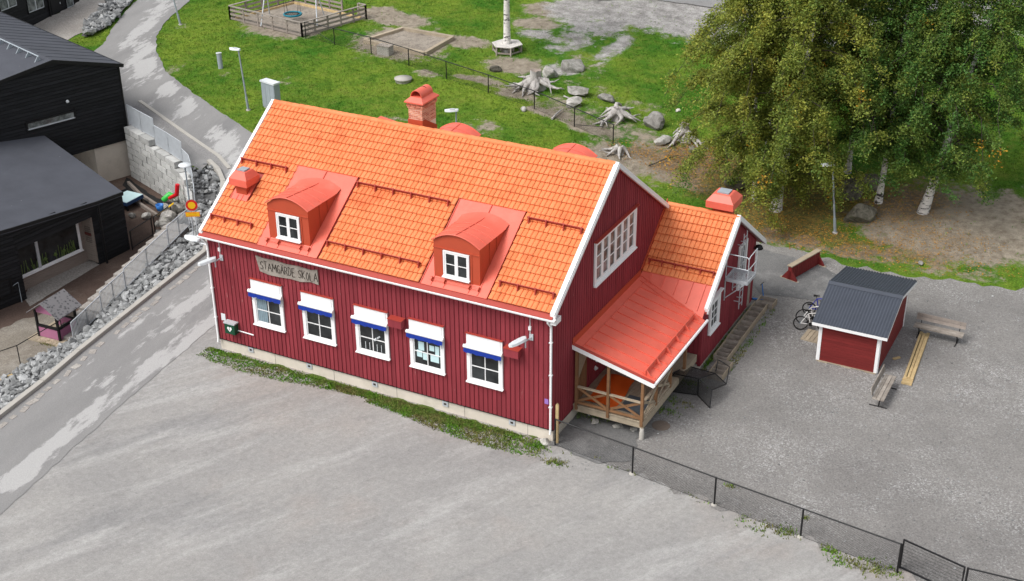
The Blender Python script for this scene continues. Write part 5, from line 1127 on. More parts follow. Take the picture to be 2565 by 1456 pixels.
# road sign
b = Vector((-8.35, 7.9, -.05)); b = at(492, 590, .0); t = thing('road_sign', 'round red and yellow road sign with yellow plate on two grey posts', 'road sign', b)
Us = Vector((math.cos(YAW*-1+.25), math.sin(YAW*-1+.25), 0)); Us = Vector((.86, .51, 0)).normalized(); Ns = Vector((Us.y, -Us.x, 0)); tp = at(480, 514, 1.62); cz = tp
mb = MB()
for u in (-.1, .12): mb.tube([(cz.x+Us.x*u, cz.y+Us.y*u, -.4), (cz.x+Us.x*u, cz.y+Us.y*u, cz.z+.15)], .028, 6)
mb.build('post', m_galv, t)
def disc(c, r0, r1, d, m, name, par, n=24):
    mb = MB(); V = []
    for rr in (r0, r1):
        for j in range(n): q = 2*math.pi*j/n; V.append(c+Us*rr*math.cos(q)+Z*rr*math.sin(q)+Ns*d)
    if r0 == 0: mb.prism(V[n:], Ns*.012)
    else: mb.add(V, [(j, (j+1) % n, n+(j+1) % n, n+j) for j in range(n)]); mb.add([v_+Ns*-.004 for v_ in V], [(n+j, n+(j+1) % n, (j+1) % n, j) for j in range(n)])
    return mb.build(name, m, par)
dk = disc(cz, 0, .30, .03, m_signred, 'sign_disc', t); disc(cz, 0, .19, .034, m_yellow, 'sign_centre', dk)
pz_ = cz-Z*.50; mb = MB(); mb.fb((pz_, Us, Z, Ns), -.36, -.13, .03, .36, .13, .045); pl_ = mb.build('sign_plate', m_signorange, t); MB().fb((pz_, Us, Z, Ns), -.33, -.10, .045, .33, .10, .049).build('sign_face', m_yellow, pl_)
mb = MB(); 
for (u0, u1, v_) in ((-.22, -.04, .045), (.0, .2, .045), (-.2, .22, -.045)): mb.fb((pz_, Us, Z, Ns), u0, v_-.012, .049, u1, v_+.012, .051)
mb.build('worn_text', m_signorange, pl_)
p = at(500, 640, .9); 
# lamp on the left gable
p = atx(487, 600, -.75); t = thing('wall_lamp', 'white lamp on a bracket at the left gable corner above the stones', 'lamp', (-.05, p.y, p.z)); mb = MB()
mb.tube([(-.03, p.y, p.z-.12), (-.45, p.y, p.z-.1), p], .03, 6); mb.build('arm', m_lamp, t); mb = MB(); V = []
for (x, hw) in ((-.62, .06), (-.4, .16), (0, .19), (.3, .14), (.38, .05)):
    for (a, z) in ((-hw, 0), (-hw*.7, .1), (hw*.7, .1), (hw, 0)): V.append((p.x+x*.8, p.y+a, p.z+z))
mb.add(V, [(i*4+j, i*4+(j+1) % 4, (i+1)*4+(j+1) % 4, (i+1)*4+j) for i in range(4) for j in range(4)]+[(3, 2, 1, 0), (16, 17, 18, 19)]); mb.build('lamp_head', m_lamp, t)
# ================================================================== fences
def mesh_fence(name, label, posts, h, skip=(), mesh_d=.075, extra=None, mat_=None):
    t = thing(name, label, 'fence', posts[0]); P = [Vector(p) for p in posts]
    for p in P: mb = MB(); mb.tube([p-Z*.1, p+Z*h], .036, 6); mb.build('post', m_blackmetal, t)
    for a, b in zip(P, P[1:]):
        mb = MB(); mb.tube([a+Z*(h-.02), b+Z*(h-.02)], .028, 6); mb.build('top_rail', m_blackmetal, t)
        mb = MB(); mb.tube([a+Z*.05, b+Z*.05], .006, 4)
        L_ = (b-a).length; u = (b-a)/L_; nn = Vector((-u.y, u.x, 0)).normalized(); H = h-.1; n = int((L_+H)/mesh_d)
        for k in range(n):
            s = k*mesh_d-H
            for d in (1, -1):
                x0, z0, x1, z1 = (s, 0, s+H, H) if d > 0 else (s+H, 0, s, H)
                if min(x0, x1) < 0:
                    c = 0-min(x0, x1)
                    if d > 0: x0 += c; z0 += c
                    else: x1 += c; z1 -= c
                if max(x0, x1) > L_:
                    c = max(x0, x1)-L_
                    if d > 0: x1 -= c; z1 -= c
                    else: x0 -= c; z0 += c
                if z1-z0 < .02: continue
                A = a+u*x0+Z*(.05+z0); B = a+u*x1+Z*(.05+z1); w_ = u*.0032
                mb.add([A-w_, A+w_, B+w_, B-w_], [(0, 1, 2, 3)])
        mb.build('wire_mesh', m_wire, t)
    return t
fence = mesh_fence('chain_link_fence', 'black chain link fence from the school corner across the gravel yard', FEN, 1.22)
mb = MB(); p = at(1392, 1110); mb.bb(p.x-.0, p.y-.06, 0, p.x+.12, p.y, 1.75); mb.prism([(p.x, p.y-.06, 1.75), (p.x+.12, p.y-.06, 1.75), (p.x+.06, p.y-.06, 1.84)], (0, .06, 0)); mb.build('wooden_stake', m_newwood, None, label='pale pointed wooden stake standing at the house corner by the fence', cat='stake')
for i, q in enumerate(FEN[1:4]):
    mb = MB(); mb.lathe(q, [(.13, -.1), (.12, .05), (.0, .08)], 8); mb.build('post_footing', m_concrete, None, label=('pale concrete footing at the %s fence post from the school' % ['first', 'second', 'third'][i]), cat='footing')
ga0, ga1 = at(2264, 1352, 1.22), at(2416, 1421, 1.22); ga0.z = ga1.z = 0
gt_ = thing('fence_gate', 'black mesh gate at the end of the yard fence', 'gate', ga0); mb = MB()
for q in (ga0, ga1): mb.beam(q+Z*.05, q+Z*1.24, .05, .05)
mb.beam(ga0+Z*1.22, ga1+Z*1.22, .045, .045); mb.beam(ga0+Z*.1, ga1+Z*.1, .045, .045); mb.build('frame', m_blackmetal, gt_)
mb = MB(); L_ = (ga1-ga0).length; n = int(L_/.045)
for i in range(1, n): q = ga0.lerp(ga1, i/n); mb.beam(q+Z*.1, q+Z*1.22, .0055, .0055)
for i in range(1, 9): mb.beam(ga0+Z*(.1+i*.125), ga1+Z*(.1+i*.125), .006, .006)
mb.build('bars', m_wire, gt_); mb = MB(); mb.beam(ga1+Z*.95, ga1+Z*1.1, .1, .06); mb.build('latch', m_blackmetal, gt_)
g2 = at(2424, 1424, 1.22); g2.z = 0; g3 = at(2570, 1459, 1.22); g3.z = 0; g4 = g3+(g3-g2)
mesh_fence('chain_link_fence', 'black chain link fence running off beyond the gate at the lower right corner', [g2, g3, g4], 1.25)
bp = [G(*p) for p in ((766, 97), (838, 113), (930, 137), (1024, 166), (1118, 198), (1223, 233), (1338, 274), (1438, 318), (1535, 361))]
bf = mesh_fence('chain_link_fence', 'black chain link fence running down the green slope behind the school', bp, 1.15)
mb = MB(); mb.tube([bp[0]+Z*.95, bp[1]+Z*.1], .018, 5); mb.tube([bp[-2]+Z*.12, bp[-1]+Z*.95], .018, 5); mb.build('brace', m_blackmetal, bf)
# wooden play pen
A, B, Cc = G(577, 50), G(757, 94), G(917, 48); D = A+(Cc-B)
def rail_fence(name, label, corners, posts_n, h):
    t = thing(name, label, 'fence', corners[0])
    for (p, q), n in zip(zip(corners, corners[1:]), posts_n):
        for i in range(n+1):
            x = p.lerp(q, i/n); x.z = hz(x.x, x.y); MB().beam(x-Z*.1, x+Z*h, .1, .1).build('post', m_penwood, t)
        for k, zz in enumerate((.12, .42, .72, h)):
            a = p.copy(); b = q.copy(); a.z = hz(a.x, a.y)+zz; b.z = hz(b.x, b.y)+zz
            MB().beam(a, b, .16 if k == 3 else .035, .05 if k == 3 else .14).build('rail', m_oldwood if k == 3 else m_penwood, t)
    return t
E_ = Cc.lerp(D, .10); F2 = Cc.lerp(D, .32)
rail_fence('wooden_fence', 'grey wooden rail fence enclosing the basket swing', [E_, Cc, B, A, D, F2], [1, 5, 5, 4, 4], 1.0)
cen = (A+B+Cc+D)/4
sheet('pen_ground', [tuple(A.lerp(cen, .04)[:2]), tuple(B.lerp(cen, .04)[:2]), tuple(Cc.lerp(cen, .04)[:2]), tuple(D.lerp(cen, .04)[:2])], .03, m_sand, 1, .1, label='bare sandy ground inside the wooden swing enclosure')
mb = MB(); 
for a, b in ((D, Cc), (A, D)):
    a2, b2 = a.lerp(cen, .08), b.lerp(cen, .08); mb.beam(a2+Z*.08, b2+Z*.08, .14, .18)
mb.build('edging_timber', m_newwood, None, label='pale timber edging along the back of the swing enclosure', cat='edging')
sw = G(733, 42); sw = at(733, 38, sw.z+.45); swg = thing('basket_swing', 'turquoise rimmed basket swing hanging from a grey steel frame', 'swing', (sw.x, sw.y, hz(sw.x, sw.y)))
mb = MB(); n = 28
for i in range(n):
    a, b = 2*math.pi*i/n, 2*math.pi*(i+1)/n; mb.tube([sw+Vector((.6*math.cos(a), .6*math.sin(a), .06)), sw+Vector((.6*math.cos(b), .6*math.sin(b), .06))], .07, 6, cap=False)
rim = mb.build('basket_rim', m_turq, swg); mb = MB()
for i in range(9):
    o = -.48+i*.12; hh = math.sqrt(max(0, .58**2-o*o))
    mb.tube([sw+Vector((o, -hh, .05)), sw+Vector((o, 0, -.14*(1-(o/.6)**2))), sw+Vector((o, hh, .05))], .018, 4); mb.tube([sw+Vector((-hh, o, .05)), sw+Vector((0, o, -.14*(1-(o/.6)**2))), sw+Vector((hh, o, .05))], .018, 4)
mb.build('basket_net', m_blackmetal, rim)
ux = Vector((.93, .36, 0)); uy = Vector((-.36, .93, 0)); gz0 = hz(sw.x, sw.y); tb = 2.5; mb = MB()
for s_ in (-1, 1):
    topc = Vector((sw.x, sw.y, gz0+tb))+ux*1.75*s_
    for k in (-1, 1): mb.tube([topc, Vector((sw.x, sw.y, gz0))+ux*2.0*s_+uy*1.15*k], .045, 7)
mb.tube([Vector((sw.x, sw.y, gz0+tb))-ux*1.8, Vector((sw.x, sw.y, gz0+tb))+ux*1.8], .05, 8); mb.build('frame', m_galv, swg); mb = MB()
for s_ in (-1, 1):
    for k in (-1, 1): mb.tube([Vector((sw.x, sw.y, gz0+tb))+ux*.6*s_, sw+ux*.45*s_+uy*.4*k+Z*.08], .018, 4)
mb.build('rope', m_blackmetal, swg)
# sand pit
sp = [G(1010, 78), G(1134, 100), G(1064, 140), G(913, 108)]; spt = thing('sand_pit', 'square sand pit framed by pale timber beams on the lawn', 'sandpit', sp[0])
for a, b in zip(sp, sp[1:]+sp[:1]): MB().beam(a+Z*.12, b+Z*.12, .26, .26).build('frame_beam', m_deckwood, spt)
c_ = sum(sp, Vector())/4; V = []; n = 10
for i in range(n+1):
    for j in range(n+1): p = sp[0].lerp(sp[1], i/n).lerp(sp[3].lerp(sp[2], i/n), j/n); V.append((p.x, p.y, p.z+.06+random.uniform(-.04, .05)))
MB().add(V, [(i*(n+1)+j, i*(n+1)+j+1, (i+1)*(n+1)+j+1, (i+1)*(n+1)+j) for i in range(n) for j in range(n)], 0, True).build('sand', m_sand, spt)
g = G(965, 136); t = MB().bb(g.x-.45, g.y-.3, g.z-.1, g.x+.45, g.y+.3, g.z+.55).build('storage_box', m_concrete, None, label='pale grey box standing at the corner of the sand pit', cat='box'); MB().bb(g.x-.48, g.y-.33, g.z+.55, g.x+.48, g.y+.33, g.z+.6).build('lid', m_oldwood, t)
# cabinet, pipe, well ring
g = G(682, 272); cb = thing('utility_cabinet', 'grey steel utility cabinet on the lawn behind the roof ridge', 'cabinet', g); R_ = Matrix.Rotation(math.radians(-12), 3, 'Z'); F_ = (g, R_ @ X, R_ @ Y, Z)
MB().fb(F_, -.58, -.22, .08, .58, .22, 1.62).build('body', m_greysteel, cb); MB().fb(F_, -.62, -.27, 1.62, .62, .27, 1.72).build('lid', m_lamp, cb)
for k in range(3): MB().fb(F_, -.56+k*.375, -.235, .2, -.56+k*.375+.355, -.2201, 1.55).build('door', m_greysteel, cb)
MB().fb(F_, -.52, -.2, -.15, .52, .2, .08).build('plinth', m_concrete, cb)
g = G(553, 172); mb = MB(); mb.tube([g-Z*.1, g+Vector((-.12, .1, .95))], .16, 10); t = mb.build('vent_pipe', m_greysteel, None, label='short leaning grey pipe stub standing in the lawn', cat='pipe'); mb = MB(); mb.tube([g+Vector((-.12, .1, .95)), g+Vector((-.125, .105, 1.0))], .19, 10); mb.build('cap', m_lamp, t)
g = G(1010, 204); mb = MB(); mb.lathe(g, [(.5, -.1), (.5, .12), (.56, .14), (.56, .22), (0, .25)], 18); mb.build('well_cover', m_concrete, None, label='round concrete well cover raised above the lawn', cat='well cover')
g = at(1655, 1068); mb = MB(); mb.lathe(g, [(.36, .0), (.36, .045), (.3, .05), (.06, .05), (.05, .06), (0, .06)], 22, sm=False); mb.build('manhole_cover', M('rusty iron', (.17, .135, .11), .8, .2), None, label='round rusty manhole cover on the ground beside the porch corner', cat='manhole')
# birch with hexagonal bench
g = G(1271, 158); g2_ = G(1270, 130); gB = Vector((g2_.x, g2_.y, g2_.z)); hb = thing('tree_bench', 'hexagonal pale wooden bench around the lone birch trunk', 'bench', gB)
for k in range(6):
    a, b = math.radians(60*k+12), math.radians(60*k+72)
    for (r0, r1) in ((.34, .56), (.58, .80), (.82, 1.04)):
        P = [gB+Vector((r0*math.cos(a), r0*math.sin(a), .50)), gB+Vector((r1*math.cos(a), r1*math.sin(a), .50)), gB+Vector((r1*math.cos(b), r1*math.sin(b), .50)), gB+Vector((r0*math.cos(b), r0*math.sin(b), .50))]
        MB().prism(P, (0, 0, .05)).build('seat_plank', m_lamp if False else m_oldwood, hb)
    for rr in (.95, .42): MB().beam(gB+Vector((rr*math.cos(a), rr*math.sin(a), -.15)), gB+Vector((rr*math.cos(a), rr*math.sin(a), .5)), .09, .09).build('leg', m_oldwood, hb)
    MB().beam(gB+Vector((.95*math.cos(a), .95*math.sin(a), .1)), gB+Vector((.95*math.cos(b), .95*math.sin(b), .1)), .04, .1).build('brace', m_oldwood, hb)
hb_seat = M('pale bench boards', (.55, .52, .49), .8, .12, 3, isl=.1)
for o in hb.children:
    if o.name.startswith('seat_plank'): o.data.materials[0] = hb_seat
# boulders on the slope
RK = [(1378, 192, 1.0, 'pointed pale boulder right of the hexagonal bench'), (1432, 176, 1.35, 'large pale boulder with dark cracks on the upper slope'), (1448, 237, 1.15, 'long flat pale boulder below the two big slope boulders'), (1437, 264, 1.0, 'rough pale boulder right beside the black fence'), (1519, 253, .85, 'smaller flat pale boulder at the right end of the slope row'), (1637, 318, 1.25, 'dark grey rounded boulder between the two right stumps'), (1655, 358, .9, 'flat dark stone slab on the leafy slope'), (1240, 178, .7, 'dark mossy rock under the hexagonal bench'), (1735, 382, .55, 'mossy rock under the roots of the right stump'),
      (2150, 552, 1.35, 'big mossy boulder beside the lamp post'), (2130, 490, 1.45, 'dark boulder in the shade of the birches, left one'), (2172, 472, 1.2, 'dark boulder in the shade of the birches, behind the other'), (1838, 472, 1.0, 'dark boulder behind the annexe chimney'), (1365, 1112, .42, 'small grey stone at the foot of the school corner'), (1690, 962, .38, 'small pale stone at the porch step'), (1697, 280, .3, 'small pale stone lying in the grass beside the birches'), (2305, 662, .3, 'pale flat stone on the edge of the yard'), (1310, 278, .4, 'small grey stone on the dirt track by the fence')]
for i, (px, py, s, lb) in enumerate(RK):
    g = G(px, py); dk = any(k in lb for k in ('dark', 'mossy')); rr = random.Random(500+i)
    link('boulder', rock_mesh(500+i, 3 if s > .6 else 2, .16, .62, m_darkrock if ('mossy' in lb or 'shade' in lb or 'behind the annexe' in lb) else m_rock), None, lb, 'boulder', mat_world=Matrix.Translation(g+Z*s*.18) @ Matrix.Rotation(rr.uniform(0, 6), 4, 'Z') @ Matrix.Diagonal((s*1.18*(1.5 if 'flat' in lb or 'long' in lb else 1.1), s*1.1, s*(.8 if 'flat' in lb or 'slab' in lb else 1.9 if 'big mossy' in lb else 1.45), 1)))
# stumps with bleached roots
def stump(px, py, s, label, roots, seed, rad=.27, ht=.75, lean=(0, 0)):
    r = random.Random(seed); g = G(px, py); t = thing('tree_stump', label, 'stump', g); mb = MB(); n = 12; V = []
    prof = [(1.7, -.05), (1.4, .2), (1.15, .45), (1., .75), (1.02, 1.)]
    ph = r.uniform(0, 6)
    for (k, z) in prof:
        for j in range(n): q = 2*math.pi*j/n; rr = rad*s*k*(1+.12*math.sin(3*q+ph)+(.25*math.sin(5*q+ph) if k > 1.2 else 0)); V.append(g+Vector((rr*math.cos(q)+lean[0]*z, rr*math.sin(q)+lean[1]*z, z*ht*1.25*s+(r.uniform(-.05, .09) if z == 1. else 0))))
    mb.add(V, [(i*n+j, i*n+(j+1) % n, (i+1)*n+(j+1) % n, (i+1)*n+j) for i in range(4) for j in range(n)], 0, True); tr = mb.build('trunk', m_root, t)
    mb = MB(); c = g+Vector((lean[0], lean[1], ht*1.25*s)); mb.add([V[-n+j]*1 for j in range(n)]+[c-Z*.12], [(j, (j+1) % n, n) for j in range(n)]); mb.build('cut_face', m_cedar, tr)
    for (az, ln, dz) in roots:
        q = math.radians(az); d = Vector((math.cos(q), math.sin(q), 0)); sd_ = Vector((-d.y, d.x, 0)); pts = []; rs = []; m = 8; wob = r.uniform(-.75, .75); wob2 = r.uniform(2, 5)
        for k in range(m):
            f = k/(m-1); x = g+d*(rad*.6*s+ln*.82*f)+sd_*(wob*math.sin(f*wob2)*ln*.35); z = hz(x.x, x.y)+.52*s*(1-f)**1.9+dz*math.sin(f*3)*(.6+.4*f)+.06; pts.append(Vector((x.x, x.y, z))); rs.append(max(.022, .19*s*(1-f)**1.1*(1+r.uniform(-.2, .2))+.02))
        mb = MB(); mb.tube(pts, rs, 6)
        if ln > .9:
            k = 4; b0 = pts[k]; d2 = (d+sd_*r.choice((-1, 1))*.9).normalized(); mb.tube([b0, b0+d2*ln*.25+Z*.02, b0+d2*ln*.45+Z*r.uniform(-.05, .18)], [rs[k]*.8, rs[k]*.5, .02], 5)
        mb.build('root', m_root, t)
stump(1340, 225, 1.15, 'big bleached tree stump with spread roots beside the black fence', [(200, 1.5, .05), (225, 1.6, .0), (255, 1.5, 0), (285, 1.0, 0), (310, 1.1, 0), (350, 1.4, .5), (160, 1.2, .45), (20, 1.9, .25), (190, 1.9, .1), (120, .9, .9)], 31, .3, .85)
stump(1545, 300, .95, 'bleached tree stump with thin curling roots at the fence end', [(180, 1.0, .3), (215, 1.3, .1), (240, 1.9, 0), (262, 1.6, 0), (300, .9, .1), (0, 1.3, .25), (25, 1.5, .2), (60, 1.0, .5), (100, .9, .7)], 32, .24, .6)
stump(1713, 352, 1.0, 'bleached tree stump with two long legs of root among orange leaves', [(250, 1.6, 0), (330, 1.6, .15), (345, 1.9, .1), (160, .7, .3), (190, .6, .1), (110, .6, .5)], 33, .27, .75)
stump(1552, 385, .7, 'low weathered root stump half buried behind the roof ridge', [(190, 1.2, 0), (240, 1.0, 0), (300, .8, .0), (350, .9, 0)], 34, .24, .35)
for (a, b, rr, lb) in (((1412, 245), (1455, 268), .05, 'dark dead branch lying between pale boulders on the slope'), ((1382, 302), (1408, 280), .07, 'pale stick standing in the grass between stump and boulders'), ((1625, 420), (1700, 395), .03, 'thin branch lying on the leafy slope')):
    p, q = G(*a), G(*b); mb = MB(); mb.tube([p+Z*.08, p.lerp(q, .5)+Z*.16, q+Z*.14], [rr, rr*.9, rr*.5], 6); mb.build('branch', m_root if 'pale' in lb else m_twig, None, label=lb, cat='branch')
# ================================================================== right yard
# shed
sh_ = thing('shed', 'small red boarded shed with dark blue grey sheet roof and white corners', 'shed', (24.5, 12.9, 0))
sx0, sx1, sy0, sy1, sz0 = 23.2, 25.76, 10.62, 15.3, .06
ey, ez, ry, rz_, by, bz = 10.36, 1.93, 12.6, 2.80, 15.55, 2.22
def szt(y): return (ez+(rz_-ez)*(y-ey)/(ry-ey) if y < ry else rz_+(bz-rz_)*(y-ry)/(by-ry))-.09
mb = MB(); mb.bb(sx0+.02, sy0+.02, sz0, sx1-.02, sy0+.1, szt(sy0)); wf = mb.build('wall', m_shedred, sh_)
mb = MB(); mb.prism([(sx1-.1, sy0+.1, sz0), (sx1-.1, sy1, sz0), (sx1-.1, sy1, szt(sy1)), (sx1-.1, ry, szt(ry)), (sx1-.1, sy0+.1, szt(sy0+.1))], (.08, 0, 0)); wr = mb.build('wall', m_shedred, sh_)
mb = MB(); mb.prism([(sx0+.02, sy0+.1, sz0), (sx0+.02, sy1, sz0), (sx0+.02, sy1, szt(sy1)), (sx0+.02, ry, szt(ry)), (sx0+.02, sy0+.1, szt(sy0+.1))], (.08, 0, 0)); wl_ = mb.build('wall', m_shedred, sh_); MB().bb(sx0+.1, sy1-.08, sz0, sx1-.1, sy1, szt(sy1)).build('wall', m_shedred, sh_)
hboards((Vector((sx0, sy0+.02, 0)), X, Z, -Y), lambda v: .1, lambda v: sx1-sx0-.1, sz0, szt(sy0)-.01, [], wf, .118, .112, .018, m_shedred, 'board')
def ylim(v): return ry-sy0+ (0 if v < 0 else 0)
def r1(v): return sy1-sy0-.08 if v < szt(sy1) else (ry-sy0)+(szt(ry)-v)/((rz_-bz)/(by-ry))
def r0(v): return .1 if v < szt(sy0) else (v-szt(sy0))/((rz_-ez)/(ry-ey))+.02
hboards((Vector((sx1-.02, sy0, 0)), Y, Z, X), r0, r1, sz0, szt(ry)-.04, [], wr, .118, .112, .018, m_shedred, 'board'); hboards((Vector((sx0+.02, sy1, 0)), -Y, Z, -X), lambda v: .1, lambda v: sy1-sy0-.1, sz0, 1.7, [], wl_, .118, .112, .018, m_shedred, 'board')
for (x0, y0) in ((sx0, sy0), (sx1-.13, sy0)): MB().bb(x0, y0-.025, sz0-.02, x0+.13, y0+.02, szt(sy0)).build('corner_board', m_white, sh_)
MB().bb(sx1-.02, sy0+.02, sz0-.02, sx1+.025, sy0+.13, szt(sy0)).build('corner_board', m_white, sh_); MB().bb(sx1-.02, sy1-.1, sz0-.02, sx1+.025, sy1+.02, szt(sy1)).build('corner_board', m_white, sh_); MB().bb(sx0-.025, sy0+.02, sz0-.02, sx0+.02, sy0+.12, szt(sy0)).build('corner_board', m_white, sh_)
for (a, b) in ((sx0+.1, sx0+.5), (sx0+1.1, sx0+1.5), (sx1-.5, sx1-.05)): MB().bb(a, sy0-.06, 0, b, sy0+.2, .07).build('skid', m_deckwood, sh_)
MB().bb(sx0, sy0-.03, sz0-.02, sx1, sy0+.04, sz0+.02).build('sill_board', m_deckwood, sh_)
X0, X1 = 22.93, 26.06
def corr(p0, p1, amp, pitch, name):
    mb = MB(); n = int((X1-X0)/pitch*6); V = []
    for i in range(n+1):
        x = X0+(X1-X0)*i/n; q = (i % 6); h = amp*(1 if q in (0, 1) else .5 if q in (2, 5) else 0)
        V += [(x, p0[0], p0[1]+h), (x, p1[0], p1[1]+h)]
    mb.add(V, [(2*i, 2*i+2, 2*i+3, 2*i+1) for i in range(n)], 0, False); mb.add([(v[0], v[1], v[2]-.03) for v in V], [(2*i+1, 2*i+3, 2*i+2, 2*i) for i in range(n)]); return mb.build(name, m_shedroof, sh_)
corr((ey, ez), (ry, rz_), .024, .125, 'roof_sheet'); rb = corr((by, bz), (ry, rz_), .045, .125, 'roof_sheet')
mb = MB(); mb.prism([(X0-.01, ry-.16, rz_-.03), (X0-.01, ry, rz_+.055), (X0-.01, ry+.16, rz_-.0), (X0-.01, ry, rz_+.03)], (X1-X0+.02, 0, 0)); mb.build('ridge_cap', m_shedroof, sh_)
mb = MB(); mb.bb(X0, ey-.01, ez-.13, X1, ey+.03, ez-.005); mb.build('fascia', m_white, sh_)
for x in (X0, X1-.03): MB().prism([(x, ey, ez-.13), (x, ry, rz_-.13), (x, ry, rz_-.01), (x, ey, ez-.01)], (.03, 0, 0)).build('verge_board', m_white, sh_); MB().prism([(x, ry, rz_-.13), (x, by, bz-.13), (x, by, bz-.01), (x, ry, rz_-.01)], (.03, 0, 0)).build('verge_board', m_white, sh_)
# benches
def bench():
    t = thing('bench', '', 'bench', (0, 0, 0), 'park benches beside the shed')
    for k in range(3): MB().bb(-1.05, -.24+k*.16, .42, 1.05, -.10+k*.16, .465).build('seat_plank', m_oldwood, t)
    for k in range(2): mb = MB(); mb.fb((Vector((0, .27+.03*k, .60+k*.155)), X, Vector((0, .18, .98)).normalized(), -Y), -1.05, 0, 0, 1.05, .14, .035); mb.build('back_plank', m_penwood if True else m_oldwood, t)
    for x in (-.82, .82):
        mb = MB(); mb.tube([(x, -.26, .40), (x, .24, .40), (x, .30, .85)], .022, 5); mb.tube([(x, -.05, .4), (x, -.02, .02)], .03, 6); mb.tube([(x, -.36, .015), (x, .36, .015)], .025, 5); mb.build('frame', m_blackmetal, t)
    mb = MB(); mb.tube([(-.82, 0, .38), (.82, 0, .38)], .02, 5); mb.build('stretcher', m_blackmetal, t); return t
b1 = bench(); b2_ = copy_tree(b1)
def set_at(o, p, deg): o.matrix_basis = Matrix.Translation(Vector(p)) @ Matrix.Rotation(math.radians(deg), 4, 'Z')
p0, p1 = at(2297, 815, .45), at(2405, 840, .45); c_ = (p0+p1)/2; set_at(b1, (c_.x, c_.y, .03), math.degrees(math.atan2(p1.y-p0.y, p1.x-p0.x))); b1['label'] = 'weathered park bench with dark backrest behind the shed at the far right'
p0, p1 = at(2199, 1000, .45), at(2228, 945, .45); c_ = (p0+p1)/2; set_at(b2_, (c_.x, c_.y, .03), math.degrees(math.atan2(p1.y-p0.y, p1.x-p0.x))); b2_['label'] = 'weathered park bench in front of the near right shed corner'
for o in b2_.children:
    if o.name.startswith('back_plank'):
        o.data = o.data.copy(); o.data.materials[0] = m_oldwood
# new timber plank stack
pA, pB = at(2269, 966), at(2316, 836); ud = (pB-pA); ln = ud.length; ud.normalize(); us = Vector((ud.y, -ud.x, 0)); F_ = (pA, us, ud, Z); tp_ = thing('timber_ramp', 'long narrow stack of yellow new timber planks on the gravel', 'planks', pA)
for k, (o, a, b, z) in enumerate(((-.21, .0, ln, .0), (-.07, .02, ln-.1, 0), (.07, .0, ln, 0), (-.2, .35, ln-.35, .05), (.06, .42, ln-.5, .05), (-.1, .5, ln-.2, .05))): MB().fb(F_, o, a, .03+z, o+.135, b, .075+z).build('plank', m_newwood, tp_)
for a in (.03, .3): MB().fb(F_, -.22, a, .076, .21, a+.1, .10).build('cross_board', m_newwood, tp_)
p = at(2178, 905); mb = MB(); mb.fb((p+Vector((.9, .5, .03)), Vector((.6, .8, 0)), Vector((-.8, .6, 0)), Z), 0, 0, 0, .35, .12, .05)
mb.build('wood_offcut', m_newwood, None, label='small yellow wood offcut lying behind the near bench', cat='wood')
pw = at(2250, 905); 
# pallet ramp by the bikes
F_ = (at(2004, 852), Vector((.98, -.05, 0)).normalized(), Vector((.05, .98, 0)).normalized(), Z); rp_ = thing('wooden_pallet', 'pale wooden pallet lying against the left side of the shed', 'pallet', at(2025, 845))
for k in range(6): MB().fb(F_, .0+k*.185, 0, .06, .0+k*.185+.165, 1.0, .09).build('slat', m_deckwood, rp_)
for k in range(3): MB().fb(F_, 0, k*.45, 0, 1.1, k*.45+.1, .06).build('bearer', m_deckwood, rp_)
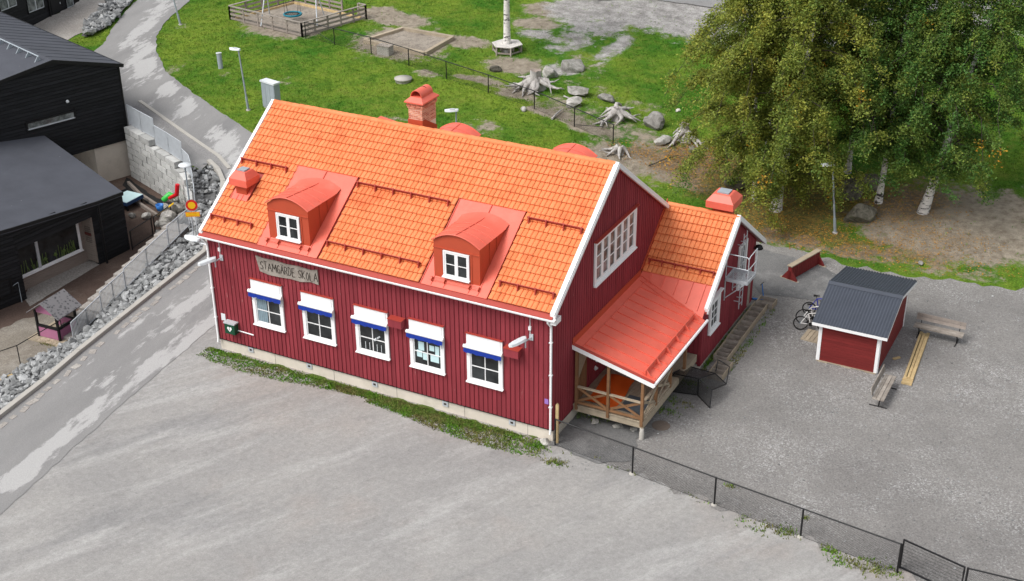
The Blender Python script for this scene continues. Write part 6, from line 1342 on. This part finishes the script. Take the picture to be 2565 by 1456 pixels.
# bicycles
def bike(label, px, py, deg, m, R_=.33, pz=.0):
    t = thing('bicycle', label, 'bicycle', (0, 0, 0), 'bicycles parked behind the shed')
    for k, x in enumerate((0, 1.02)):
        mb = MB(); n = 24
        V = []
        for i in range(n):
            a = 2*math.pi*i/n
            for j in range(6): q = 2*math.pi*j/6; rr = R_-.028+.028*math.cos(q); V.append((x+rr*math.cos(a), .026*math.sin(q), R_+rr*math.sin(a)))
        mb.add(V, [(i*6+j, i*6+(j+1) % 6, ((i+1) % n)*6+(j+1) % 6, ((i+1) % n)*6+j) for i in range(n) for j in range(6)], 0, True); wh = mb.build('wheel', m_rubber, t); mb = MB()
        for i in range(14): a = 2*math.pi*i/14; mb.tube([(x, 0, R_), (x+(R_-.04)*math.cos(a), 0, R_+(R_-.04)*math.sin(a))], .004, 3)
        mb.tube([(x, -.04, R_), (x, .04, R_)], .03, 6); mb.build('spokes', m_greysteel, wh)
    bb_, st_, hd0, hd1 = (.42, 0, .30), (.30, 0, .78), (.83, 0, .86), (.87, 0, .70); mb = MB()
    for a, b, r_ in ((bb_, st_, .022), (bb_, hd1, .028), (st_, hd0, .022), ((0, .05, R_), st_, .014), ((0, -.05, R_), st_, .014), ((0, .05, R_), bb_, .014), ((0, -.05, R_), bb_, .014), (hd0, hd1, .025), (hd1, (1.02, .05, R_), .016), (hd1, (1.02, -.05, R_), .016)): mb.tube([a, b], r_, 6)
    mb.build('frame', m, t); mb = MB(); mb.tube([(.83, 0, .86), (.80, 0, .98)], .018, 6); mb.tube([(.74, -.29, 1.0), (.82, -.12, .98), (.82, .12, .98), (.74, .29, 1.0)], .016, 5); mb.build('handlebar', m_blackmetal, t)
    mb = MB(); mb.tube([st_, (.26, 0, .90)], .014, 5); mb.build('seat_post', m_blackmetal, t); mb = MB(); mb.add([(.14, -.08, .9), (.14, .08, .9), (.42, .025, .92), (.42, -.025, .92), (.14, -.08, .95), (.14, .08, .95), (.42, .025, .945), (.42, -.025, .945)], MB.BF); mb.build('saddle', m_blackmetal, t)
    mb = MB(); mb.lathe((.42, -.06, .3), [(0, 0)], 3); mb.tube([(.42, -.03, .3), (.42, -.05, .3)], .09, 12); mb.tube([(.42, -.1, .3), (.50, -.1, .16), (.50, -.18, .16)], .012, 4); mb.tube([(.42, .06, .3), (.36, .1, .44), (.36, .17, .44)], .012, 4); mb.build('crank', m_blackmetal, t)
    p = at(px, py); t.matrix_basis = Matrix.Translation((p.x, p.y, .03)) @ Matrix.Rotation(math.radians(deg), 4, 'Z') @ Matrix.Rotation(math.radians(-9), 4, 'X')
bike('white bicycle parked nearest the shed front corner', 2003, 828, 18, m_bikewhite); bike('white bicycle parked between the two other bicycles', 2010, 813, 24, m_bikewhite, .35); bike('blue bicycle with black tyres parked behind the white ones', 2024, 790, 14, m_bikeblue, .31)
# low red barrier wall
pA, pB = at(1975, 703), at(2046, 662); ud = pB-pA; ln = ud.length; ud.normalize(); us = Vector((ud.y, -ud.x, 0)); F_ = (pA, ud, Z, us); bw_ = thing('barrier', 'low red boarded barrier with bare timber top standing on the dark asphalt', 'barrier', pA)
MB().fb(F_, 0, .05, -.09, ln, .74, .09).build('core', m_shedred, bw_)
for k in range(int(ln/.16)): MB().fb(F_, k*.16+.01, .06, .09, k*.16+.15, .74, .115).build('board', m_shedred, bw_)
MB().fb(F_, -.04, .74, -.13, ln+.04, .79, .14).build('top_plank', m_deckwood, bw_)
for u in (.0, ln-.1):
    mb = MB(); mb.prism([F_[0]+ud*u+us*-.42+Z*.06, F_[0]+ud*u+us*.42+Z*.06, F_[0]+ud*u+us*.1+Z*.5, F_[0]+ud*u+us*-.1+Z*.5], ud*.1); mb.build('foot', m_shedred, bw_); MB().fb((F_[0]+ud*u, us, ud, Z), -.5, -.02, 0, .5, .12, .06).build('foot_beam', m_deckwood, bw_)
# planters along the annexe gable
def planter(x0, y0, x1, y1, n, label, a=0, h=.3, plants=False):
    t = thing('planter_box', label, 'planter', ((x0+x1)/2, (y0+y1)/2, 0), 'wooden planter boxes along the annexe wall'); d = .035
    for x in (x0, x1-d): MB().bb(x, y0, .01, x+d, y1, h).build('side_board', m_deckwood, t)
    for i in range(n+1): y = y0+(y1-y0-d)*i/n; MB().bb(x0+d, y, .01, x1-d, y+d, h-.01).build('cross_board', m_oldwood, t)
    MB().bb(x0+d, y0+d, .0, x1-d, y1-d, .1).build('soil', m_sand, t); return t
planter(19.62, 7.15, 20.27, 8.45, 3, 'short wooden planter box nearest the mesh frame'); planter(19.32, 8.65, 19.95, 10.15, 4, 'middle wooden planter box along the annexe wall'); planter(19.30, 10.2, 19.92, 14.1, 8, 'long ladder like wooden planter box along the annexe wall'); planter(19.35, 14.15, 20.15, 14.8, 1, 'square wooden planter box at the far annexe corner')
# scooter by the corner
p = at(1884, 752); t = thing('scooter', 'small blue kick scooter leaning at the far annexe corner', 'scooter', p); mb = MB(); mb.tube([p+Vector((0, 0, .08)), p+Vector((.5, .1, .08))], .05, 5); mb.tube([p+Vector((.5, .1, .08)), p+Vector((.36, .08, .9))], .025, 5); mb.build('frame', m_bluetoy, t); mb = MB(); mb.tube([p+Vector((.34, -.12, .9)), p+Vector((.38, .28, .9))], .02, 5); mb.build('handlebar', m_blackmetal, t)
mb = MB()
for q in (Vector((0, 0, .06)), Vector((.52, .1, .06))): mb.tube([p+q+Vector((0, -.02, 0)), p+q+Vector((0, .02, 0))], .06, 8)
mb.build('wheels', m_rubber, t)
# black wire mesh frame (fallen goal) beside the porch
gq = thing('goal_frame', 'black steel framed mesh goal tipped over beside the porch', 'goal', at(1750, 970)); 
def gp_(x, y, z): return at((2100+x/2.08)*.7827, (640+y/2.08)*.7827, z)
ga_, gb_, gc_, gd_, ge_, gf_ = gp_(95, 1275, .04), gp_(105, 1155, .95), gp_(280, 1190, .95), gp_(370, 1265, .78), gp_(355, 1385, .04), gp_(275, 1300, .04)
gg_, gh_, gi_ = gp_(205, 1105, .62), gp_(390, 1155, .62), gp_(465, 1225, .42); gj_, gk_ = gp_(395, 1140, .66), gp_(410, 1062, 1.25); gl_ = gp_(485, 1110, .95)
mb = MB()
for P in ([ga_, gb_.lerp(ga_, .12), gb_.lerp(gc_, .08), gc_, gd_, ge_], [ga_, gf_, ge_], [gf_, gc_], [gb_, gg_, gh_, gi_, gd_], [gc_, gh_], [gj_, gk_, gk_.lerp(gl_, .1), gl_, gi_]): mb.tube(P, .024, 6)
mb.build('frame', m_blackmetal, gq)
def net(P, name, n=26):
    mb = MB(); p0, p1, p2, p3 = P
    for i in range(n+1):
        s = i/n; u, v = p0.lerp(p1, s), p3.lerp(p2, s); w_ = (p1-p0).normalized()*.006; mb.add([u-w_, u+w_, v+w_, v-w_], [(0, 1, 2, 3)]); u, v = p0.lerp(p3, s), p1.lerp(p2, s); w_ = (p3-p0).normalized()*.006; mb.add([u-w_, u+w_, v+w_, v-w_], [(0, 1, 2, 3)])
    return mb.build(name, m_wire, gq)
net((gb_, gc_, gh_, gg_), 'mesh_panel', 40); net((gc_, gd_, gi_, gh_), 'mesh_panel', 24); net((ga_, gf_, gc_, gb_), 'mesh_panel', 30); net((gf_, ge_, gd_, gc_), 'mesh_panel', 22)
# rubble under the porch
for i, (px, py, s, lb) in enumerate(((1490, 1060, .45, 'flat grey slab lying under the porch edge'), (1545, 1072, .5, 'pale broken stone under the porch'), (1585, 1078, .35, 'reddish stone under the porch corner'))): link('rubble_stone', rock_mesh(700+i, 1, .3, .4, m_rock), None, lb, 'stone', mat_world=Matrix.Translation(at(px, py)+Z*.08) @ Matrix.Rotation(i, 4, 'Z') @ Matrix.Scale(s, 4))
mb = MB(); p = at(1450, 1035); mb.tube([p+Z*.3, p+Vector((.3, .1, .12)), p+Vector((.5, -.1, .05))], .035, 6); mb.build('drain_pipe', m_lamp, None, label='short pale drain pipe under the porch by the school wall', cat='pipe')
# ================================================================== vegetation
def leaf_mesh(name, P, Nrm, S, hue, mat_, asp=.55):
    n = len(P); r_ = rng; a = r_.normal(size=(n, 3)); a -= Nrm*np.sum(a*Nrm, 1)[:, None]; a /= np.linalg.norm(a, axis=1)[:, None]+1e-9; b = np.cross(Nrm, a)
    s = S[:, None]; V = np.stack([P-a*s*.5, P+b*s*asp*.5, P+a*s*.5, P-b*s*asp*.5], 1).reshape(-1, 3)
    me = bpy.data.meshes.new(name); me.vertices.add(4*n); me.vertices.foreach_set('co', V.ravel()); me.loops.add(4*n); me.loops.foreach_set('vertex_index', np.arange(4*n, dtype=np.int32))
    me.polygons.add(n); me.polygons.foreach_set('loop_start', np.arange(0, 4*n, 4, dtype=np.int32)); me.polygons.foreach_set('loop_total', np.full(n, 4, dtype=np.int32)); me.update(calc_edges=True)
    at_ = me.attributes.new('hue', 'FLOAT', 'POINT'); at_.data.foreach_set('value', np.repeat(hue, 4).astype(np.float32)); me.materials.append(mat_); return me
def birch(base, ht, lean, R0, seed, label, hue0, gold, r0=.2, low=.12, nl=50, leaves=32000, droop=1., lsz=.13, prof=None):
    r = random.Random(seed); R = np.random.default_rng(seed); base = Vector(base); t = thing('birch_tree', label, 'tree', base, None)
    def ax(f): return base+Vector((lean[0]*f+.25*math.sin(f*5+seed)*f, lean[1]*f+.2*math.sin(f*4+seed*2)*f, ht*f))
    mb = MB(); N = 14; mb.tube([ax(-.02)]+[ax(i/N) for i in range(N+1)], [r0*1.5, r0*1.35]+[max(.03, r0*(1-.93*i/N)) for i in range(1, N+1)], 9); tr = mb.build('trunk', m_birch, t)
    P = []; H = []; D = []; lm = MB(); tw = MB()
    tpl = max(1, int(leaves/(nl*13)))
    for i in range(nl):
        f = low+(1-low)*((i+.5)/nl)**.9; az = i*2.39996+r.uniform(-.4, .4); o = ax(f)
        k = (f-low)/(1-low); Rr = R0*(prof(k) if prof else (1-k**1.6)**.8*(.55+.75*min(1, k*3.2)))*r.uniform(.75, 1.12)+.3
        d = Vector((math.cos(az), math.sin(az), 0)); up = r.uniform(.25, .7)*(1-.35*k); pts = []; M_ = 7
        for j in range(M_):
            q = j/(M_-1); z = up*Rr*math.sin(q*2.2)*.75-droop*.55*Rr*q**3; pts.append(o+d*Rr*q+Vector((-d.y, d.x, 0))*r.uniform(-.12, .12)*Rr*q+Z*z)
        lm.tube(pts, [max(.012, r0*.26*(1-k*.7)*(1-q/(M_-.3))) for q in range(M_)], 5, cap=False)
        for j in range(15):
            q = r.uniform(.06, 1.02); s = min(M_-2, int(q*(M_-1))); u = q*(M_-1)-s; p = pts[s].lerp(pts[s+1], min(1, u))
            a2 = az+r.uniform(-1.5, 1.5); tl = r.uniform(.5, 1.25)*(.6+.25*R0/4); hdir = Vector((math.cos(a2), math.sin(a2), r.uniform(-.15, .35)))
            gold_ = r.random() < gold; h0 = r.uniform(.84, 1.) if gold_ else min(.72, max(0., r.gauss(hue0, .16)))
            m = tpl if not gold_ else max(6, tpl//3); ff = R.random(m)**.8; pos = np.array(p)[None]+np.array(hdir)[None]*(tl*ff*(.75))[:, None]; pos[:, 2] -= droop*tl*.75*ff**1.8; pos += R.normal(size=(m, 3))*(.10+.10*ff)[:, None]*np.array([1, 1, .9])
            P.append(pos); H.append(np.clip(h0+R.normal(size=m)*.07, 0, 1)); e = p+hdir*tl*.7-Z*droop*tl*.6
            if j < 6: tw.tube([p, p.lerp(e, .5)+Z*.12, e], [.014, .01, .005], 3, cap=False)
    lm.build('limbs', m_twig, t, kind='stuff'); tw.build('twigs', m_twig, t, kind='stuff')
    P = np.concatenate(P); H = np.concatenate(H); n = len(P); Nn = R.normal(size=(n, 3)); Nn[:, 2] = np.abs(Nn[:, 2])*1.2+.45; Nn /= np.linalg.norm(Nn, axis=1)[:, None]
    zmin = np.array([hz(a, b) for a, b in P[:, :2]])+.35; k = P[:, 2] > zmin; P, H, Nn = P[k], H[k], Nn[k]
    me = leaf_mesh('crown', P, Nn, R.uniform(lsz*.7, lsz*1.3, len(P)), H, m_leaf); link('crown', me, t); return t
g = G(1890, 503); birch(g, 13.0, (-.9, .6), 4.1, 3, 'birch with yellowing drooping crown, leftmost of the cluster behind the annexe', .50, .035, .14, .14, 62, 90000)
g = G(1943, 527); birch(g, 14.5, (1.1, .9), 4.3, 5, 'thick birch with yellowing drooping crown, second from the left in the cluster', .46, .035, .25, .08, 68, 120000)
g = G(2199, 508); birch(g, 13.5, (.3, 1.2), 3.9, 8, 'birch with dark green crown behind the lamp post, third from the left', .14, .012, .17, .17, 64, 100000, .85)
g = G(2311, 532); birch(g, 15.0, (2.6, 1.0), 4.3, 9, 'leaning birch with dark green crown and thick white trunk, rightmost of the cluster', .12, .010, .24, .16, 70, 120000, .9)
birch((14.5, 30.5, hz(14.5, 30.5)), 13.5, (.4, .3), 3.6, 12, 'birch with dark trunk standing behind the others in the middle of the cluster', .28, .02, .16, .22, 46, 42000, .8)
birch((19.3, 29.5, hz(19.3, 29.5)), 13, (.3, .3), 3.4, 15, 'dark green birch in the back row between the two white trunks', .10, .006, .16, .2, 46, 48000, .8)
birch((gB.x, gB.y, gB.z), 12.5, (-.1, .5), 3.0, 17, 'lone birch with straight white trunk growing through the hexagonal bench', .3, .02, .25, .46, 30, 12000, .6)
# dangling foliage of a tree at the top edge
g = Vector((-11.0, 50.5, hz(-11, 50.5))); birch(g, 9, (.2, -.5), 2.6, 23, 'small birch hanging into the top edge of the picture', .3, .02, .12, .3, 26, 7000, 1.)
g = G(1390, -20); birch((g.x, g.y, g.z), 11, (.1, .3), 2.4, 24, 'pale birch trunk at the top edge on the bare dirt mound', .3, .02, .2, .5, 20, 5000, .6)
# grass tufts ------------------------------------------------------
def tufts(name, XY, hgt_, wid, mat_, label, zoff=0., zf=hz):
    n = len(XY); V = np.empty((n, 3, 3, 3)); R = rng; z = np.array([zf(a, b) for a, b in XY])+zoff
    for k in range(3):
        q = R.random(n)*6.283; h = hgt_*R.uniform(.5, 1.3, n); w_ = wid*R.uniform(.6, 1.3, n); le = R.uniform(.2, .9, n)*h; ox, oy = R.normal(size=n)*.05, R.normal(size=n)*.05
        x, y = XY[:, 0]+ox, XY[:, 1]+oy
        V[:, k, 0] = np.stack([x-np.sin(q)*w_, y+np.cos(q)*w_, z-.01], 1); V[:, k, 1] = np.stack([x+np.sin(q)*w_, y-np.cos(q)*w_, z-.01], 1); V[:, k, 2] = np.stack([x+np.cos(q)*le, y+np.sin(q)*le, z+h], 1)
    m = 3*n; me = bpy.data.meshes.new(name); me.vertices.add(3*m); me.vertices.foreach_set('co', V.ravel()); me.loops.add(3*m); me.loops.foreach_set('vertex_index', np.arange(3*m, dtype=np.int32)); me.polygons.add(m); me.polygons.foreach_set('loop_start', np.arange(0, 3*m, 3, dtype=np.int32)); me.polygons.foreach_set('loop_total', np.full(m, 3, dtype=np.int32)); me.update(calc_edges=True); me.materials.append(mat_)
    return link(name, me, None, label, None, None, 'stuff')
NB = 150000; XY = np.stack([rng.uniform(-34, 34, NB), rng.uniform(10, 58, NB)], 1)
kin = inside(lawn_poly, XY[:, 0], XY[:, 1])
for poly in (road_l+road_r, (fl[::-1]+[(15.9, .1), (15.9, 10.6), (13, 10.6), (13, 18)]+ytop+[(88, 26), (88, fend.y), (fend.x, fend.y)]), P2([(1490, -40), (1495, 4), (1600, -2), (1720, 12), (1840, 30), (1960, 45), (2564, 20), (2564, -60)]), [tuple(p[:2]) for p in (A, B, Cc, D)], [tuple(p[:2]) for p in sp], P2([(70, 70), (180, 18), (230, -20), (330, -40), (255, 25), (225, 75), (180, 95), (120, 130)])): kin &= ~inside(poly, XY[:, 0], XY[:, 1])
kin &= ~((XY[:, 1] < 10.7) & (XY[:, 0] > -.2) & (XY[:, 0] < 16)) & ~((XY[:, 1] < 14.4) & (XY[:, 0] > 12.3) & (XY[:, 0] < 19.2))
XY = XY[kin]
pr = np.array([sum(masks(a, b)) for a, b in XY]); XY = XY[rng.random(len(XY)) > np.clip((pr-.22)*2.6, 0, .97)]
tufts('grass', XY, .085, .020, m_grass, 'short green grass covering the slope behind the school')
# rough strip of grass along the plinth and weeds in the yard
st_xy = []; rr = random.Random(5)
for i in range(9000):
    x = rr.uniform(-.5, 15.9); wv = .55+.55*math.sin(x*.55+.4)*.5+(.35 if x > 8 else .1); y = -rr.random()**1.4*wv*1.1
    if x < 6 and rr.random() < .55: continue
    if x > 14.6 and rr.random() < .5: continue
    st_xy.append((x, y-.16))
tufts('grass_strip', np.array(st_xy), .055, .034, m_weed, 'rough strip of grass and weeds along the foot of the front wall', .02, lambda x, y: 0)
sheet('grass_verge', [(-.35, -.08), (-.3, -.45), (1.5, -.4), (3.5, -.3), (5.5, -.38), (7.5, -.5), (9.5, -.68), (11.5, -.66), (13.5, -.5), (14.6, -.35), (15.4, -.14), (15.4, -.06)], .032, NT('verge ground').fin((.085, .12, .03), .95, 0, .1), .6, .22, label='thin green verge along the school plinth')
wd = []
for (px, py, s, n) in ((1388, 1160, .22, 60), (1340, 1118, .3, 60), (2080, 1380, .18, 40), (2190, 1425, .5, 120), (2120, 1412, .3, 60), (1920, 1325, .5, 70), (1965, 1335, .25, 30), (1830, 1220, .12, 16), (2018, 1300, .1, 14), (1700, 1010, .3, 40), (1475, 1040, .5, 120), (1500, 1030, .4, 80), (1660, 1030, .3, 50), (1720, 960, .3, 60), (230, 848, .2, 30), (120, 862, .25, 60)):
    g = at(px, py, CZ if px < 240 else 0)
    for k in range(n): wd.append((g.x+rr.gauss(0, s), g.y+rr.gauss(0, s*.5)))
for i in range(520): wd.append((19.18+rr.random()**2*.14 if rr.random() < .7 else 19.95+rr.random()*.35, rr.uniform(7.6, 14.1) if rr.random() < .6 else rr.uniform(8, 11)))
for i in range(60): wd.append((rr.uniform(19.4, 19.85), rr.uniform(10.9, 11.7)))
for (a, b) in zip(FEN, FEN[1:]):
    for i in range(9): p = a.lerp(b, rr.random()); wd.append((p.x+rr.gauss(0, .12), p.y+rr.gauss(0, .1)-.05))
tufts('weeds', np.array(wd), .09, .024, m_weed, 'scattered small weeds on the gravel, by the fence and beside the porch', .03, lambda x, y: CZ if x < -8 else 0)
# fallen leaves
fx = []
for k in range(26000):
    b = rr.choice(BL['leaf']); q = rr.uniform(0, 6.28); d = rr.random()**.6*1.25; x, y = b[0]+b[2]*d*math.cos(q), b[1]+b[3]*d*math.sin(q)
    if rr.random() < b[4]: fx.append((x, y))
fx = np.array(fx); fx = fx[~inside(road_l+road_r, fx[:, 0], fx[:, 1])]; fx = fx[~((fx[:, 1] < 14.6) & (fx[:, 0] < 19.4))]
fx = fx[rng.random(len(fx)) < .55]
zz = np.array([hz(a, b) for a, b in fx])+.05; Pn = np.stack([fx[:, 0], fx[:, 1], zz], 1); Nn = rng.normal(size=Pn.shape)*.35; Nn[:, 2] = 1; Nn /= np.linalg.norm(Nn, axis=1)[:, None]
t = NT('fallen leaves'); m_fall = t.fin(t.mix(t.island(), (.20, .10, .02), (.50, .27, .05)), .8, 0, .1)
link('fallen_leaves', leaf_mesh('fallen_leaves', Pn, Nn, rng.uniform(.05, .11, len(Pn)), np.zeros(len(Pn)), m_fall), None, 'orange fallen leaves strewn under the birches', None, None, 'stuff')
# pebbles on the gravel
peb = []
for k in range(2600):
    x, y = rr.uniform(15, 33), rr.uniform(-1.2, 20)
    if 16 < x < 19.3 and y > 1.4 or (23 < x < 26 and 10.4 < y < 15.5): continue
    s = rr.uniform(.02, .06)*(1.6 if rr.random() < .04 else 1); peb.append((Matrix.Translation((x, y, .03+s*.15)) @ rotm(rr) @ Matrix.Scale(s, 4), rr.randrange(8)))
for k in range(500):
    x, y = rr.uniform(2, 30), rr.uniform(-12, -.8); s = rr.uniform(.015, .04); peb.append((Matrix.Translation((x, y, .025)) @ rotm(rr) @ Matrix.Scale(s, 4), rr.randrange(8)))
merge(peb, stone_protos, 'pebbles', m_stone, None, label='loose pebbles scattered over the gravel yards', kind='stuff')
